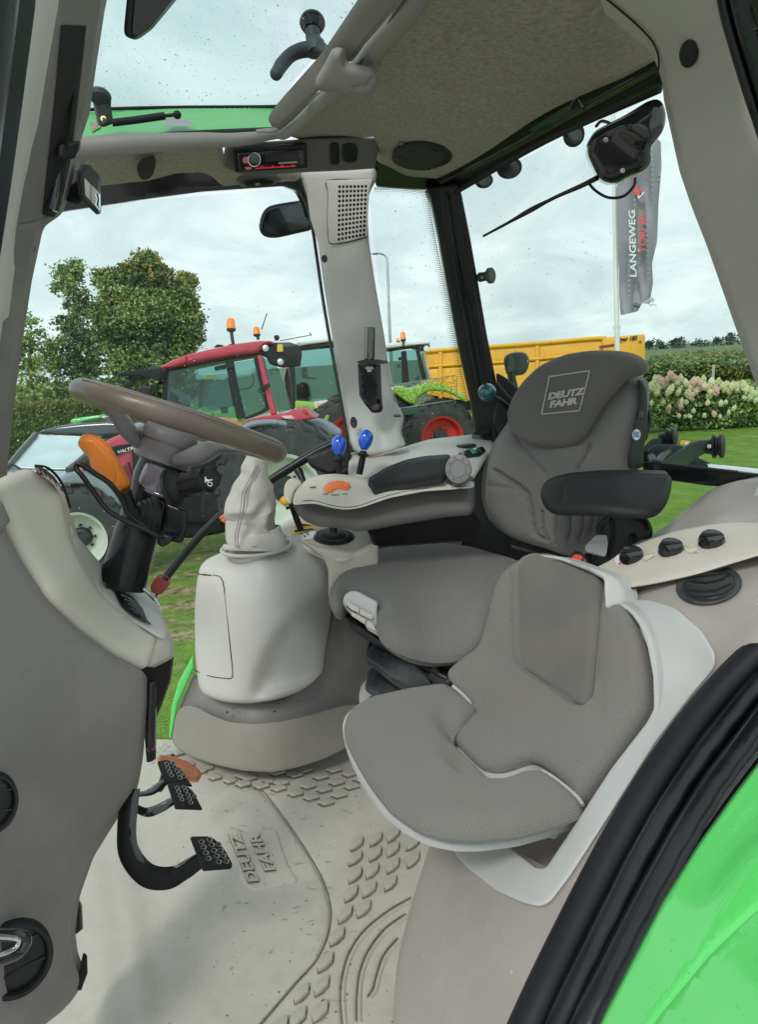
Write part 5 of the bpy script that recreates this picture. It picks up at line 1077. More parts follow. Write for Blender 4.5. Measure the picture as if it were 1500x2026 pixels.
surf('hinge_post', [(978, 782), (992, 785), (1015, 850), (1010, 875), (975, 872)], 2.06, m_blkm, rf, t=.03, r=.004, step=7, rc=3)
surf('lower_corner', [(934, 855), (1012, 850), (1020, 872), (936, 874)], 2.08, m_blkg, rf, t=.03, r=.004, step=8, rc=3)
lathe('window_knob', Q(947, 549, 1.97), Q(972, 545, 1.945) - Q(947, 549, 1.97), [(0, .010), (.004, .013), (.022, .012), (.03, .015), (.034, .021), (.042, .021), (.045, .017)], m_rub, rf, n=20)
lathe('knob_screw', Q(954, 549, 1.945), -Vector(FWD), [(0, .004), (.002, .0035)], m_steel, rf, n=10)

# lower rear cross bar
rb_ = T('rear_cross_bar', 'black bar with bright metal top edge below the rear window', 'bar', 1400, 940, 1.5)
surf('bar', [(1270, 915), (1340, 919), (1500, 936), (1560, 943), (1560, 968), (1400, 962), (1330, 952), (1280, 948)], [(1280, 930, 1.66), (1500, 940, 1.50), (1500, 965, 1.51)], m_blkg, rb_, t=.03, r=.003, step=10, rc=2)
surf('metal_edge', [(1400, 917), (1500, 927), (1560, 932), (1560, 941), (1500, 936), (1402, 924)], [(1400, 920, 1.60), (1500, 930, 1.50), (1500, 938, 1.48)], m_chrome, rb_, t=.02, r=.002, step=9, rc=1)

# exterior work lights in silhouette
for i, (u, v, rx, ry, lab) in enumerate([(1136, 268, 21, 22, 'round black work lamp under the rear roof edge, largest of three'), (1008, 333, 25, 20, 'round black work lamp under the rear roof edge, middle of three'), (958, 358, 18, 14, 'small grey work lamp under the rear roof edge, beside the corner post')]):
    z = (1.62, 1.80, 1.92)[i]
    wl = T('work_lamp', lab, 'lamp', u, v, z, group='work lamps hanging under the rear roof edge')
    lathe('housing', Q(u, v - ry * .3, z + .06), Q(u, v, z) - Q(u, v - ry * .3, z + .06), [(0, rx / F * z * .55), (.02, rx / F * z * .9), (.05, rx / F * z), (.065, rx / F * z), (.066, rx / F * z * .85)], m_blk, wl, n=22, sy=ry / rx)
    lathe('lens', Q(u, v, z - .003), -Vector(FWD), [(0, rx / F * z * .8), (.004, rx / F * z * .6), (.005, 0)], m_rub, wl, n=18)
    tube('stem', [Q(u, v - ry, z + .02), Q(u - 3, v - ry - 14, z + .02)], .008, m_blk, wl, n=8, sub=1)

# wiper motor
wm = T('rear_wiper_motor', 'black plastic wiper motor cover hanging in the rear window', 'wiper motor', 1230, 290, 1.32)
surf('cover', [(1154, 305, 20), (1163, 270, 25), (1195, 252, 20), (1240, 228), (1278, 205, 12), (1300, 201, 20), (1314, 225, 20), (1312, 262, 16), (1284, 296, 10), (1286, 328, 18), (1270, 346, 10), (1240, 355), (1215, 372, 20), (1183, 364, 22), (1168, 335)],
     [(1160, 300, 1.34), (1300, 210, 1.24), (1215, 370, 1.36), (1285, 330, 1.30)], m_blkg, wm, t=.06, r=.02, step=6, rc=14,
     h=lambda u, v: .014 * gs(u, v, 1272, 260, 30, 90, math.radians(-58)))
for x, y in ((1199, 277), (1232, 338)):
    lathe('screw', Q(x, y, 1.262 if x < 1210 else 1.285), -Vector(FWD), [(0, .0045), (.002, .004), (.0021, .002), (.001, .0)], m_steel, wm, n=14)
tube('wiper_link', [Q(1182, 352, 1.40), Q(1150, 368, 1.44), Q(1100, 390, 1.52), Q(1060, 411, 1.58)], [.0055, .005, .004, .004], m_blk, wm, n=8)
tube('wiper_blade', [Q(1080, 400, 1.55), Q(1050, 416, 1.60), Q(1000, 444, 1.68), Q(957, 467, 1.76)], [.0045, .006, .0035, .003], m_blk, wm, n=8)
tube('washer_hose', [Q(1165, 362, 1.40), Q(1180, 378, 1.38), Q(1205, 391, 1.36), Q(1235, 388, 1.34), Q(1255, 368, 1.33), Q(1258, 352, 1.33)], .0027, m_blk, wm, n=8)
tube('cable', [Q(1180, 250, 1.40), Q(1190, 240, 1.38), Q(1205, 243, 1.34), Q(1212, 250, 1.32)], .003, m_blk, wm, n=8)

# ---- near rear pillar (right)
pr = T('rear_pillar', 'wide pale grey rear pillar by the open door with one black plug', 'pillar', 1380, 300, 1.0)
d_pr = [(1160, 0, .94), (1420, 0, .84), (1300, 130, 1.06), (1340, 330, 1.12), (1500, 250, .93), (1500, 780, 1.20), (1450, 640, 1.20), (1600, 600, 1.0), (1640, 1000, 1.22)]
surf('cover', [(1120, -60), (1430, -60), (1424, 0), (1450, 90), (1478, 180), (1502, 255), (1600, 560), (1690, 1010), (1600, 1010), (1545, 880), (1502, 785), (1450, 640), (1400, 498), (1362, 400), (1340, 335), (1306, 182), (1304, 150), (1290, 105, 30), (1268, 70, 20), (1230, 40), (1195, 10), (1165, -5)],
     d_pr, m_greige, pr, t=.07, r=.018, step=12, rc=10)
tube('trim_joint', [Q(u, v, depthfn(d_pr)(u, v) - .0015 + .0) for u, v in [(1196, -6), (1225, 18), (1262, 50), (1290, 80), (1303, 108), (1304, 135), (1299, 148)]], .0014, m_seam, pr, n=6)
surf('plug', ovalp(1365, 105, 18, 27, 26, .05), lambda u, v, f=depthfn(d_pr): f(u, v) - .002, m_blkm, pr, t=.004, r=.004, lift=.005, step=6, rc=0)
surf('plug_dimple', ovalp(1358, 107, 2.6, 3.2, 10), lambda u, v, f=depthfn(d_pr): f(u, v) - .0085, m_seam, pr, t=.0005, r=0, step=5, rc=0)
surf('door_seal', [(1424, -60), (1700, -60), (1700, 700), (1640, 700), (1590, 520), (1502, 255), (1476, 170), (1448, 80), (1430, 10)], [(1430, 0, .80), (1500, 240, .88), (1560, 0, .74), (1600, 500, .92)], m_seal, pr, t=.05, r=.015, step=12, rc=4,
     grooves=[([(1462, -30), (1485, 60), (1520, 180), (1600, 420)], 16, .012)])
tube('seal_bead', [Q(1428, -40, .80), Q(1436, 20, .82), Q(1458, 100, .845), Q(1484, 185, .87), Q(1512, 270, .90), Q(1560, 420, .93)], .007, m_seal, pr, n=10)
# ================================================================ floor mat
fm = thing('floor_mat', 'pale grey moulded rubber floor mat with raised diamonds and lettering', 'floor mat', QZ(500, 1750, FL))
dfl = hz(FL)
def fl_h(u, v):
    s = 0
    s += .010 / (1 + math.exp((u - (265 + (v - 1700) * .12)) / 9))            # raised step along the dashboard
    s += .006 / (1 + math.exp((u - (205 + (v - 1700) * .10)) / 9))
    return s
panel_edge = [(455, 1545), (480, 1550), (515, 1562), (540, 1590), (570, 1630), (610, 1690), (640, 1745), (654, 1800), (648, 1850), (625, 1900), (580, 1950), (520, 2020), (480, 2060)]
arcs = [[(812, 1776), (770, 1800), (720, 1840), (690, 1885), (676, 1935), (674, 1980), (680, 2050)],
        [(801, 1808), (760, 1838), (728, 1880), (711, 1925), (706, 1975), (706, 2020)],
        [(786, 1856), (758, 1890), (743, 1935), (738, 1955), (727, 1972)]]
surf('mat_sheet', [(240, 1458), (345, 1462), (520, 1490), (700, 1440), (830, 1440), (1000, 1600), (980, 1700), (900, 2120), (-250, 2120), (-150, 1800), (0, 1600)], dfl, m_mat, fm, t=.02, r=.004, step=14, rc=0, h=fl_h,
     grooves=[(panel_edge, 6, .0035)] + [(a, 7, .004) for a in arcs])
def on_floor(u, v, dz=0): return QZ(u, v, FL + dz)
pads = [(719,1669),(744,1661),(779,1651),(706,1670),(706,1699),(736,1690),(779,1681),(818,1668),(703,1732),(735,1723),(776,1713),(818,1699),(695,1769),(731,1760),(773,1749),
        (683,1810),(720,1798),(667,1854),(645,1904),(597,1968),(638,1954),(590,2014),(636,2004),(554,2030)]
pads = [(706,1670),(744,1661),(779,1651),(703,1699),(743,1690),(778,1682),(818,1668),(703,1732),(737,1725),(778,1714),(818,1701),(695,1769),(731,1760),(773,1749),(683,1810),(720,1800),(667,1855),(644,1905),(597,1968),(637,1952),(590,2014),(634,2004),(552,2035)]
pads += [(640,1510-3),(605,1520),(688,1520+3),(660,1531+3)]
# diamonds built as thin slabs: each ring follows the floor plane
def diamond(c, wu, wv, sk):
    u, v = c
    pts = [(u - wu * .5, v + wv * .22), (u - wu * .42, v + wv * .5), (u + wu * .05, v + wv * .38), (u + wu * .5, v - wv * .12 * sk - wv*.05), (u + wu * .5, v - wv * .5), (u + wu * .02, v - wv * .40)]
    return pts
class RNG: pass
rnd = random.Random(4)
PADS = []
big = [(706,1671,25,26),(744,1662,24,26),(779,1652,24,30),(703,1700,27,27),(743,1691,24,28),(778,1682,24,28),(818,1669,24,28),(703,1733,26,30),(737,1725,25,29),(778,1714,24,29),(818,1702,24,32),
       (695,1770,26,32),(731,1761,27,31),(773,1749,24,30),(683,1811,28,34),(720,1800,27,33),(667,1855,29,36),(644,1906,31,38),(597,1968,30,38),(637,1953,29,38),(590,2016,32,42),(634,2004,31,42),(553,2036,34,44),(545,2080,34,44),(590,2070,34,44),(815,1640,18,20)]
for (u, v, a, b) in big:
    surf('tread_pad', [(u - a * .50, v + b * .20), (u - a * .46, v + b * .50), (u + a * .02, v + b * .28), (u + a * .46, v - b * .05), (u + a * .50, v - b * .50), (u + a * .25, v - b * .42), (u - a * .35, v - b * .12)],
         lambda u, v: dfl(u, v), m_pad, fm, t=.001, r=.0012, step=9, rc=3, lift=.0075, tdir=(0, 0, -1)); PADS.append((u, v, a, b, 0))
small = []
for j, row in enumerate([[(481,1551),(517,1555),(551,1560),(584,1570),(615,1578),(645,1588)], [(492,1540-.5),(525,1547),(556,1551-2),(610,1555),(641,1562),(671,1573)], [(548,1533-4),(584,1533),(634,1540-3),(666,1548),(695,1556)], [(480,1534),(603,1532-8),(661,1523),(692,1531),(714,1541)], [(455,1545),(425,1538),(396,1526),(372,1514),(410,1519),(345,1506),(330,1492),(352,1490)]]):
    small += row
for (u, v) in small:
    a, b = 33, 13
    if u < 470: a, b = 27, 11
    surf('tread_pad', [(u - a * .5, v + b * .05), (u - a * .12, v + b * .5), (u + a * .5, v + b * .02), (u + a * .42, v - b * .22), (u + a * .1, v - b * .5), (u - a * .28, v - b * .2)], lambda u, v: dfl(u, v), m_pad, fm, t=.001, r=.001, step=10, rc=2, lift=.005, tdir=(0, 0, -1)); PADS.append((u, v, a, b, 1))
for (u, v) in [(324,1473),(316,1480),(308,1488),(322,1484),(313,1493),(306,1500),(300,1508),(318,1499),(330,1477)]:
    surf('tread_pad', [(u - 5, v + 1), (u, v + 3.5), (u + 5.5, v + 1), (u + 4, v - 2), (u - 2, v - 3)], lambda u, v: dfl(u, v), m_pad, fm, t=.001, r=.0008, step=9, rc=1, lift=.003, tdir=(0, 0, -1))
for a in arcs:
    for k in (0,):
        tube('tread_arc', [on_floor(u + 6, v + 3, .0005) for u, v in a], .0035, m_pad, fm, n=8, flat=.6)
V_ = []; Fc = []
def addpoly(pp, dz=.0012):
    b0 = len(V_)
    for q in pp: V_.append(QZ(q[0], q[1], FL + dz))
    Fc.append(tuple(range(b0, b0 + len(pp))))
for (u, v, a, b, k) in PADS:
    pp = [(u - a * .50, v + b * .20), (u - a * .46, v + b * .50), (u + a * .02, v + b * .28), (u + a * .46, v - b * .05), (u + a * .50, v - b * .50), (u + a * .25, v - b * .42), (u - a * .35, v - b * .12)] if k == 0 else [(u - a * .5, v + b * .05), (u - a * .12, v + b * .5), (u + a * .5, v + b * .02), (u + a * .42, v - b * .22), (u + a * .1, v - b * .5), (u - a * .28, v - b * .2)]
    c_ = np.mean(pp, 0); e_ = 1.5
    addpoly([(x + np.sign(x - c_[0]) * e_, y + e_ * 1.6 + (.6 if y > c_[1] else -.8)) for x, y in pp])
gd_ = link('pad_shade', V_, Fc, MAT('groove_shade', (.17, .155, .125), .8, var=.3, vscale=40), fm, smooth=False); gd_['kind'] = 'stuff'  # dark polygons shifted below each pad, shade along its lower edge painted in
for a in [panel_edge] + arcs: tube('groove_shade_line', [on_floor(u, v, .0002) for u, v in a], .0016, bpy.data.materials['groove_shade'], fm, n=6)  # painted shade lines along the panel edge and arcs
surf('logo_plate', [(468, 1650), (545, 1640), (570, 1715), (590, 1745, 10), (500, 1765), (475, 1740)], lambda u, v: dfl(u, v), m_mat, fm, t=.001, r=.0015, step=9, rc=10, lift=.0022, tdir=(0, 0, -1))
text('lettering', 'DEUTZ', 512.5, 1746, (-12.5, -30.5), (-30, 3), dfl, bpy.data.materials['groove_shade'], fm, thick=.0015, bold=.055, lift=.0035, space=.98)  # dark offset underlay, painted shade around the raised letters
text('lettering', 'FAHR', 545.5, 1724, (-14.0, -30.5), (-30, 3), dfl, bpy.data.materials['groove_shade'], fm, thick=.0015, bold=.055, lift=.0035, space=.98)  # dark offset underlay, painted shade around the raised letters
text('lettering', 'DEUTZ', 512, 1744, (-12.5, -30.5), (-30, 3), dfl, m_pad, fm, thick=.003, bold=.03, lift=.007, space=.98)
text('lettering', 'FAHR', 545, 1722, (-14.0, -30.5), (-30, 3), dfl, m_pad, fm, thick=.003, bold=.03, lift=.007, space=.98)

# ================================================================ dashboard console (left)
ds = T('dashboard_console', 'tall grey dashboard console with pale top band and round air vents', 'dashboard', 150, 1400, 1.05)
d_dash = [(0, 1050, .92), (150, 1150, 1.02), (300, 1330, 1.16), (290, 1500, 1.20), (200, 1680, 1.16), (0, 1500, .93), (160, 1850, 1.10), (0, 1900, .90), (130, 2020, 1.04), (0, 1200, .93), (-150, 1500, .84), (100, 1500, 1.02)]
surf('side_panel', [(-180, 1000), (0, 1010), (25, 1045), (60, 1110), (110, 1185), (170, 1245), (240, 1298), (300, 1325), (300, 1380), (291, 1500), (280, 1560), (240, 1620), (190, 1700), (162, 1780), (152, 1850), (158, 1900), (172, 1930), (170, 1960, 30), (140, 2005), (95, 2040), (50, 2120), (-180, 2120)],
     d_dash, m_dash, ds, t=.05, r=.022, step=13, rc=14, grooves=[([(-20, 1060), (6, 1055), (22, 1030)], 5, .003)])
surf('shadow_gap', [(270, 1310), (330, 1280), (345, 1296), (338, 1345), (322, 1390), (310, 1420), (308, 1505, 6), (294, 1512), (290, 1460)], [(296, 1335, 1.22), (345, 1300, 1.26), (300, 1500, 1.28)], m_blkm, ds, t=.03, r=.006, step=8, rc=4)
surf('side_clip', [(295, 1352), (310, 1348), (309, 1480, 4), (296, 1492), (291, 1480)], [(295, 1352, 1.20), (310, 1350, 1.21), (300, 1490, 1.24)], m_blkg, ds, t=.02, r=.004, step=8, rc=3)
surf('lower_clip', [(152, 1770), (162, 1790), (164, 1838), (152, 1848)], [(152, 1770, 1.16), (162, 1790, 1.165), (152, 1848, 1.13)], m_blk, ds, t=.02, r=.003, step=7, rc=2)
surf('base_fold', [(166, 1884), (172, 1890), (173, 1925), (160, 1960), (150, 1955)], [(166, 1884, 1.13), (172, 1925, 1.12), (150, 1955, 1.09)], m_blkm, ds, t=.01, r=.002, step=7, rc=2)
d_tr = [(0, 960, .93), (70, 925, 1.02), (140, 1000, 1.06), (150, 1150, 1.04), (210, 1160, 1.14), (300, 1270, 1.17), (345, 1270, 1.20), (300, 1330, 1.155), (60, 1120, .96), (0, 1050, .92), (320, 1200, 1.26), (120, 1080, 1.03)]
surf('top_band', [(-60, 960), (2, 950, 8), (30, 935), (66, 922, 6), (110, 945), (130, 975), (138, 1010, 25), (145, 1050), (155, 1080), (175, 1120), (200, 1160), (225, 1187), (260, 1213), (300, 1235), (322, 1250, 6), (312, 1295), (300, 1322, 10), (285, 1318), (240, 1296), (170, 1245), (110, 1183), (60, 1108), (25, 1042), (2, 990), (-60, 990)],
     d_tr, m_trim, ds, t=.06, r=.016, step=10, rc=12)
surf('top_band_end', [(318, 1246, 6), (330, 1240), (342, 1262, 14), (347, 1285), (344, 1300, 8), (336, 1306), (300, 1324), (298, 1300)], [(318, 1246, 1.19), (345, 1280, 1.22), (300, 1322, 1.175)], m_trim, ds, t=.04, r=.012, step=7, rc=8)
d_cw = [(200, 1160, 1.17), (145, 1040, 1.10), (230, 1155, 1.26), (300, 1190, 1.28), (330, 1240, 1.22), (250, 1215, 1.17), (160, 1080, 1.13)]
surf('cowl', [(140, 1010), (150, 1058), (205, 1122, 4), (200, 1160), (228, 1163), (260, 1160), (290, 1175), (315, 1200), (332, 1238), (336, 1262), (318, 1256), (280, 1232), (240, 1208), (205, 1178), (175, 1138), (152, 1090)],
     d_cw, m_pod, ds, t=.03, r=.006, step=8, rc=10)
surf('cowl_vent', [(227, 1170), (235, 1168), (262, 1180), (282, 1203), (292, 1228), (300, 1236), (262, 1216), (240, 1197)], [(a, b, c - .012) for a, b, c in d_cw], m_blk, ds, t=.003, r=.001, step=7, rc=2)
for k in range(4):
    f = k / 3
    tube('vent_bar', [Q(239 + 7 * k, 1176 + 9 * k, 1.187), Q(258 + 6 * k, 1186 + 9 * k, 1.187), Q(278 + 3 * k, 1206 + 8 * k, 1.187)], .0022, m_blkg, ds, n=6)
# demister vent on top
vt = surf('top_vent', [(66, 921, 3), (85, 927), (105, 943), (118, 962), (124, 975, 4), (112, 962), (96, 945), (74, 938)], [(66, 921, 1.03), (124, 975, 1.06), (90, 940, 1.03)], m_blk, ds, t=.008, r=.001, step=6, rc=4)
for k in range(5):
    f = k / 4; a = (72 + 40 * f, 926 + 30 * f ** 1.3)
    tube('vent_bar', [Q(a[0], a[1], 1.022), Q(a[0] + 7, a[1] + 10 + 3 * f, 1.02)], .0012, m_dash, ds, n=6, sub=1)
tube('vent_rim', [Q(68, 921, 1.02), Q(92, 925, 1.03), Q(112, 942, 1.05), Q(126, 966, 1.055), Q(138, 1005, 1.07)], .002, m_blk, ds, n=6)
surf('left_notch', [(-20, 1000), (2, 988), (20, 1030), (2, 1052), (-20, 1064)], [(0, 990, .92), (20, 1030, .935), (0, 1050, .915)], m_dash, ds, t=.01, r=.006, step=8, rc=5, lift=.003)
# round vents on the side
def round_vent(name, lab, cu, cv, a, b, z, nrm, parent=None, xd=None):
    pass
def disc_vent(par, cu, cv, z, R, sx, sy, nrm, xdir, mat=None, slat=True, lab=None):
    mat = mat or m_blkm; c = Q(cu, cv, z); n_ = Vector(nrm).normalized()
    ring = lathe('air_vent', c, n_, [(-.01, R), (.003, R), (.006, R * .965), (.006, R * .86), (.001, R * .83), (-.006, R * .82)], mat, par, n=40, sx=sx, sy=sy, xdir=xdir)
    par = ring
    if lab: ring['label'] = lab
    inner = lathe('vent_flap', c - n_ * .004, n_, [(-.004, R * .82), (.003, R * .80), (.006, R * .55), (.0068, R * .2), (.0068, 0)], m_blk, par, n=36, sx=sx, sy=sy, xdir=xdir)
    X = Vector(xdir); X = (X - n_ * X.dot(n_)).normalized(); Y = n_.cross(X)
    for s in (-.34, .34):
        tube('flap_groove', [c + n_ * .0033 + X * R * sx * .72 * math.cos(t) * 1.0 + Y * R * sy * (s + .10 * math.cos(t * 0)) * 1.0 * 1 + Y * R * sy * (-.06) * math.cos(t) ** 2 for t in [math.pi * k / 8 for k in range(9)]], R * .012 + .0006, m_seam, par, n=6, sub=1)
    return ring
nd = (Vector(RGT) * .55 - Vector(FWD) * .83)
disc_vent(ds, -14, 1590, .905, .038, .75, 1.0, nd, Vector(RGT))
disc_vent(ds, 30, 1900, .915, .049, .9, 1.0, nd, Vector(RGT) + Vector(UPV) * .2)
hk = T('metal_hook', 'shiny bent metal door catch at the lower left edge', 'door catch', 10, 1870, .8)
tube('loop', [Q(-60, 1852, .76), Q(-20, 1850, .78), Q(20, 1850, .80), Q(46, 1853, .81), Q(49, 1868, .81), Q(36, 1885, .805), Q(10, 1896, .79), Q(-30, 1905, .77), Q(-60, 1910, .76)], .0065, m_blkg, hk, n=10)
tube('loop_edge', [Q(-60, 1855, .752), Q(-20, 1854, .772), Q(18, 1855, .792), Q(36, 1860, .80), Q(30, 1875, .80), Q(8, 1886, .785), Q(-30, 1896, .765)], .003, m_chrome, hk, n=8)

# ================================================================ pedals
def pedal(lab, quad, z4, arm, armr, par_lab, holes):
    t_ = T('pedal', lab, 'pedal', quad[0][0], quad[0][1], z4[0], group='foot pedals hanging under the dashboard')
    d_ = [(quad[i][0], quad[i][1], z4[i]) for i in range(4)]
    df_ = depthfn(d_[:3])
    hp = []
    for (cu, cv) in holes: hp.append([(cu + 5.2 * math.cos(a), cv + 4.2 * math.sin(a)) for a in [k * math.pi / 5 for k in range(10)]])
    surf('tread_plate', quad + ([] if len(quad) == 4 else []), df_, m_blkm, t_, t=.004, r=.0015, step=10, rc=4, holes=hp)
    surf('backing', [(a + (np.mean([q[0] for q in quad]) - a) * .06, b + (np.mean([q[1] for q in quad]) - b) * .06) for a, b in [q[:2] for q in quad]], lambda u, v: df_(u, v) + .006, m_seam, t_, t=.006, r=0, step=20, rc=2)
    for h_ in hp:
        c_ = np.mean(h_, 0)
        tube('hole_rim', [Q(a, b, df_(a, b) - .0012) for a, b in h_], .0009, m_steel, t_, n=5, sub=1, closed=True)
    tube('arm', arm, armr, m_blkg, t_, n=4, sub=8, flat=.45)
    return t_
def grid4(a, b, c, d, nu, nv, m=.14):
    o = []
    for j in range(nv):
        for i in range(nu):
            s = m + (1 - 2 * m) * i / max(1, nu - 1); t = m + (1 - 2 * m) * (j + (.25 if i % 2 else -.1)) / max(1, nv - 1)
            t = min(max(t, .12), .88)
            x = np.array(a) * (1 - s) * (1 - t) + np.array(b) * s * (1 - t) + np.array(c) * s * t + np.array(d) * (1 - s) * t; o.append(tuple(x))
    return o
q1 = [(376, 1653), (418, 1655), (460, 1712), (400, 1722)]
q1b = [(376, 1653), (394, 1651), (418, 1656), (440, 1672), (460, 1705), (460, 1718), (400, 1722)]
t1 = pedal('clutch pedal: lowest black pedal on a long curved arm', [(376, 1655, 5), (418, 1654, 14), (443, 1678, 14), (460, 1710, 4), (458, 1718, 3), (402, 1722, 3)], (1.10, 1.16, 1.15, 1.12, 1.08, 1.06),
           [Q(258, 1560, 1.22), Q(250, 1640, 1.20), Q(256, 1690, 1.18), Q(290, 1731, 1.16), Q(335, 1737, 1.14), Q(372, 1718, 1.12), Q(402, 1698, 1.11)], [.017, .017, .0175, .0175, .017, .016, .014], '', [])
def holes_for(t_, pts, df_, ru=5.0, rv=4.2):
    for (a, b) in pts:
        ring = [(a + ru * math.cos(k * math.pi / 5), b + rv * math.sin(k * math.pi / 5)) for k in range(10)]
        tube('stud_ring', [Q(x, y, df_(x, y) - .0012) for x, y in ring], .0011, m_steel, t_, n=5, sub=1, closed=True)
        surf('stud_hole', ring, lambda u, v: df_(u, v) - .0004, m_seam, t_, t=.002, r=0, step=9, rc=0)
dfq = depthfn([(376, 1655, 1.10), (418, 1654, 1.16), (443, 1678, 1.15)])
holes_for(t1, zp(0, 1400, 2.419, [(963, 643), (1002, 632), (1045, 655), (973, 668), (1012, 657), (1055, 684), (984, 695), (1024, 684), (1068, 710), (997, 722), (1036, 710), (1046, 738), (1082, 736)]), dfq)
t2 = pedal('brake pedal: nearer of the two small black pedals', [(331, 1550, 4), (356, 1548, 10), (380, 1562, 12), (401, 1602, 3), (347, 1600, 3)], (1.30, 1.34, 1.35, 1.33, 1.28),
           [Q(262, 1596, 1.28), Q(290, 1607, 1.29), Q(318, 1598, 1.30), Q(345, 1582, 1.31)], [.015, .015, .015, .013], '', [])
dfq = depthfn([(331, 1550, 1.30), (356, 1548, 1.34), (380, 1562, 1.35)])
holes_for(t2, zp(0, 1400, 2.419, [(847, 385), (880, 382), (853, 403), (887, 399), (862, 422), (898, 417), (868, 441), (905, 436), (912, 455), (930, 425)]), dfq, 4.2, 3.2)
t3 = pedal('second brake pedal: farther of the two small black pedals, before the orange one', [(311, 1506, 4), (332, 1503, 6), (356, 1520, 12), (381, 1556, 3), (326, 1550, 3)], (1.36, 1.40, 1.41, 1.38, 1.33),
           [Q(268, 1572, 1.32), Q(295, 1568, 1.34), Q(315, 1555, 1.36), Q(328, 1546, 1.37)], [.012, .012, .012, .010], '', [])
dfq = depthfn([(311, 1506, 1.36), (332, 1503, 1.40), (356, 1520, 1.41)])
holes_for(t3, zp(0, 1400, 2.419, [(797, 270), (827, 267), (803, 288), (835, 284), (810, 307), (845, 303), (819, 324), (855, 320), (868, 311), (860, 336), (880, 330)]), dfq, 4.2, 3.2)
t4 = T('throttle_pedal', 'ribbed terracotta orange throttle pedal behind the black pedals', 'pedal', 355, 1515, 1.45, group='foot pedals hanging under the dashboard')
surf('tread_plate', [(310, 1500, 8), (320, 1493, 8), (340, 1495), (375, 1508), (397, 1524, 10), (399, 1535, 8), (388, 1541, 6), (372, 1538), (345, 1525), (318, 1510)], [(312, 1500, 1.43), (398, 1530, 1.47), (340, 1493, 1.49)], m_pedal, t4, t=.014, r=.004, step=6, rc=8,
     grooves=[([(318 + 2 * k, 1509 - 3.4 * k), (380 + 3 * k, 1538 - 4.5 * k)], 2.2, .0015) for k in range(5)])
surf('base', [(368, 1538), (398, 1534), (392, 1548), (376, 1548)], 1.475, m_pedal, t4, t=.01, r=.003, step=6, rc=3)
tube('arm', [Q(330, 1520, 1.50), Q(322, 1545, 1.50), Q(316, 1560, 1.46)], .008, m_blk, t4, n=6)

# ================================================================ steering column
sc = T('steering_column', 'black steering column with clear cover, horn stalk and grey hub', 'steering column', 300, 1050, 1.25)
axd = Vector(Q(345, 850, 1.25) - Q(243, 1125, 1.25)); 
tube('column_tube', [Q(240, 1160, 1.25), Q(262, 1080, 1.25), Q(278, 1020, 1.25), Q(286, 990, 1.25)], [.041, .038, .034, .032], m_col, sc, n=28, sub=5)
tube('upper_tube', [Q(270, 1050, 1.25), Q(290, 1000, 1.25), Q(308, 950, 1.25), Q(322, 905, 1.25)], [.034, .034, .040, .036], m_col, sc, n=28, sub=4)
surf('clear_cover', zp(0, 800, 3, [(862, 335, 8), (900, 345), (1010, 395, 10), (1060, 405), (1110, 400), (1100, 440), (1030, 500), (985, 570, 12), (900, 545), (792, 495, 10), (810, 440)]), [(290, 920, 1.205), (345, 935, 1.20), (275, 965, 1.215), (330, 985, 1.205), (365, 935, 1.235)], MAT('smoked_cover', (.12, .115, .14), .12, var=.1, coat=1.0, rvar=.03), sc, t=.05, r=.008, step=6, rc=6,
     grooves=[(zp(0, 800, 3, [(800, 475), (900, 515), (985, 545)]), 3, .002)])
surf('relay_box', zp(0, 800, 3, [(875, 555, 8), (960, 575), (1110, 635, 6), (1105, 740), (1075, 830, 6), (1000, 815), (930, 790), (900, 700), (935, 640)]), [(292, 985, 1.20), (370, 1012, 1.19), (358, 1075, 1.20), (310, 1060, 1.20)], m_col, sc, t=.05, r=.004, step=7, rc=4, grooves=[(zp(0, 800, 3, [(975, 590), (940, 780)]), 4, .003)])
surf('relay_tab', zp(0, 800, 3, [(1085, 725), (1108, 732), (1100, 780), (1070, 830), (1062, 800)]), 1.205, m_blk, sc, t=.02, r=.002, step=6, rc=2)
# boots
bc = Q(300, 1018, 1.195); bdir = (Q(264, 1013, 1.19) - Q(303, 1017, 1.20)).normalized() - Vector(FWD) * .35
lathe('stalk_boot', Q(305, 1018, 1.205), bdir, [(0, .031), (.006, .031), (.008, .027), (.013, .027), (.015, .023), (.020, .023), (.022, .019), (.027, .019), (.029, .014), (.036, .012)], m_blkm, sc, n=26)
lathe('indicator_boot', Q(338, 966, 1.185), (Q(430, 945, 1.17) - Q(345, 968, 1.19)).normalized(), [(0, .033), (.005, .032), (.007, .028), (.011, .029), (.015, .024), (.022, .019)], m_blkm, sc, n=26)
stk = lathe('horn_stalk', Q(358, 962, 1.18), (Q(425, 946, 1.15) - Q(358, 962, 1.18)).normalized(), [(0, .012), (.006, .019), (.045, .021), (.049, .022), (.056, .022), (.058, .019)], m_blk, sc, n=40, rib=lambda th, i: (.05 * (1 if math.sin(th * 9) > 0 else -1) if i in (1, 2) else 0))
E2 = Q(425, 946, 1.15); sd_ = (Q(425, 946, 1.15) - Q(358, 962, 1.18)).normalized()
lathe('horn_button', Q(416, 948, 1.152), (sd_ * .35 - Vector(FWD)).normalized(), [(0, .0165), (.004, .0165), (.006, .014), (.0065, 0)], m_blkm, sc, n=30)
dhn = 1.1435
surf('horn_mark', zp(0, 800, 3, [(1215, 430), (1224, 432), (1222, 440), (1235, 447), (1260, 445), (1262, 450), (1240, 455), (1222, 458), (1221, 465), (1214, 462)]), dhn, m_sk, sc, t=.0006, r=0, step=9, rc=0)
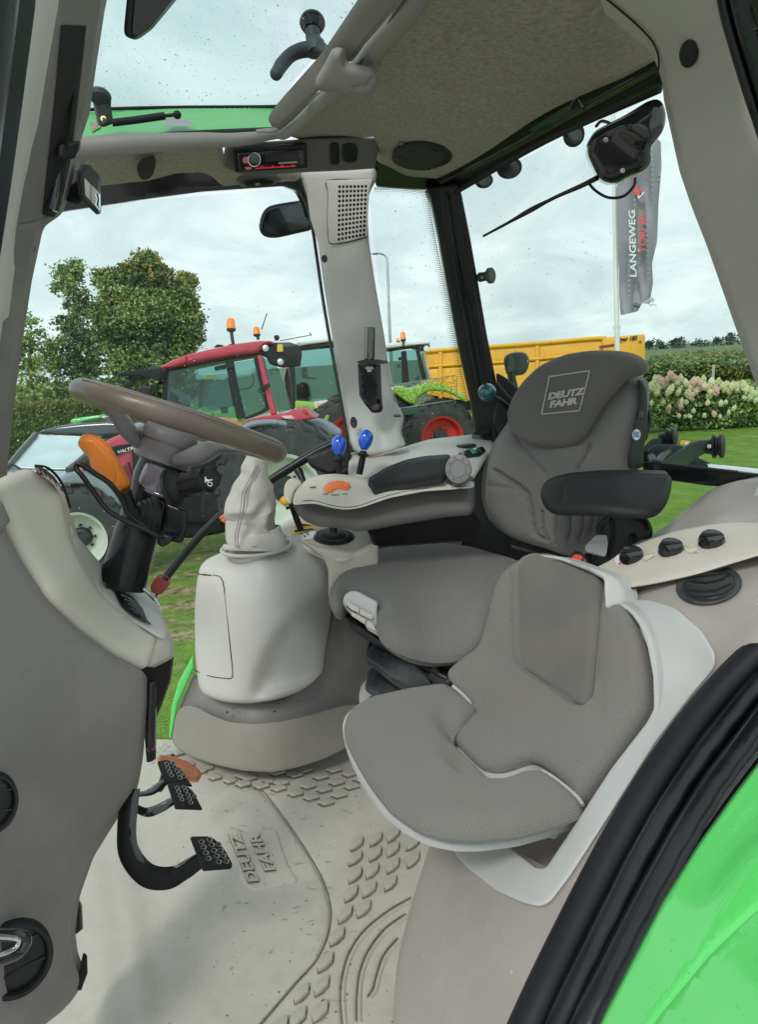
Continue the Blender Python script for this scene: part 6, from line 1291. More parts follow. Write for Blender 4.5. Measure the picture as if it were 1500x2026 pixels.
tube('horn_mark_loop', [Q(a, b, dhn) for a, b in zp(0, 800, 3, [(1236, 456), (1232, 470), (1238, 482), (1252, 484), (1258, 474), (1252, 464), (1240, 462)])], .0009, m_sk, sc, n=5, sub=3)
# hub
hax = (Q(345, 850, 1.25) - Q(322, 912, 1.25)).normalized()
lathe('hub_collar', Q(318, 918, 1.25), hax, [(0, .042), (.004, .050), (.020, .048), (.036, .046), (.044, .047)], m_hub, sc, n=40)
lathe('hub_joint', Q(331, 880, 1.25), hax, [(0, .046), (.003, .046)], m_redk, sc, n=36)
lathe('hub_cap', Q(332, 877, 1.25), hax, [(0, .048), (.004, .0495), (.018, .047), (.030, .041), (.036, .033), (.038, 0)], m_hub, sc, n=40)
sw = T('steering_wheel', 'brown leather steering wheel seen nearly edge on', 'steering wheel', 350, 830, 1.24)
A_ = Q(160, 771, 1.16); B_ = Q(534, 893, 1.33); Cw = (A_ + B_) / 2; a1 = (B_ - A_) / 2; R_ = a1.length; a1n = a1.normalized()
nax = (Q(345, 850, 1.25) - Q(252, 1115, 1.25)); nax = (nax - a1n * nax.dot(a1n)).normalized()
a2 = nax.cross(a1n); 
if a2.dot(Vector(FWD)) < 0: a2 = -a2
ca, sa = math.cos(math.radians(1.0)), math.sin(math.radians(1.0))
a2r = (a2 * ca - nax * sa).normalized()
tube('rim', [Cw + a1n * R_ * math.cos(t) + a2r * R_ * math.sin(t) for t in [k * 2 * math.pi / 48 for k in range(48)]], .0188, m_wheel, sw, n=20, sub=2, closed=True, fold=lambda s, th: .03 * math.sin(s * 2 * math.pi * 16) * (1 if math.sin(th) > 0 else .3))
# stitch line along the near side
nr_ = a1n.cross(a2r).normalized(); 
if nr_.dot(Vector(UPV)) < 0: nr_ = -nr_
tube('stitching', [Cw + (a1n * math.cos(t) + a2r * math.sin(t)) * (R_ + .0132) + nr_ * .0139 for t in [math.pi + .25 + k * (math.pi - .5) / 40 for k in range(41)]], .0011, m_thread, sw, n=5, sub=1)
surf('spoke', zp(0, 450, 3, [(525, 1025), (600, 1045), (700, 1065), (760, 1110), (800, 1170), (835, 1240), (872, 1290), (862, 1338, 8), (800, 1300), (735, 1245), (700, 1200), (665, 1130), (600, 1060)]), [(190, 795, 1.17), (260, 835, 1.21), (288, 893, 1.23), (245, 860, 1.20)], m_hub, sw, t=.018, r=.007, step=6, rc=10)
surf('spoke', zp(0, 450, 3, [(1045, 1380, 12), (1048, 1350, 12), (1150, 1300), (1235, 1262), (1320, 1275), (1380, 1300), (1460, 1330), (1400, 1335), (1320, 1340), (1250, 1390), (1170, 1415), (1090, 1418, 14), (1050, 1400, 12)]), [(350, 910, 1.19), (412, 870, 1.22), (480, 893, 1.30), (400, 920, 1.20)], m_hub, sw, t=.03, r=.012, step=6, rc=10)
surf('spinner_knob', [(410, 835, 8), (420, 826), (445, 825), (470, 832), (485, 845), (489, 858, 6), (470, 852), (440, 845)], [(410, 835, 1.30), (485, 845, 1.33), (450, 826, 1.34)], m_orange, sw, t=.03, r=.006, step=6, rc=6)
# gear shuttle lever
lv = T('shuttle_lever', 'orange shuttle lever left of the steering column with black loop', 'lever', 215, 920, 1.12)
surf('grip', zp(0, 800, 3, [(452, 225, 25), (470, 195, 25), (520, 188, 30), (580, 205), (640, 250), (690, 330), (730, 410), (762, 475, 14), (760, 505, 12), (728, 525, 14), (690, 515), (640, 485), (600, 450), (560, 410), (530, 360), (528, 330), (510, 300), (470, 262)]),
     [(155, 880, 1.13), (200, 880, 1.13), (250, 965, 1.17), (190, 930, 1.15)], m_orange, lv, t=.03, r=.011, step=6, rc=20, h=lambda u, v: .004 * gs(u, v, 215, 905, 30, 60, -.6), grooves=[(zp(0, 800, 3, [(480, 200), (560, 215), (630, 280), (680, 360), (695, 420), (680, 480)]), 2.2, .0012)])
tube('shaft', [Q(244, 972, 1.16), Q(255, 1000, 1.17), Q(266, 1016, 1.18)], [.012, .011, .011], m_blk, lv, n=14)
tube('loop', [Q(a / 3, 800 + b / 3, z) for a, b, z in [(940, 790, 1.15), (880, 750, 1.14), (760, 700, 1.13), (640, 630, 1.12), (560, 530, 1.11), (490, 430, 1.10), (452, 385, 1.10), (455, 358, 1.10), (490, 362, 1.10), (560, 410, 1.105), (650, 470, 1.115), (720, 560, 1.13), (760, 650, 1.14), (850, 720, 1.15), (960, 790, 1.16)]], .0042, m_blk, lv, n=10)
surf('clamp', zp(0, 800, 3, [(930, 790), (950, 768), (1010, 775), (1022, 800), (1000, 830), (960, 850), (930, 830)]), 1.165, m_blk, lv, t=.02, r=.004, step=5, rc=5)
# key
ky = T('ignition_key', 'dark red ignition key with dotted grip in the dashboard', 'key', 316, 1160, 1.22)
dk = 1.215
kh = [[(310 + .0 + x, 1140 + y) for x, y in []]]
surf('key_grip', zp(0, 800, 3, [(890, 1075, 10), (935, 1012, 10), (975, 1008, 10), (1008, 1035, 10), (1010, 1065, 10), (965, 1120, 8), (940, 1133, 8), (905, 1112, 8), (890, 1095, 8)]), dk, m_redk, ky, t=.004, r=.0006, step=6, rc=6,
     holes=[zp(0, 800, 3, [(950, 1020), (975, 1018), (1000, 1035), (1002, 1055), (985, 1050), (960, 1035)])])
for i in range(5):
    for j in range(5):
        u = (905 + 14 * i + 9 * j) / 3; v = 800 + (1085 + 9 * i - 12 * j) / 3
        ell('grip_dot', Q(u, v, dk - .001), .0009, .0009, .0009, m_redk, ky, n=6)
surf('blade', zp(0, 800, 3, [(893, 1112), (922, 1125), (915, 1150), (890, 1140)]), 1.22, m_steel, ky, t=.002, r=0, step=8, rc=0)
tube('bezel', [Q(a / 3, 800 + b / 3, 1.225) for a, b in [(850, 1095), (890, 1125), (925, 1160), (945, 1195)]], .003, m_steel, ky, n=6)
# ================================================================ far side console
rc_ = T('side_console', 'grey side console with wavy skirt, pale gear lever housing and yellow slots', 'console', 540, 1300, 1.8)
d_low = [(345, 1400, 1.93), (480, 1420, 1.77), (640, 1380, 1.82), (700, 1250, 1.88), (650, 1180, 1.90), (760, 1400, 1.86), (380, 1320, 1.93), (760, 1260, 1.95)]
surf('lower_body', [(383, 1325), (372, 1345), (345, 1410), (338, 1470), (420, 1500), (600, 1500), (700, 1440), (745, 1390), (790, 1330), (800, 1200), (700, 1120), (650, 1110), (640, 1200), (560, 1380), (420, 1380)], [(a, b, c + .035) for a, b, c in d_low], m_consoled, rc_, t=.2, r=.02, step=13, rc=14, tdir=(.1, .95, -.2))
surf('skirt', [(338, 1466), (345, 1420), (352, 1402, 10), (370, 1394, 10), (390, 1398), (420, 1415), (455, 1428), (500, 1431), (560, 1426), (620, 1412), (680, 1394), (702, 1392), (720, 1400), (705, 1440), (690, 1475), (640, 1500), (590, 1516), (540, 1526), (480, 1523), (420, 1510), (375, 1494), (350, 1480)],
     [(345, 1440, 1.92), (480, 1440, 1.745), (480, 1520, 1.735), (600, 1430, 1.76), (600, 1510, 1.75), (690, 1440, 1.81), (375, 1490, 1.84)], m_skirt, rc_, t=.012, r=.004, step=10, rc=12)
d_pod = [(382, 1250, 1.86), (450, 1250, 1.74), (540, 1260, 1.69), (620, 1250, 1.76), (650, 1200, 1.84), (450, 1370, 1.77), (520, 1390, 1.75), (600, 1360, 1.79), (500, 1130, 1.70), (415, 1118, 1.78), (600, 1100, 1.79), (445, 1090, 1.83), (507, 1098, 1.725), (575, 1082, 1.80), (507, 1066, 1.86)]
surf('lever_housing', [(391, 1118, 12), (410, 1102), (430, 1095), (442, 1082), (500, 1062), (572, 1062), (590, 1075), (625, 1092), (640, 1105, 10), (650, 1130), (652, 1180), (645, 1240), (634, 1300), (632, 1335, 8), (618, 1352), (590, 1372), (545, 1388), (490, 1396), (440, 1393), (402, 1380), (388, 1362, 12), (381, 1300), (380, 1200), (384, 1150)],
     d_pod, m_pod, rc_, t=.12, r=.022, step=10, rc=20, tdir=(0, .95, -.3),
     h=lambda u, v: -.040 / (1 + math.exp(-(u - np.interp(v, [1130, 1160, 1200, 1240, 1290, 1340, 1390], [690, 655, 612, 562, 532, 510, 498])) / 6)) / (1 + math.exp((v - 1362 + (u - 560) * .3) / 5)))
dpl = ON(rc_, 'lever_housing', .0012)
# storage door joint line
tube('door_joint', [Q(u, v, dpl(u, v) - .0005) for u, v in [(386, 1132), (398, 1137), (415, 1138), (430, 1139), (438, 1146), (443, 1165), (450, 1230), (456, 1290), (460, 1332), (457, 1342), (445, 1342), (415, 1338), (384, 1326)]], .0011, m_seam, rc_, n=5, sub=2)
surf('door_notch', [(399, 1135), (417, 1137), (416, 1140), (400, 1138)], lambda u, v: dpl(u, v) - .0012, m_seam, rc_, t=.001, r=0, step=8, rc=0)
for u, v, s in ((449, 1409, 3), (543, 1408, 3), (590, 1387, 2), (461, 1402, 2)): surf('screw_hole', ovalp(u, v, s, s * .6, 10), lambda a, b: depthfn(d_low)(a, b) - .003, m_seam, rc_, t=.001, r=0, step=4, rc=0)
# gaiter
gt = T('gaiter_lever', 'creased pale leather gaiter round a lever on the grey housing', 'gear lever', 505, 1080, 1.78)
rnd = random.Random(8)
def gfold(s, th):
    p = Vector((math.cos(th) * .75, math.sin(th) * .75, s * 3.6)); q = noise.noise(p * 1.0 + Vector((3, 1, 7))); q2 = noise.noise(Vector((p.x * 1.6, p.y * 1.6, p.z * 2.1 + p.x * 1.4)))
    return ((.5 - abs(q) * 2.2) * .26 + (.4 - abs(q2) * 2) * .07 + .05 * math.sin(s * 26 + 2.2 * math.sin(th + 1)) * s) * min(1, s * 3 + .25) * min(1, (1 - s) * 8)
tube('gaiter', [Q(508, 905, 1.72), Q(502, 935, 1.73), Q(497, 965, 1.74), Q(496, 1000, 1.76), Q(500, 1025, 1.77), Q(498, 1050, 1.775), Q(507, 1074, 1.78), Q(507, 1088, 1.78)],
     [.024, .034, .049, .060, .062, .061, .073, .083], m_leath, gt, n=64, sub=12, fold=gfold, sharp=None)
tube('piping', [Q(507, 1082, 1.78) + Vector((math.cos(t) * .085, math.sin(t) * .085, 0)) for t in [k * math.pi / 14 for k in range(28)]], .0045, m_leath, gt, n=10, closed=True, sub=2)
tube('seam', [Q(a, b, c) for a, b, c in [(512, 918, 1.694), (500, 945, 1.69), (485, 975, 1.69), (482, 1000, 1.69), (477, 1030, 1.695), (470, 1060, 1.70), (472, 1085, 1.695)]], .0015, m_thread, gt, n=5)
tube('seam', [Q(a, b, c) for a, b, c in [(508, 920, 1.694), (495, 945, 1.69), (480, 975, 1.69), (477, 1000, 1.69), (472, 1030, 1.695), (465, 1060, 1.70), (467, 1084, 1.695)]], .0012, m_thread, gt, n=5)

# console top with small levers
d_ct = [(575, 1045, 1.92), (740, 1080, 1.80), (660, 1110, 1.76), (600, 1010, 2.00), (700, 1000, 1.98)]
ct = surf('control_panel', zp(400, 550, 2.727, [(415, 1330), (470, 1300), (560, 1260), (700, 1230), (900, 1300), (930, 1440), (860, 1470), (760, 1520), (640, 1500), (560, 1465), (480, 1410), (420, 1350)]), d_ct, m_trim, rc_, t=.03, r=.008, step=9, rc=14)
surf('front_face', [(585, 1065), (640, 1085), (700, 1095), (750, 1070), (750, 1120), (700, 1140), (660, 1185), (650, 1190), (650, 1130), (640, 1105)], [(655, 1110, 1.775), (740, 1080, 1.78), (655, 1170, 1.80)], m_trim, ct, t=.03, r=.01, step=10, rc=8)
ctd = depthfn(d_ct)
for sl in ([(495, 1335), (505, 1318), (540, 1318), (600, 1332), (598, 1342), (500, 1345)], [(483, 1370), (490, 1358), (600, 1340), (616, 1345), (612, 1356), (490, 1385)]):
    surf('lever_slot', zp(400, 550, 2.727, sl), lambda u, v: ctd(u, v) - .003, m_yel, ct, t=.003, r=.001, step=6, rc=2)
    s2 = zp(400, 550, 2.727, sl); c_ = np.mean(s2, 0)
    surf('slot_gap', [(c_[0] + (a - c_[0]) * .8, c_[1] + (b - c_[1]) * .45) for a, b in s2], lambda u, v: ctd(u, v) - .0045, m_seam, ct, t=.001, r=0, step=8, rc=1)
surf('symbol_label', zp(400, 550, 2.727, [(525, 1385), (605, 1365), (620, 1375), (600, 1405), (545, 1415)]), lambda u, v: ctd(u, v) - .003, m_sk, ct, t=.001, r=0, step=8, rc=3)
for cu, cv in ((596, 1056), (603, 1061), (610, 1057), (606, 1053)): surf('symbol', ovalp(cu, cv, 2.4, 1.5, 8), lambda u, v: ctd(u, v) - .0045, m_rub, ct, t=.0005, r=0, step=4, rc=0)
for k, (a, b, hgt) in enumerate([(42, 18, 0), (37, 15.5, 5), (31, 13, 9), (24, 10, 12), (16, 6.5, 16)]):
    surf('bellows_ring', ovalp(660, 1061 - k * 1.6, a, b, 34), lambda u, v, k=k: ctd(u, v) - .003 - .006 * k, m_rub if k % 2 == 0 else m_blkm, ct, t=.008, r=.003, step=8, rc=0)
jl = T('small_lever', 'thin black lever rising from the yellow slot', 'lever', 595, 1045, 1.85)
tube('rod', [Q(595, 1048, 1.86), Q(588, 1030, 1.85), Q(580, 1010, 1.84), Q(574, 995, 1.83)], [.0085, .0085, .007, .0055], m_blk, jl, n=10)
tube('crosspiece', [Q(566, 1006, 1.83), Q(575, 1003, 1.83), Q(586, 1003, 1.83)], .004, m_blk, jl, n=8)
tube('bellows_rod', [Q(660, 1056, 1.75), Q(659, 1040, 1.75)], .009, m_blk, ct, n=10, sub=1)

# ---------------------------------------------------------------- multifunction armrest
se = T('driver_seat', 'grey fabric driver seat with DEUTZ FAHR headrest panel and black armrest', 'seat', 1000, 1200, 1.7)
Z5 = lambda pts: zp(400, 550, 2.7273, pts)
d_ar = [(570, 1020, 1.72), (650, 1030, 1.66), (760, 1030, 1.66), (935, 1000, 1.72), (700, 950, 1.74), (900, 950, 1.76)]
ar = surf('control_armrest', Z5([(488, 1190, 10), (560, 1150), (700, 1180), (860, 1180), (1000, 1130), (1300, 1075), (1465, 1075, 6), (1475, 1200), (1465, 1262, 10), (1445, 1280, 8), (1300, 1292), (1000, 1342), (850, 1370, 12), (810, 1362), (740, 1348), (640, 1345), (560, 1318), (510, 1275), (488, 1225)]),
     [(570, 1010, 1.76), (660, 1040, 1.70), (780, 1040, 1.69), (935, 1010, 1.73), (680, 985, 1.73), (930, 960, 1.76)], m_shell, se, t=.09, r=.018, step=9, rc=14, lift=.018, label='far armrest with orange slider, black pad and grey dial')
surf('upper_shell', Z5([(490, 1212), (485, 1190), (500, 1140), (530, 1105), (560, 1080), (620, 1060), (700, 1053), (780, 1058), (860, 1075), (905, 1090), (930, 1142), (1000, 1128), (1150, 1105), (1310, 1078), (1325, 1100), (1370, 1122), (1420, 1120), (1455, 1092), (1470, 1088, 4), (1472, 1118), (1200, 1136), (1010, 1172), (860, 1224), (780, 1237), (700, 1227), (610, 1203), (550, 1204)]),
     [(580, 985, 1.69), (650, 945, 1.76), (720, 950, 1.745), (690, 1000, 1.64), (580, 993, 1.66), (760, 975, 1.66), (935, 955, 1.69), (880, 970, 1.655)], m_trim, ar, t=.06, r=.007, step=7, rc=12,
     h=lambda u, v: -.006 * gs(u, v, 619, 962, 22, 10))
tube('shell_joint', [Q(u, v, ON(ar, 'upper_shell', .0)(u, v - 1)) for u, v in Z5([(488, 1214), (550, 1203), (610, 1204), (700, 1228), (780, 1238), (860, 1225), (1010, 1173), (1200, 1137), (1470, 1119)])], .0013, m_seam, ar, n=5)
surf('arm_pad', Z5([(885, 1085, 6), (925, 1060), (1000, 1015), (1100, 978), (1200, 958), (1335, 948, 8), (1350, 960), (1335, 1000), (1318, 1055), (1305, 1078), (1150, 1106), (1010, 1130), (925, 1146), (910, 1115)]),
     [(735, 960, 1.66), (880, 900, 1.76), (880, 940, 1.67), (740, 968, 1.655), (800, 920, 1.75), (810, 955, 1.66)], m_blkm, ar, t=.05, r=.013, step=7, rc=8)
dn = -Vector(FWD) * .95 - Vector(RGT) * .25
lathe('dial', Q(908, 928, 1.66), dn, [(-.02, .028), (.004, .0305), (.007, .030), (.009, .027), (.0092, .019), (.0078, .0185), (.0078, .0175), (.0098, .017), (.010, 0)], MAT('dial_grey', (.19, .19, .19), .5, bump=.2, bscale=600), ar, n=44, sy=1.12)
dc0 = Q(908, 928, 1.66) + dn.normalized() * .0093
Xd, Yd, Zd = axes(dn)
for k in range(8):
    a = k * math.pi / 4 + .3; lathe('dial_dimple', dc0 + Xd * math.cos(a) * .0235 + Yd * math.sin(a) * .0262, dn, [(-.001, .0028), (.0002, .0028), (.0003, .002), (-.0005, 0)], m_panelg, ar, n=10)
surf('slider_slot', Z5([(655, 1130, 20), (668, 1108), (715, 1092), (775, 1097), (797, 1117, 14), (792, 1138, 10), (765, 1142), (740, 1130), (715, 1136), (700, 1152, 10), (675, 1158), (657, 1152)]), ON(ar, 'upper_shell', .006), m_orange2, ar, t=.006, r=.0015, step=5, rc=8)
ell('slider_knob', Q(686, 961, ON(ar, 'upper_shell', .012)(686, 961)), .0085, .008, .008, m_orange2, ar, n=16)
surf('indicator_slot', Z5([(580, 1127), (612, 1122), (614, 1128), (583, 1133)]), ON(ar, 'upper_shell', .003), m_redk, ar, t=.002, r=0, step=6, rc=1)
for k in range(9): surf('scale_mark', Z5([(652 + 15 * k, 1163 + 4 * math.sin(k * .45)), (662 + 15 * k, 1164 + 4 * math.sin(k * .45)), (662 + 15 * k, 1168 + 4 * math.sin(k * .45)), (652 + 15 * k, 1167 + 4 * math.sin(k * .45))]), ON(ar, 'upper_shell', .003), m_seam, ar, t=.0006, r=0, step=6, rc=0) if k not in (2, 6) else None
surf('thumb_lever', Z5([(440, 1150, 16), (445, 1110, 16), (470, 1082, 10), (500, 1078, 10), (540, 1098, 6), (530, 1110), (500, 1140), (488, 1190), (480, 1215, 8), (460, 1200), (444, 1180)]), [(562, 960, 1.74), (595, 950, 1.76), (578, 990, 1.72)], m_trim, ar, t=.02, r=.006, step=6, rc=8)
ell('yellow_button', Q(566, 990, 1.735), .016, .012, .012, m_yel, ar, n=16)
surf('support_arm', [(725, 1050), (800, 1035), (940, 1015), (955, 1040), (945, 1070), (740, 1085)], [(730, 1060, 1.74), (950, 1030, 1.76), (740, 1080, 1.78)], m_blk, ar, t=.06, r=.008, step=10, rc=5)
for i, (u, v, st_, lab) in enumerate([(670.5, 880, [(671, 905), (671.5, 935)], 'blue ball lever, left and lower of the two behind the armrest'), (723.5, 869, [(719, 895), (711, 938)], 'blue ball lever, right and higher of the two, nearer the pillar')]):
    z = 1.84
    bl = T('blue_lever', lab, 'lever', u, v + 50, z, group='blue ball levers beside the middle pillar')
    ax_ = (Q(u, v, z) - Q(st_[0][0], st_[0][1], z)).normalized()
    lathe('ball', Q(u, v, z) - ax_ * .028, ax_, [(0, .006), (.003, .0095), (.010, .0142), (.020, .0182), (.030, .0195), (.040, .018), (.048, .0125), (.0525, .005), (.053, 0)], m_blue, bl, n=28)
    lathe('collar', Q(st_[0][0], st_[0][1], z) - ax_ * .012, ax_, [(0, .008), (.004, .015), (.008, .0152), (.010, .010), (.016, .008)], m_blkm, bl, n=22)
    tube('stem', [Q(st_[0][0], st_[0][1] + 4, z)] + [Q(st_[1][0], st_[1][1], z + .01)], .0085, m_blk, bl, n=12, sub=1)

# ---- far shelf behind the armrest
fs = T('rear_shelf', 'pale grey shelf under the rear side window with switches and round cap', 'shelf', 870, 890, 2.0)
d_fs = [(700, 900, 1.98), (805, 880, 2.06), (980, 858, 2.14), (760, 960, 1.86), (960, 930, 1.86), (880, 890, 2.0)]
surf('shelf_top', [(690, 892), (735, 903), (803, 882), (850, 868), (920, 860), (975, 855), (985, 858), (972, 885), (948, 925), (925, 960), (915, 990), (880, 990), (700, 990), (688, 930)], d_fs, m_pod, fs, t=.04, r=.01, step=11, rc=10,
     grooves=[([(810, 877), (850, 885), (885, 886), (925, 880), (955, 876)], 6, .003)], h=lambda u, v: .004 * gs(u, v, 870, 878, 60, 7))
fsd = depthfn(d_fs)
lathe('round_cap', Q(923, 882, fsd(923, 882)), Vector((0, 0, 1)), [(0, .028), (.003, .027), (.004, .024), (.0042, 0)], m_blkm, fs, n=30)
surf('switch_panel', [(906, 896), (930, 888), (955, 884), (962, 892), (950, 903), (925, 906)], lambda u, v: fsd(u, v) - .003, m_blk, fs, t=.004, r=.001, step=7, rc=2)
for (a, b, m_) in ((919, 897, m_blkg), (937, 891, m_grn), (953, 888, m_blkg)):
    surf('rocker_switch', [(a - 8, b - 2), (a + 2, b - 5), (a + 9, b + 3), (a - 1, b + 6)], lambda u, v: fsd(u, v) - .008, m_, fs, t=.005, r=.0015, step=5, rc=1)
surf('switch_mark', [(935, 887), (942, 886), (945, 889), (938, 890)], lambda u, v: fsd(u, v) - .0125, m_sk, fs, t=.0006, r=0, step=5, rc=0)
# body below, behind the seats
surf('inner_wall', [(640, 1150), (700, 1100), (960, 1000), (1010, 1100), (1060, 1400), (700, 1500), (640, 1400)], [(650, 1200, 2.02), (1000, 1100, 2.15), (800, 1450, 2.05)], m_consoled, fs, t=.03, r=.005, step=20, rc=5)
surf('rear_wall', [(905, 900), (925, 872), (985, 868), (1000, 985), (1060, 1010), (1180, 1075), (1210, 1120), (1210, 1250), (1000, 1320), (880, 1250)], [(930, 980, 2.12), (1210, 1120, 1.75), (1000, 1320, 1.95)], m_blkm, fs, t=.02, r=.004, step=20, rc=5)
surf('seat_pedestal', [(705, 1375), (712, 1345), (740, 1330), (900, 1330), (960, 1400), (960, 1520), (720, 1440)], [(710, 1360, 1.70), (900, 1340, 1.66), (800, 1440, 1.60)], m_greige, fs, t=.2, r=.02, step=14, rc=12, tdir=(.3, .95, 0))
# teal lever, dark grip, small black mirror/lamp by the corner
tl = T('teal_lever', 'dark teal ball lever beside the driver seat back', 'lever', 985, 800, 1.9)
ell('ball', Q(964, 776, 1.86), .0235, .0225, .023, m_teal, tl, n=28)
tube('stem', [Q(975, 783, 1.86), Q(995, 798, 1.87), Q(1020, 825, 1.89), Q(1035, 860, 1.92)], [.006, .008, .010, .012], m_blk, tl, n=12)
tube('second_rod', [Q(980, 760, 1.95), Q(1000, 785, 1.95), Q(1022, 806, 1.95)], [.010, .010, .014], m_blkm, tl, n=10)
surf('black_cover', [(981, 735), (1000, 745), (1025, 765), (1040, 790), (1035, 850), (990, 870), (975, 830), (985, 790)], [(985, 740, 2.02), (1030, 770, 2.0), (990, 860, 2.0)], m_blkm, tl, t=.04, r=.008, step=9, rc=8)
wk = T('outside_lamp', 'grey mirror backed lamp outside, above the teal lever', 'lamp', 1022, 720, 2.3)
surf('housing', [(998, 715, 6), (1000, 702, 8), (1015, 696), (1038, 695, 12), (1048, 705, 10), (1049, 722, 10), (1042, 738, 8), (1028, 742), (1004, 740, 5)], 2.25, m_rub, wk, t=.06, r=.014, step=5, rc=8)
surf('face', [(1000, 716, 4), (1004, 706), (1014, 705), (1018, 715), (1016, 735), (1003, 738)], 2.235, m_blkg, wk, t=.004, r=.001, step=6, rc=4)
tube('mount', [Q(1012, 738, 2.26), Q(1014, 752, 2.26), Q(1020, 775, 2.26)], .013, m_blk, wk, n=10)

# ================================================================ linkage outside the rear window
lk = T('rear_linkage', 'black lever arms with round pulleys behind the rear window', 'linkage', 1350, 880, 2.0)
Z9 = lambda pts: zp(1240, 820, 5.769, pts)
surf('bent_arm', Z9([(340, 625), (400, 580), (600, 430), (780, 320), (860, 295), (960, 300, 20), (985, 360, 20), (950, 420), (850, 470), (720, 560), (560, 690), (500, 720), (420, 720)]), [(1300, 925, 1.72), (1340, 900, 1.80), (1405, 875, 2.0)], m_rub, lk, t=.025, r=.005, step=6, rc=6)
lathe('pulley', Q(1412, 883, 2.02), Vector(RGT) * .8 - Vector(FWD) * .55, [(-.02, .020), (-.005, .022), (0, .034), (.006, .034), (.010, .026), (.014, .026), (.018, .034), (.026, .034), (.028, .028)], m_blk, lk, n=30)
lathe('pivot_bolt', Q(1403, 883, 1.98), -Vector(FWD), [(0, .006), (.004, .006)], m_steel, lk, n=12)
surf('far_arm', Z9([(185, 400), (230, 340), (300, 270), (400, 262), (430, 300), (400, 340), (300, 370), (200, 430)]), 2.1, m_rub, lk, t=.02, r=.005, step=6, rc=6)
lathe('pulley', Q(1320, 868, 2.12), Vector(RGT) * .8 - Vector(FWD) * .55, [(-.02, .018), (-.005, .02), (0, .031), (.006, .031), (.010, .024), (.014, .024), (.018, .031), (.025, .031), (.027, .026)], m_blk, lk, n=28)
surf('cross_bar', Z9([(255, 400), (330, 338, 10), (600, 345), (660, 355), (640, 400), (560, 465), (260, 465)]), 2.05, m_rub, lk, t=.03, r=.006, step=7, rc=5)
surf('dark_body', Z9([(190, 400), (460, 400), (640, 420), (840, 490), (960, 545), (960, 640), (200, 640)]), 2.15, m_blk, lk, t=.05, r=.008, step=8, rc=6)
surf('plate', Z9([(800, 530), (840, 500), (900, 540), (960, 545), (955, 570), (830, 600), (810, 570)]), 2.05, m_rub, lk, t=.01, r=.002, step=6, rc=2)
surf('warning_sticker', Z9([(606, 350), (612, 290, 8), (640, 283), (760, 297), (730, 330), (660, 350)]), 2.2, m_blk, lk, t=.003, r=0, step=7, rc=2)
surf('sticker_face', Z9([(612, 346), (618, 292, 6), (642, 290), (745, 302), (720, 330), (655, 346)]), 2.196, m_yel, lk, t=.001, r=0, step=7, rc=2)
surf('sticker_picture', Z9([(665, 345), (672, 312), (700, 318), (715, 328), (690, 345)]), 2.194, m_sk, lk, t=.001, r=0, step=7, rc=0)
tube('brace', [Q(1290, 905, 2.0), Q(1300, 918, 1.95), Q(1310, 905, 2.0), Q(1325, 895, 2.05)], .012, m_blk, lk, n=8)

# ================================================================ driver seat
Z6 = lambda pts: zp(850, 600, 2.3077, pts)
d_bk = [(945, 960, 1.90), (1000, 1085, 1.85), (1150, 1130, 1.70), (1250, 900, 1.60), (1265, 760, 1.60), (1020, 830, 1.88), (1100, 700, 1.80), (1280, 720, 1.60), (1130, 960, 1.72), (1110, 880, 1.725)]
gro = [(Z6([(385, 560), (410, 640), (480, 720), (545, 790)]), 9, 0.0102), (Z6([(300, 765), (400, 830), (450, 870), (470, 960), (480, 1050), (520, 1080)]), 9, 0.0153), (Z6([(260, 830), (400, 850), (440, 900)]), 8, 0.0051),
       (Z6([(730, 650), (700, 720), (680, 765)]), 8, 0.0102), (Z6([(515, 950), (520, 1040), (545, 1090)]), 7, 0.0119), (Z6([(580, 950), (575, 1050), (580, 1100)]), 7, 0.0102), (Z6([(645, 950), (640, 1040), (625, 1090)]), 7, 0.0102), (Z6([(700, 950), (700, 1020), (675, 1085)]), 7, 0.0102), (Z6([(755, 950), (740, 1000), (720, 1060)]), 7, 0.0085)]
surf('backrest', Z6([(385, 480), (330, 560), (275, 640), (237, 730), (223, 830), (226, 910), (250, 985), (292, 1035), (345, 1072), (420, 1100), (500, 1120), (570, 1150), (640, 1158), (700, 1130), (770, 1040), (850, 950), (905, 860), (912, 760), (918, 690), (940, 590), (962, 460), (966, 390), (958, 335), (900, 300), (600, 300)]),
     d_bk, m_fab, se, t=.08, r=.045, lift=.004, step=7, rc=18, grooves=gro, h=lambda u, v: .012 * gs(u, v, 1130, 920, 40, 60) - .006 * gs(u, v, 1160, 880, 18, 50, .4))
d_hd = [(1015, 820, 1.845), (1110, 885, 1.725), (1160, 830, 1.68), (1280, 725, 1.545), (1100, 720, 1.775), (1200, 700, 1.63), (1290, 700, 1.54), (1020, 780, 1.86)]
surf('headrest_panel', Z6([(378, 520), (385, 480), (410, 425), (450, 365), (530, 290), (640, 241), (760, 222), (880, 222), (955, 236), (1005, 260, 14), (1022, 290, 14), (1006, 320, 10), (965, 330), (915, 345), (880, 388), (830, 450), (785, 520), (745, 590), (712, 640, 18), (650, 662), (560, 666), (470, 646), (412, 610), (385, 565)]),
     d_hd, m_fab2, se, t=.05, r=.018, lift=.030, step=7, rc=16, h=lambda u, v: .008 * gs(u, v, 1150, 770, 90, 60) + .010 * gs(u, v, 1270, 718, 40, 16))
hdd = depthfn(d_hd)
hON = ON(se, 'headrest_panel', .0)
def hq(u, v, k=.0): return hON(u, v) - k
lq = Z6([(548, 335), (733, 308), (685, 490), (513, 506)])
lqm = [Vector((a, b, 0)) for a, b in lq]
tubepts = []
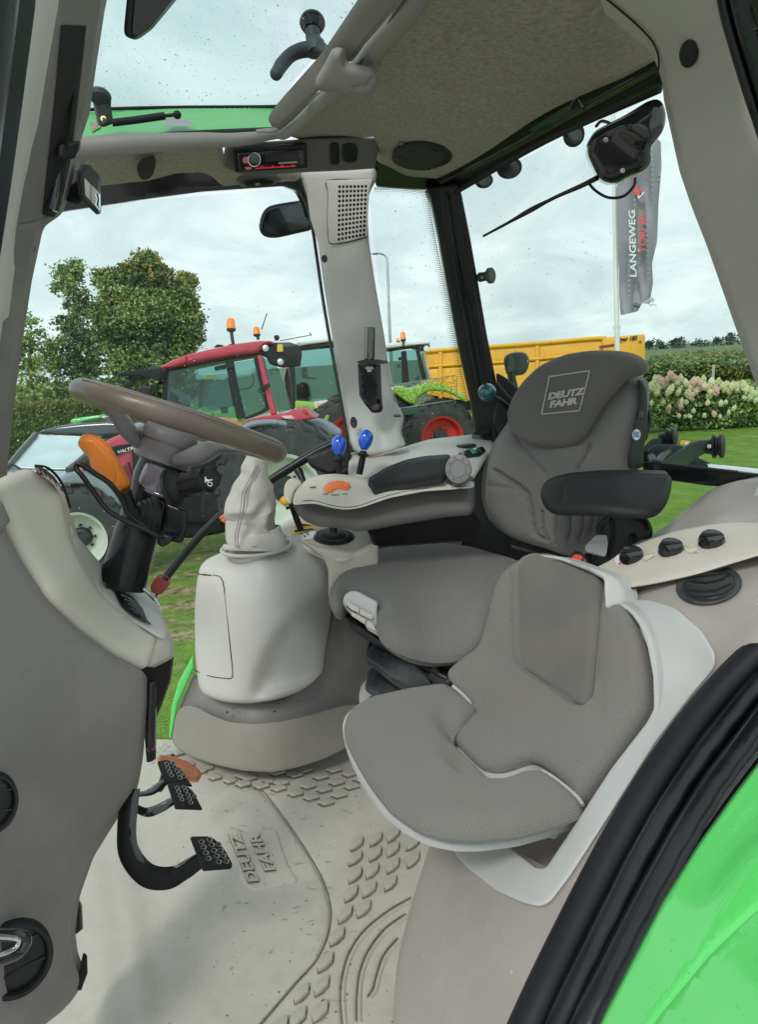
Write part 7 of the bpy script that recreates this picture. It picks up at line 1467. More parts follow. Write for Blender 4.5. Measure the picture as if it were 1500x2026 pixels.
for i in range(4):
    a = np.array(lq[i]); b = np.array(lq[(i + 1) % 4])
    nrm_ = np.array([-(b - a)[1], (b - a)[0]]); nrm_ /= np.linalg.norm(nrm_)
    surf('logo_frame', [tuple(a + nrm_ * -1.5), tuple(b + nrm_ * -1.5), tuple(b + nrm_ * 1.2), tuple(a + nrm_ * 1.2)], lambda u, v: hq(u, v, .0022), m_logo, se, t=.0006, r=0, step=7, rc=0)
text('lettering', 'DEUTZ', 1084.5, 790.5, (22.3, -3.5), (3.8, -18), lambda u, v: hq(u, v, .0022), m_logo, se, thick=.0006, bold=.06, space=.95)
text('lettering', 'FAHR', 1087.5, 806.5, (22.3, -3.2), (3.8, -18), lambda u, v: hq(u, v, .0022), m_logo, se, thick=.0006, bold=.06, space=.95)
surf('back_shell', Z6([(960, 345), (985, 355), (1000, 390, 8), (1004, 500), (1003, 580), (985, 640), (978, 700), (980, 755), (920, 756), (915, 700), (925, 650), (945, 560), (965, 470), (970, 400)]), [(1268, 750, 1.585), (1285, 800, 1.62), (1255, 920, 1.575)], m_blkm, se, t=.05, r=.006, step=7, rc=8)
tube('shell_bracket', [Q(1283, 812, 1.66), Q(1286, 832, 1.66), Q(1281, 850, 1.66), Q(1276, 870, 1.66)], .006, m_blk, se, n=8)
surf('shell_latch', Z6([(955, 490), (985, 497), (978, 530), (950, 525)]), ON(se, 'back_shell', .003), m_blk, se, t=.01, r=.002, step=6, rc=2)
sk = surf('round_sticker', ovalp(1260, 860, 8.3, 10.8, 22, .1), ON(se, 'back_shell', .002), m_sk, se, t=.001, r=0, step=5, rc=0)
for dy in (-5, -2, 1, 4): surf('sticker_wave', [(1254, 860 + dy), (1258, 858 + dy), (1262, 860 + dy), (1266, 858 + dy), (1266, 860 + dy), (1262, 862 + dy), (1258, 860 + dy), (1254, 862 + dy)], ON(se, 'back_shell', .0035), m_skb, se, t=.0005, r=0, step=5, rc=0)
for k in range(16):
    a = k * math.pi / 8; surf('sticker_letter', ovalp(1260 + 6.9 * math.cos(a), 860 + 9 * math.sin(a), .6, .8, 6), ON(se, 'back_shell', .0035), m_seam, se, t=.0004, r=0, step=5, rc=0)
# cushion
d_cu = [(655, 1150, 1.70), (700, 1100, 1.86), (860, 1062, 1.98), (1000, 1085, 1.93), (1040, 1105, 1.88), (850, 1140, 1.74), (780, 1200, 1.58), (850, 1275, 1.50), (960, 1240, 1.50), (1000, 1150, 1.66), (900, 1200, 1.585), (700, 1165, 1.67)]
surf('cushion', [(648, 1158, 14), (652, 1138), (668, 1120), (695, 1098), (745, 1074), (800, 1061), (870, 1057), (935, 1063), (1000, 1080), (1046, 1098), (1050, 1120), (1030, 1160), (1000, 1200), (968, 1245), (935, 1265), (900, 1276), (855, 1281), (810, 1272), (775, 1254), (752, 1234), (742, 1210), (744, 1188, 10), (720, 1175), (696, 1167), (682, 1172), (674, 1188), (662, 1186), (652, 1172)],
     d_cu, m_fab, se, t=.07, r=.04, step=8, rc=16, tdir=(0, .5, -.86),
     grooves=[(Z6([(300, 1290), (330, 1250), (400, 1230), (470, 1215)]), 8, .004), (Z6([(270, 1265), (300, 1225), (380, 1205), (440, 1195)]), 8, .004), (Z6([(200, 1240), (280, 1200), (370, 1180)]), 8, .003), (Z6([(290, 1320), (330, 1290), (420, 1262)]), 8, .004)],
     h=lambda u, v: .006 * math.sin(u * .018) * math.sin(v * .03) - .006 * gs(u, v, 860, 1130, 90, 30))
surf('front_lever_frame', zp(640, 1140, 4.1667, [(148, 215, 12), (160, 160, 12), (205, 122, 10), (270, 118), (350, 165), (440, 208), (432, 260), (430, 320), (445, 400), (480, 470), (530, 505), (562, 512), (545, 530), (515, 538), (450, 495), (360, 445), (345, 400), (240, 330), (225, 320), (160, 250)]),
     [(680, 1180, 1.645), (745, 1195, 1.60), (770, 1262, 1.57)], m_silver, se, t=.03, r=.006, step=5, rc=8)
for q_ in ([(185, 200), (290, 262), (292, 305), (235, 282), (195, 250)], [(298, 268), (405, 318), (402, 360), (300, 315)], [(232, 290), (345, 355), (340, 398), (228, 325)], [(358, 362), (405, 388), (440, 460), (350, 418)]):
    surf('lever_paddle', zp(640, 1140, 4.1667, q_), [(680, 1180, 1.632), (745, 1195, 1.587), (770, 1262, 1.557)], m_trim, se, t=.006, r=.002, step=5, rc=2)
tube('paddle_gap', [Q(a, b, 1.622) for a, b in zp(640, 1140, 4.1667, [(190, 250), (240, 288), (292, 308), (400, 362)])], .0015, m_seam, se, n=5, sub=1)
surf('seat_base', [(672, 1205), (690, 1215), (745, 1240), (800, 1270), (880, 1283), (960, 1240), (985, 1210), (1000, 1330), (900, 1360), (850, 1330), (800, 1300), (745, 1275), (700, 1245)], [(680, 1210, 1.68), (800, 1280, 1.60), (960, 1250, 1.60)], m_blk, se, t=.15, r=.01, step=10, rc=6, tdir=(.2, .9, 0))
surf('bellows_fold', zp(640, 1140, 4.1667, [(330, 650, 12), (355, 600), (420, 530, 8), (560, 590), (760, 700), (820, 760), (905, 890), (800, 950), (690, 950), (560, 870), (450, 770), (345, 700, 8)]), [(725, 1290, 1.62), (850, 1340, 1.54), (740, 1270, 1.66), (820, 1370, 1.56)], m_rub, se, t=.04, r=.012, step=7, rc=10, tdir=(.2, .9, .1), grooves=[(zp(640, 1140, 4.1667, [(345, 690), (450, 755), (560, 850), (700, 935)]), 5, .004), (zp(640, 1140, 4.1667, [(700, 860), (715, 745), (755, 765), (720, 880)]), 2, .0012)])
surf('bellows_fold', zp(640, 1140, 4.1667, [(335, 880, 12), (350, 840), (430, 780, 8), (560, 860), (700, 960), (620, 985), (460, 1000), (400, 950), (345, 915, 8)]), [(725, 1350, 1.63), (800, 1370, 1.58), (740, 1330, 1.66)], m_rub, se, t=.04, r=.012, step=7, rc=10, tdir=(.2, .9, .1))
surf('bellows_foot', zp(640, 1140, 4.1667, [(355, 1015), (450, 960), (560, 985), (480, 1040), (380, 1040)]), 1.63, m_blk, se, t=.03, r=.006, step=8, rc=6)
for i_, pl in enumerate(([(790, 1255), (850, 1268), (900, 1300), (860, 1340)], [(845, 1290), (870, 1335), (905, 1345)], [(880, 1320), (900, 1310), (950, 1300), (970, 1270)], [(870, 1300), (930, 1290), (985, 1250)], [(850, 1335), (880, 1350), (892, 1345)])):
    tube('suspension_hose', [Q(a, b, 1.565 - .01 * i_) for a, b in pl], .007 if i_ % 2 else .009, (m_blk, MAT('brown_hose', (.07, .055, .045), .7, var=.3), m_blkm, m_blk, m_rub)[i_], se, n=8)
for i_ in range(6): box('suspension_link', Q(862 + 17 * i_, 1318 - 6 * i_ + 14 * (i_ % 2), 1.60), (.03, .03, .016), (m_blkm, MAT('greasy_steel' + str(i_), (.11, .085, .06), .55, metal=.3, var=.5, vscale=40), m_rub)[i_ % 3], se, ax=CAMX, bev=.003)
# armrest of driver seat
arr = surf('armrest', Z6([(500, 850, 20), (505, 825), (540, 793, 20), (640, 770), (780, 758), (950, 756), (1090, 760, 8), (1106, 775, 6), (1100, 830), (1085, 880), (1060, 920), (1025, 948), (980, 957), (880, 952), (780, 945), (680, 942), (590, 943), (545, 930, 18), (512, 897, 18)]),
     [(1070, 960, 1.56), (1200, 970, 1.44), (1320, 960, 1.42), (1100, 945, 1.55), (1310, 935, 1.45)], m_blkm, se, t=.075, r=.016, step=7, rc=12, grooves=[(Z6([(600, 900), (605, 850), (625, 815), (700, 793), (850, 780), (1095, 778)]), 5, .0035)], label='black padded near armrest')
surf('pivot', Z6([(765, 1010), (785, 985), (830, 962), (900, 955), (960, 962), (995, 990, 16), (1010, 1040, 20), (1000, 1075), (960, 1105), (900, 1150), (860, 1195), (820, 1215), (725, 1215), (745, 1120), (755, 1060)]), [(1190, 1040, 1.62), (1280, 1040, 1.52), (1200, 1110, 1.60)], m_blk, arr, t=.06, r=.010, step=8, rc=14,
     grooves=[(Z6([(830, 970), (832, 1080), (815, 1160)]), 4, .003)])
lathe('pivot_cap', Q(1253, 1065, 1.545), -Vector(FWD) + Vector(RGT) * .2, [(0, .012), (.003, .012), (.004, .0105), (.002, .009), (.0022, 0)], m_blkm, arr, n=24)
surf('grey_lever', Z6([(708, 1112, 4), (740, 1080), (762, 1058), (808, 1060, 4), (812, 1100), (806, 1150, 6), (796, 1160), (750, 1148), (714, 1138, 4)]), [(1160, 1085, 1.55), (1200, 1065, 1.52), (1195, 1100, 1.53)], m_silver, arr, t=.02, r=.004, step=5, rc=5, grooves=[(Z6([(740, 1100), (765, 1092), (808, 1095)]), 3, .0015)])
bk = T('seatbelt_buckle', 'black seatbelt buckle with bright red release button', 'buckle', 1140, 1110, 1.5)
surf('body', Z6([(625, 1165), (660, 1130, 6), (690, 1133), (720, 1165), (728, 1195), (722, 1215), (640, 1200)]), [(1125, 1100, 1.52), (1160, 1100, 1.50), (1150, 1120, 1.50)], m_blk, bk, t=.03, r=.005, step=5, rc=5)
surf('button', Z6([(642, 1172), (662, 1146), (684, 1148), (700, 1158, 3), (690, 1182), (655, 1183)]), [(1125, 1100, 1.513), (1160, 1100, 1.493), (1150, 1120, 1.493)], m_red, bk, t=.006, r=.0015, step=5, rc=2)
surf('seat_rail', Z6([(370, 1100), (480, 1130), (520, 1148), (470, 1140), (375, 1120)]), 1.86, m_rub, se, t=.02, r=.003, step=8, rc=3)

# ================================================================ near fender cover (right, foreground)
nf = T('fender_cover', 'grey moulded fender cover beside the door with silver folding seat frame', 'fender cover', 1150, 1700, 1.0)
d_nf = [(770, 2026, 1.09), (850, 1680, 1.30), (1000, 1900, .92), (1030, 2026, .86), (1200, 1600, 1.0), (1120, 1780, .93), (1400, 1340, 1.10), (1500, 1240, 1.06), (1240, 1165, 1.34), (1500, 1105, 1.24), (1350, 1200, 1.18), (1420, 1130, 1.23), (950, 1700, 1.12), (1000, 1500, 1.32), (1050, 1300, 1.42), (1480, 2000, .70)]
surf('cover', [(762, 2120), (766, 1990), (774, 1900), (800, 1800), (842, 1668), (870, 1620, 10), (960, 1648), (1064, 1718), (1084, 1722, 8), (1150, 1622), (1215, 1522), (1285, 1432), (1302, 1392), (1298, 1300), (1240, 1232), (1190, 1196), (1185, 1130), (1240, 1130), (1380, 1104), (1500, 1068), (1640, 1040), (1640, 1200), (1500, 1275), (1440, 1335), (1380, 1400), (1305, 1500), (1240, 1600), (1180, 1710), (1120, 1820), (1060, 1950), (1020, 2035), (985, 2120)],
     d_nf, m_fender, nf, t=.05, r=.02, step=15, rc=20)
nfd = depthfn(d_nf)
surf('silver_frame', [(1190, 1195), (1235, 1189), (1290, 1190), (1340, 1206), (1393, 1252), (1418, 1295, 12), (1418, 1322, 14), (1370, 1378), (1300, 1470), (1200, 1630), (1130, 1738), (1090, 1790, 16), (1068, 1797, 12), (1035, 1788), (985, 1765), (930, 1722), (905, 1694), (896, 1672), (920, 1640), (960, 1640), (1064, 1720, 4), (1084, 1722, 10), (1150, 1622), (1215, 1522), (1285, 1432), (1304, 1392), (1300, 1300), (1250, 1230)],
     lambda u, v: nfd(u, v) - .002, m_silver, nf, t=.006, r=.003, step=10, rc=12, lift=.006)
surf('recess', [(850, 1560), (890, 1665), (1064, 1728), (1100, 1736), (1200, 1600), (1310, 1450), (1310, 1250), (1200, 1150), (1050, 1180), (900, 1400)], [(880, 1620, 1.40), (1070, 1722, 1.12), (1300, 1400, 1.24), (1200, 1180, 1.50), (1000, 1400, 1.60), (1200, 1580, 1.18), (950, 1660, 1.32)], m_fender, nf, t=.01, r=0, step=16, rc=4)
d_kp = [(1190, 1130, 1.38), (1240, 1160, 1.30), (1500, 1035, 1.30), (1500, 1100, 1.20), (1330, 1110, 1.29), (1340, 1055, 1.38)]
surf('knob_panel', [(1170, 1128), (1206, 1110), (1240, 1086), (1290, 1066), (1340, 1050), (1400, 1039), (1450, 1033), (1500, 1034), (1640, 1045), (1640, 1060), (1560, 1080), (1500, 1100), (1440, 1118), (1380, 1136), (1300, 1154), (1240, 1164), (1228, 1158), (1200, 1128)], d_kp, m_trim, nf, t=.03, r=.006, step=9, rc=10, lift=.004)
kpd = depthfn(d_kp)
tube('panel_joint', [Q(u, v, kpd(u, v) - .001) for u, v in [(1238, 1166), (1300, 1156), (1380, 1138), (1440, 1120), (1500, 1102), (1600, 1072)]], .002, m_seam, nf, n=6)
d_sh = [(1210, 1110, 1.42), (1300, 1020, 1.62), (1400, 970, 1.58), (1500, 942, 1.45), (1420, 1035, 1.36), (1500, 1035, 1.30), (1300, 1062, 1.46), (1440, 990, 1.45)]
surf('rear_hump', [(1196, 1122), (1208, 1105), (1245, 1080), (1290, 1058), (1330, 1030), (1365, 1000), (1390, 978), (1420, 960), (1460, 946), (1500, 940), (1640, 935), (1640, 1055), (1500, 1038), (1440, 1036), (1400, 1042), (1340, 1054), (1290, 1070), (1240, 1090), (1206, 1114)],
     d_sh, m_fender, nf, t=.05, r=.014, step=10, rc=14, h=lambda u, v: .008 * gs(u, v, 1450, 965, 70, 12, -.2) - .006 * gs(u, v, 1400, 1012, 80, 9, -.25))
surf('hump_end', [(1487, 985, 12), (1496, 955), (1520, 940), (1600, 935), (1600, 1010), (1500, 992)], [(1490, 970, 1.40), (1560, 960, 1.36), (1500, 990, 1.38)], m_pod, nf, t=.03, r=.01, step=9, rc=10)
# knobs
for i, (u, v, lab) in enumerate([(1247, 1101, 'black rotary heater knob, lowest and leftmost of three, beside red and blue marks'), (1325, 1087, 'black rotary knob, middle one of three on the pale panel'), (1405, 1071, 'black rotary knob, rightmost and highest of three on the pale panel')]):
    z = kpd(u, v) - .014
    nn = (Vector(UPV) * .80 - Vector(FWD) * .55 - Vector(RGT) * .1).normalized()
    b0 = Q(u + 3, v + 6, z)
    kt = lathe('control_knob', b0, nn, [(0, .0225), (.003, .0235), (.014, .0215), (.020, .0195), (.0215, .017), (.022, 0)], m_blkg, nf, n=12, xdir=RGT, sharp=20)
    kt['label'] = lab
    lathe('scale_plate', Q(u + 6, v + 9, kpd(u, v) - .008), nn, [(0, .0335), (.0016, .0335), (.0018, 0)], m_sk if i == 0 else m_pod, kt, n=32, sx=1.0, sy=.8, xdir=RGT)
    box('grip_ridge', b0 + nn * .021, (.036, .009, .005), m_blkm, kt, ax=(Vector(RGT), nn.cross(Vector(RGT)).normalized(), nn), bev=.002)
    X_ = Vector(RGT); X_ = (X_ - nn * X_.dot(nn)).normalized(); Y_ = nn.cross(X_)
    if Y_.dot(Vector(UPV)) < 0: Y_ = -Y_
    if i == 0:
        for k in range(9):
            a = math.radians(200 + k * 18)
            c_ = Q(u + 6, v + 9, kpd(u, v) - .008) + nn * .002 + X_ * math.cos(a) * .029 + Y_ * math.sin(a) * .029 * .8
            box('scale_mark', c_, (.006, .0045, .0006), m_red if k < 4 else m_skb, kt, ax=(X_ * math.cos(a + math.pi / 2) + Y_ * math.sin(a + math.pi / 2), X_ * math.cos(a) + Y_ * math.sin(a), nn))
    else:
        for k in range(6):
            a = math.radians(-60 + k * 22)
            c_ = Q(u + 6, v + 9, kpd(u, v) - .008) + nn * .002 + X_ * math.cos(a) * .029 + Y_ * math.sin(a) * .029 * .8
            box('scale_mark', c_, (.0012 + .0007 * k, .003, .0006), m_skb if i == 2 else m_rub, kt, ax=(X_ * math.cos(a + math.pi / 2) + Y_ * math.sin(a + math.pi / 2), X_ * math.cos(a) + Y_ * math.sin(a), nn))
surf('worn_sticker', zp(850, 600, 2.3077, [(975, 1160), (1000, 1140), (1030, 1120), (1040, 1145), (1000, 1170), (985, 1180)]), lambda u, v: kpd(u, v) - .011, MAT('peeled_sticker', (.6, .56, .42), .7, var=.3, vscale=80), nf, t=.001, r=0, step=6, rc=2)
surf('worn_sticker', zp(850, 600, 2.3077, [(1160, 1110), (1215, 1095), (1225, 1110), (1225, 1138), (1180, 1140)]), lambda u, v: kpd(u, v) - .011, bpy.data.materials['peeled_sticker'], nf, t=.001, r=0, step=6, rc=2)
# round vent on the fender
nv = (Vector(UPV) * .66 - Vector(FWD) * .75)
fv = surf('air_vent', ovalp(1404, 1160, 66, 38, 44, -.13), lambda u, v: nfd(u, v) - .003, m_rub, nf, t=.012, r=.004, lift=.006, step=8, rc=0, label='round black air vent under the three knobs')
surf('vent_flap', ovalp(1405, 1157, 52, 29, 40, -.13), lambda u, v: nfd(u, v) - .012, m_blk, fv, t=.004, r=.003, lift=.003, step=6, rc=0,
     grooves=[([(1356, 1150), (1372, 1155), (1400, 1157), (1430, 1150), (1446, 1138)], 3, .002), ([(1360, 1172), (1385, 1176), (1415, 1173), (1450, 1158)], 3, .002)])
tube('flap_joint', [Q(1405 + a, 1157 + b, nfd(1405 + a, 1157 + b) - .0125) for a, b in [(x - 1405, y - 1157) for x, y in ovalp(1405, 1157, 54, 31, 30, -.13)]], .0012, m_seam, fv, n=5, sub=1, closed=True)

# ================================================================ folding instructor seat
js = T('instructor_seat', 'grey fabric folding instructor seat with silver rim in front', 'seat', 1000, 1500, 1.25)
Z8 = lambda pts: zp(650, 1050, 1.875, pts)
d_p = [(680, 1440, 1.31), (930, 1355, 1.44), (1150, 1600, 1.04), (880, 1670, .985)]
rimo = Z8([(52, 740), (50, 700), (72, 662), (150, 618), (300, 585), (425, 568), (470, 580), (560, 660), (900, 900), (950, 1030), (935, 1068), (850, 1100), (700, 1142), (560, 1160), (470, 1160), (370, 1140), (280, 1095), (190, 1020), (110, 900), (70, 810)])
surf('rim_tray', rimo, [(a, b, c + .016) for a, b, c in d_p], m_silver, js, t=.014, r=.007, step=10, rc=16, tdir=(0, 0.1, -1))
surf('seat_pad', Z8([(56, 715, 25), (75, 668, 25), (150, 622), (300, 588), (425, 570, 20), (452, 580), (500, 618), (552, 662, 12), (552, 680), (520, 705), (480, 735), (456, 778), (495, 822), (545, 868), (580, 902, 12), (640, 914), (720, 890), (795, 893), (850, 930), (910, 980), (940, 1018, 10), (938, 1048, 14), (850, 1085), (700, 1127), (550, 1140), (430, 1133), (330, 1103), (230, 1033), (150, 930), (90, 828), (60, 765)]),
     [(680, 1440, 1.29), (930, 1355, 1.42), (1150, 1600, 1.02), (880, 1670, .965), (850, 1500, 1.16)], m_pad2, js, t=.005, r=.030, lift=.018, step=7, rc=14, tdir=(0, .1, -1),
     h=lambda u, v: -.022 * gs(u, v, 885, 1440, 26, 22, .5) - .016 * gs(u, v, 905, 1520, 16, 45, -.75) - .010 * gs(u, v, 990, 1540, 40, 14, -.1) + .003)
d_b = [(895, 1345, 1.455), (1155, 1595, 1.06), (900, 1470, 1.26), (960, 1530, 1.17), (1000, 1290, 1.46), (1200, 1480, 1.12), (1040, 1110, 1.50), (1190, 1170, 1.33), (1290, 1420, 1.12), (1240, 1240, 1.24), (1000, 1180, 1.50), (1080, 1400, 1.29), (990, 1380, 1.40)]
surf('back_cushion', Z8([(458, 565, 14), (462, 535, 16), (490, 508), (530, 478), (565, 455), (585, 420), (605, 340), (630, 235), (660, 175), (700, 140), (716, 135), (740, 110), (790, 95), (1000, 180), (1030, 240), (1062, 275), (1085, 280, 20), (1120, 305), (1150, 350), (1180, 430), (1198, 540), (1202, 640), (1195, 690), (1150, 760), (1080, 860), (1010, 955), (968, 1010, 6), (950, 1020, 6), (905, 965), (850, 915), (810, 885), (770, 868), (730, 880), (690, 903), (640, 915), (590, 905), (540, 860), (500, 815), (462, 778), (480, 740), (520, 710), (550, 690), (558, 662, 14), (520, 625)]),
     d_b, m_pad2, js, t=.04, r=.022, lift=.030, step=7, rc=14, tdir=(.75, .45, -.45), grooves=[(Z8([(706, 200), (705, 350), (712, 490), (745, 535), (850, 605), (930, 668), (975, 672), (1003, 640), (1015, 520), (1030, 350), (1040, 270)]), 8, .008)],
     h=lambda u, v: .004 * gs(u, v, 960, 1400, 60, 60) + .010 * gs(u, v, 1000, 1475, 70, 30, .75) - .006 * gs(u, v, 1200, 1350, 15, 80))
bd_ = depthfn(d_b)
surf('back_panel', Z8([(718, 300), (712, 180), (716, 135, 14), (735, 108), (768, 90, 10), (830, 95), (930, 128), (1016, 170, 6), (1021, 230), (1012, 340), (1000, 470), (990, 580), (975, 645, 16), (955, 657, 12), (925, 645), (850, 590), (745, 522, 10), (722, 488)]),
     lambda u, v: bd_(u, v) - .030, m_pad3, js, t=.02, r=.012, lift=.014, step=7, rc=8, tdir=(.75, .45, -.3), h=lambda u, v: .003 * gs(u, v, 1110, 1250, 60, 90))
tube('panel_piping', [Q(u, v, bd_(u, v) - .031) for u, v in Z8([(716, 300), (712, 180), (718, 135), (740, 105), (775, 90), (850, 97), (1016, 168), (1024, 230), (1014, 340), (1002, 470), (991, 590), (975, 650), (950, 660), (920, 647), (850, 595), (742, 525), (721, 490)])], .0022, m_pad3, js, n=6, closed=True, sub=3)
surf('shell_top', Z8([(765, 88, 8), (790, 84), (860, 92), (1000, 140), (1055, 162), (1088, 195, 18), (1102, 230, 14), (1098, 255, 12), (1075, 268), (1040, 275), (1024, 286), (1020, 240), (1018, 175), (960, 143), (860, 106)]),
     [(1060, 1097, 1.44), (1200, 1140, 1.28), (1230, 1180, 1.26), (1195, 1210, 1.24)], m_silver, js, t=.04, r=.008, step=6, rc=8, tdir=(.75, .45, -.3))
surf('shell_edge', Z8([(1050, 262), (1085, 262), (1130, 285), (1170, 330), (1198, 390), (1215, 470), (1225, 600), (1226, 668, 8), (1212, 690), (1198, 695), (1203, 640), (1200, 540), (1180, 430), (1150, 350), (1118, 305), (1085, 282)]),
     [(a, b, c - .028) for a, b, c in d_b], m_silver, js, t=.05, r=.006, step=7, rc=8, tdir=(.75, .45, -.3))
tube('hinge_strip', [Q(u, v, bd_(u, v) - .022) for u, v in Z8([(462, 577), (500, 610), (550, 662)])], .004, m_silver, js, n=8)
tube('hinge_strip', [Q(u, v, bd_(u, v) - .022) for u, v in Z8([(795, 893), (830, 912), (880, 950), (920, 985), (945, 1018)])], .0035, m_silver, js, n=8)
ell('bump_stop', Q(1094, 1650, 1.05), .008, .008, .006, m_pod, js, n=12)

# ================================================================ door seal and green rear fender
dsl = T('door_opening_seal', 'glossy black rubber seal curving along the door opening', 'door seal', 1300, 1650, .9)
def sealz(u, v): return None
curves = [([(1640, 1150), (1560, 1215), (1500, 1285), (1440, 1345), (1385, 1408), (1315, 1505), (1250, 1610), (1190, 1720), (1130, 1840), (1075, 1955), (1020, 2080), (1000, 2130)], .022, m_sealb, 0.0),
          ([(1640, 1200), (1570, 1270), (1510, 1340), (1450, 1412), (1390, 1490), (1330, 1580), (1270, 1685), (1215, 1795), (1160, 1905), (1105, 2025), (1070, 2120)], .016, m_seal, .006),
          ([(1640, 1250), (1580, 1330), (1520, 1410), (1465, 1485), (1410, 1560), (1355, 1650), (1300, 1750), (1240, 1865), (1185, 1975), (1145, 2060), (1110, 2140)], .019, m_seal, .014)]
d_sl = [(1500, 1285, 1.06), (1315, 1505, 1.0), (1130, 1840, .89), (1020, 2050, .83), (1520, 1410, .98), (1355, 1650, .90), (1185, 1975, .80), (1600, 1180, 1.08)]
sld = depthfn(d_sl)
for i, (cpts, rad, mt, dz) in enumerate(curves):
    tube(('inner_bead', 'middle_lip', 'outer_lip')[i], [Q(u, v, sld(u, v) + dz) for u, v in cpts], rad, mt, dsl, n=16, sub=8, flat=(.8, .8, .8)[i], fold=(lambda s, th: .04 * math.sin(s * 90) * max(0, math.sin(th * 2 + 1))) if i else None)
surf('seal_channel', [(1640, 1180), (1500, 1300), (1320, 1520), (1130, 1860), (1010, 2120), (1190, 2120), (1300, 1850), (1450, 1600), (1560, 1440), (1640, 1340)], lambda u, v: sld(u, v) + .026, m_blk, dsl, t=.02, r=.004, step=20, rc=20)
surf('door_shadow_edge', [(1640, 1330), (1560, 1425), (1500, 1492), (1440, 1570), (1370, 1670), (1300, 1785), (1240, 1895), (1180, 2010), (1130, 2120), (1100, 2120), (1160, 1990), (1240, 1840), (1330, 1680), (1430, 1530), (1540, 1380), (1640, 1270)], lambda u, v: sld(u, v) + .012, m_blkg, dsl, t=.03, r=.004, step=16, rc=20)
gf = T('rear_fender', 'bright green painted rear fender outside the door opening', 'fender', 1400, 1850, .8)
d_gf = [(1500, 1500, .90), (1300, 1800, .80), (1170, 2026, .74), (1500, 2026, .62), (1500, 1750, .76), (1700, 1700, .70)]
surf('panel', [(1700, 1270), (1580, 1410), (1500, 1503), (1445, 1575), (1380, 1665), (1305, 1785), (1245, 1900), (1190, 2005), (1130, 2140), (1760, 2140), (1760, 1270)], d_gf, m_green, gf, t=.03, r=.008, step=20, rc=12,
     grooves=[([(1660, 1690), (1560, 1755), (1500, 1800), (1400, 1890), (1310, 1995), (1240, 2090)], 8, .003)], h=lambda u, v: .010 * gs(u, v, 1500, 1720, 160, 50, -.85))
rnd = random.Random(3)
V_ = []; Fc = []
for k in range(60):
    v = rnd.uniform(1520, 2026); u = rnd.uniform(max(1180, 1500 - (v - 1500) * .62) + 20, 1500)
    s = rnd.uniform(.0005, .0011); c = Q(u, v, depthfn(d_gf)(u, v) - .002)
    b0 = len(V_)
    for j in range(6): V_.append(c + Vector(RGT) * s * math.cos(j * math.pi / 3) + Vector(UPV) * s * math.sin(j * math.pi / 3) * .8)
    V_.append(c - Vector(FWD) * s * .5)
    for j in range(6): Fc.append((b0 + j, b0 + (j + 1) % 6, b0 + 6))
wd = link('water_drops', V_, Fc, m_dropg, gf); wd['kind'] = 'stuff'

# raindrops on the glass
def drops(name, par, poly, depth, n, seed, smin, smax, mat, ang=None):
    r_ = random.Random(seed); P = np.array(poly, float); lo = P.min(0); hi = P.max(0); df = depthfn(depth); V = []; FC = []; k = 0
    while k < n:
        u = r_.uniform(lo[0], hi[0]); v = r_.uniform(lo[1], hi[1])
        if not inside(np.array([[u, v]]), P)[0]: continue
        k += 1; z = df(u, v) - .002; s = r_.uniform(smin, smax) * (1.8 if r_.random() < .06 else 1) * z / F; a = (ang if ang is not None else r_.uniform(-.6, .6)) + r_.uniform(-.3, .3); el_ = r_.uniform(1, 2.6)
        c = Q(u, v, z); X = Vector(RGT) * math.cos(a) + Vector(UPV) * math.sin(a); Y = Vector(UPV) * math.cos(a) - Vector(RGT) * math.sin(a); b0 = len(V)
        for j in range(6): V.append(c + X * s * el_ * math.cos(j * math.pi / 3) + Y * s * math.sin(j * math.pi / 3))
        V.append(c - Vector(FWD) * s * .6)
        for j in range(6): FC.append((b0 + j, b0 + (j + 1) % 6, b0 + 6))
    o = link(name, V, FC, mat, par); o['kind'] = 'stuff'
drops('rain_drops', hat, [(215, 5), (735, 5), (552, 206), (175, 212)], [(172, 216, 1.552), (550, 211, 1.607), (215, 0, 1.109)], 420, 1, .3, .8, m_drop, -.35)
drops('rain_drops', fr, [(90, 430), (600, 400), (690, 880), (560, 900), (30, 900)], [(130, 400, 1.83), (600, 370, 1.93), (340, 1470, 2.02)], 90, 2, .25, .7, m_drop)
drops('rain_drops', fr, [(90, 500), (600, 400), (690, 880), (560, 1000), (100, 1150), (30, 900)], [(130, 400, 1.83), (600, 370, 1.93), (340, 1470, 2.02)], 200, 3, .3, .8, m_dropl)
drops('rain_drops', rf, [(912, 400), (1300, 200), (1345, 330), (1450, 660), (1490, 780), (1290, 800), (990, 760)], [(905, 385, 1.92), (1306, 180, 1.30), (980, 860, 2.14), (1500, 945, 1.50)], 80, 4, .3, .8, m_drop)
drops('rain_drops', rf, [(912, 500), (1300, 400), (1345, 330), (1450, 660), (1490, 780), (1290, 800), (990, 760)], [(905, 385, 1.92), (1306, 180, 1.30), (980, 860, 2.14), (1500, 945, 1.50)], 90, 5, .4, 1.0, m_dropl, -.7)
drops('rain_drops', rf, [(745, 385), (840, 385), (925, 840), (830, 860), (775, 650)], [(745, 372, 1.93), (845, 385, 1.97), (935, 850, 2.18)], 110, 6, .35, .9, m_dropl)
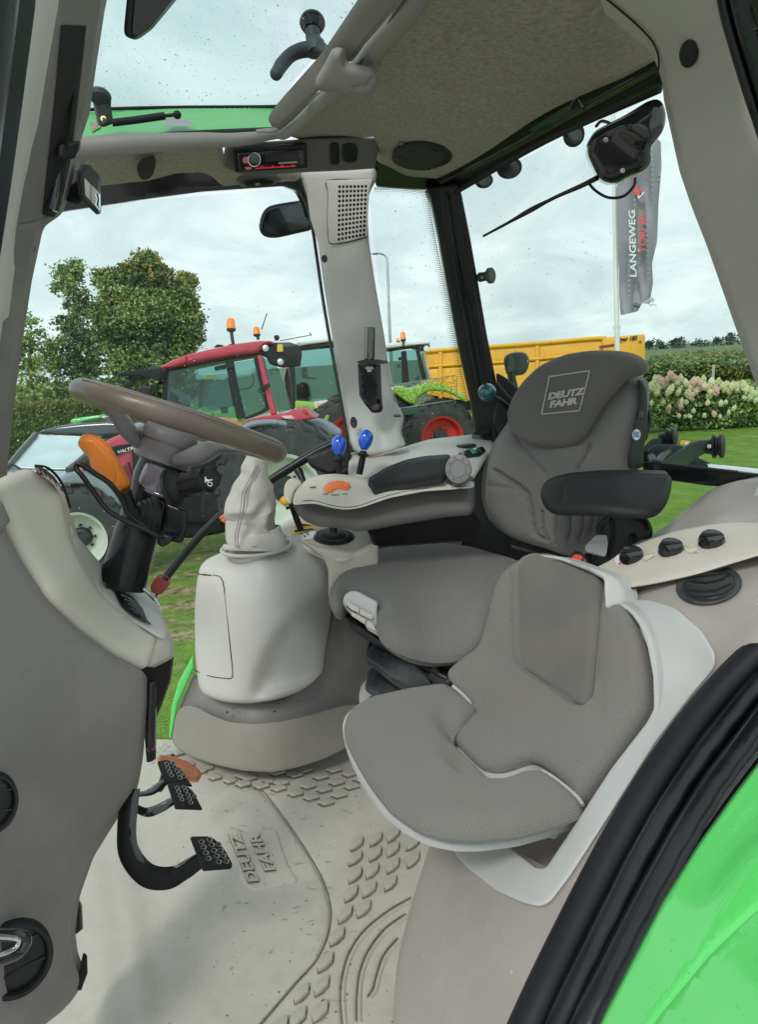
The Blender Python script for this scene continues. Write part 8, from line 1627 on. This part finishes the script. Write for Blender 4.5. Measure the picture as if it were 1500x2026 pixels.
# fine mesh label on the small window
gl_ = T('window_label', 'clear rectangular grid sticker on the rear side window', 'sticker', 845, 775, 2.1)
gz = depthfn([(745, 372, 1.925), (845, 385, 1.965), (935, 850, 2.175)])
lab = zp(700, 600, 5, [(370, 810), (1005, 715), (1022, 728), (1025, 940), (1010, 955), (450, 1040), (430, 1000)])
tube('border', [Q(u, v, gz(u, v)) for u, v in lab], .0012, m_dropl, gl_, n=4, sub=1, closed=True)
V_ = []; Fc = []; rnd = random.Random(9); LP = np.array(lab)
for j in range(16):
    for i in range(42):
        s = i / 41; t = j / 15
        u = 774 + s * 130 - 0 + t * 12 * (1 - s); v = (762 + t * 44) - s * 19 + t * 0
        if rnd.random() < .25 or not inside(np.array([[u, v]]), LP)[0]: continue
        a = 1.25 * (.5 + rnd.random() * .5); b0 = len(V_)
        for dx, dy in ((-a, -.45), (a, -.6), (a, .45), (-a, .6)): V_.append(Q(u + dx, v + dy, gz(u, v)))
        Fc.append((b0, b0 + 1, b0 + 2, b0 + 3))
        if rnd.random() < .5:
            b0 = len(V_)
            for dx, dy in ((-.4, -1.4), (.4, -1.4), (.4, 1.4), (-.4, 1.4)): V_.append(Q(u + dx, v + dy, gz(u, v)))
            Fc.append((b0, b0 + 1, b0 + 2, b0 + 3))
o = link('printed_grid', V_, Fc, m_seam, gl_, smooth=False); o['kind'] = 'stuff'

# loose crumbs and grit
rnd = random.Random(17)
def grit(name, par, pts_fn, n, smin, smax, mat):
    V = []; FC = []
    for k in range(n):
        c = pts_fn(k); s = rnd.uniform(smin, smax); b0 = len(V); m_ = rnd.choice((4, 5, 6)); a0 = rnd.uniform(0, 6); e_ = rnd.uniform(.5, 1)
        for j in range(m_): V.append(c + Vector(RGT) * s * math.cos(a0 + j * 6.283 / m_) + Vector(UPV) * s * e_ * math.sin(a0 + j * 6.283 / m_))
        V.append(c - Vector(FWD) * s * .7)
        for j in range(m_): FC.append((b0 + j, b0 + (j + 1) % m_, b0 + m_))
    o = link(name, V, FC, mat, par, smooth=False); o['kind'] = 'stuff'
m_crumb = MAT('crumbs', (.62, .58, .48), .9); m_grit = MAT('grit', (.12, .105, .085), .9, var=.4, vscale=60)
ec = [(1500, 1292), (1440, 1352), (1385, 1414), (1310, 1512), (1245, 1618), (1185, 1728), (1125, 1848), (1060, 1985)]
def edge_pt(k):
    i = rnd.randrange(len(ec) - 1); t = rnd.random(); u = ec[i][0] + (ec[i + 1][0] - ec[i][0]) * t - abs(rnd.gauss(0, 14)) - 22; v = ec[i][1] + (ec[i + 1][1] - ec[i][1]) * t - rnd.gauss(6, 6)
    return Q(u, v, ON(nf, 'cover', .001)(u, v))
grit('crumbs', nf, edge_pt, 120, .0004, .0011, m_crumb)
def nf_pt(k):
    u = rnd.uniform(820, 1100); v = rnd.uniform(1720, 2020)
    return Q(u, v, ON(nf, 'cover', .001)(u, v))
grit('crumbs', nf, nf_pt, 26, .0004, .0009, m_crumb)
def mat_pt(k):
    while True:
        u = rnd.uniform(330, 820); v = rnd.uniform(1560, 2026)
        if rnd.random() < .35 + .65 * (u > 450): return QZ(u, v, FL + .003)
grit('grit', fm, mat_pt, 110, .0006, .0018, m_grit)
# scuff marks worn into the mat
V_ = []; Fc = []
for k in range(46):
    u = rnd.uniform(430, 700); v = rnd.uniform(1570, 2000); L = rnd.uniform(6, 22); a = rnd.uniform(-.9, .3); w_ = rnd.uniform(.6, 2.0); b0 = len(V_)
    du, dv = math.cos(a) * L / 2, math.sin(a) * L / 2; nu, nv2 = -math.sin(a) * w_, math.cos(a) * w_
    for x, y in ((-du, -dv), (-du * .4 + nu, -dv * .4 + nv2), (du * .5 + nu * .7, dv * .5 + nv2 * .7), (du, dv), (du * .3 - nu, dv * .3 - nv2), (-du * .5 - nu * .6, -dv * .5 - nv2 * .6)): V_.append(QZ(u + x, v + y, FL + .0011))
    Fc.append(tuple(range(b0, b0 + 6)))
o = link('scuffs', V_, Fc, MAT('scuff_mark', (.37, .35, .305), .7, var=.15, vscale=30), fm, smooth=False); o['kind'] = 'stuff'
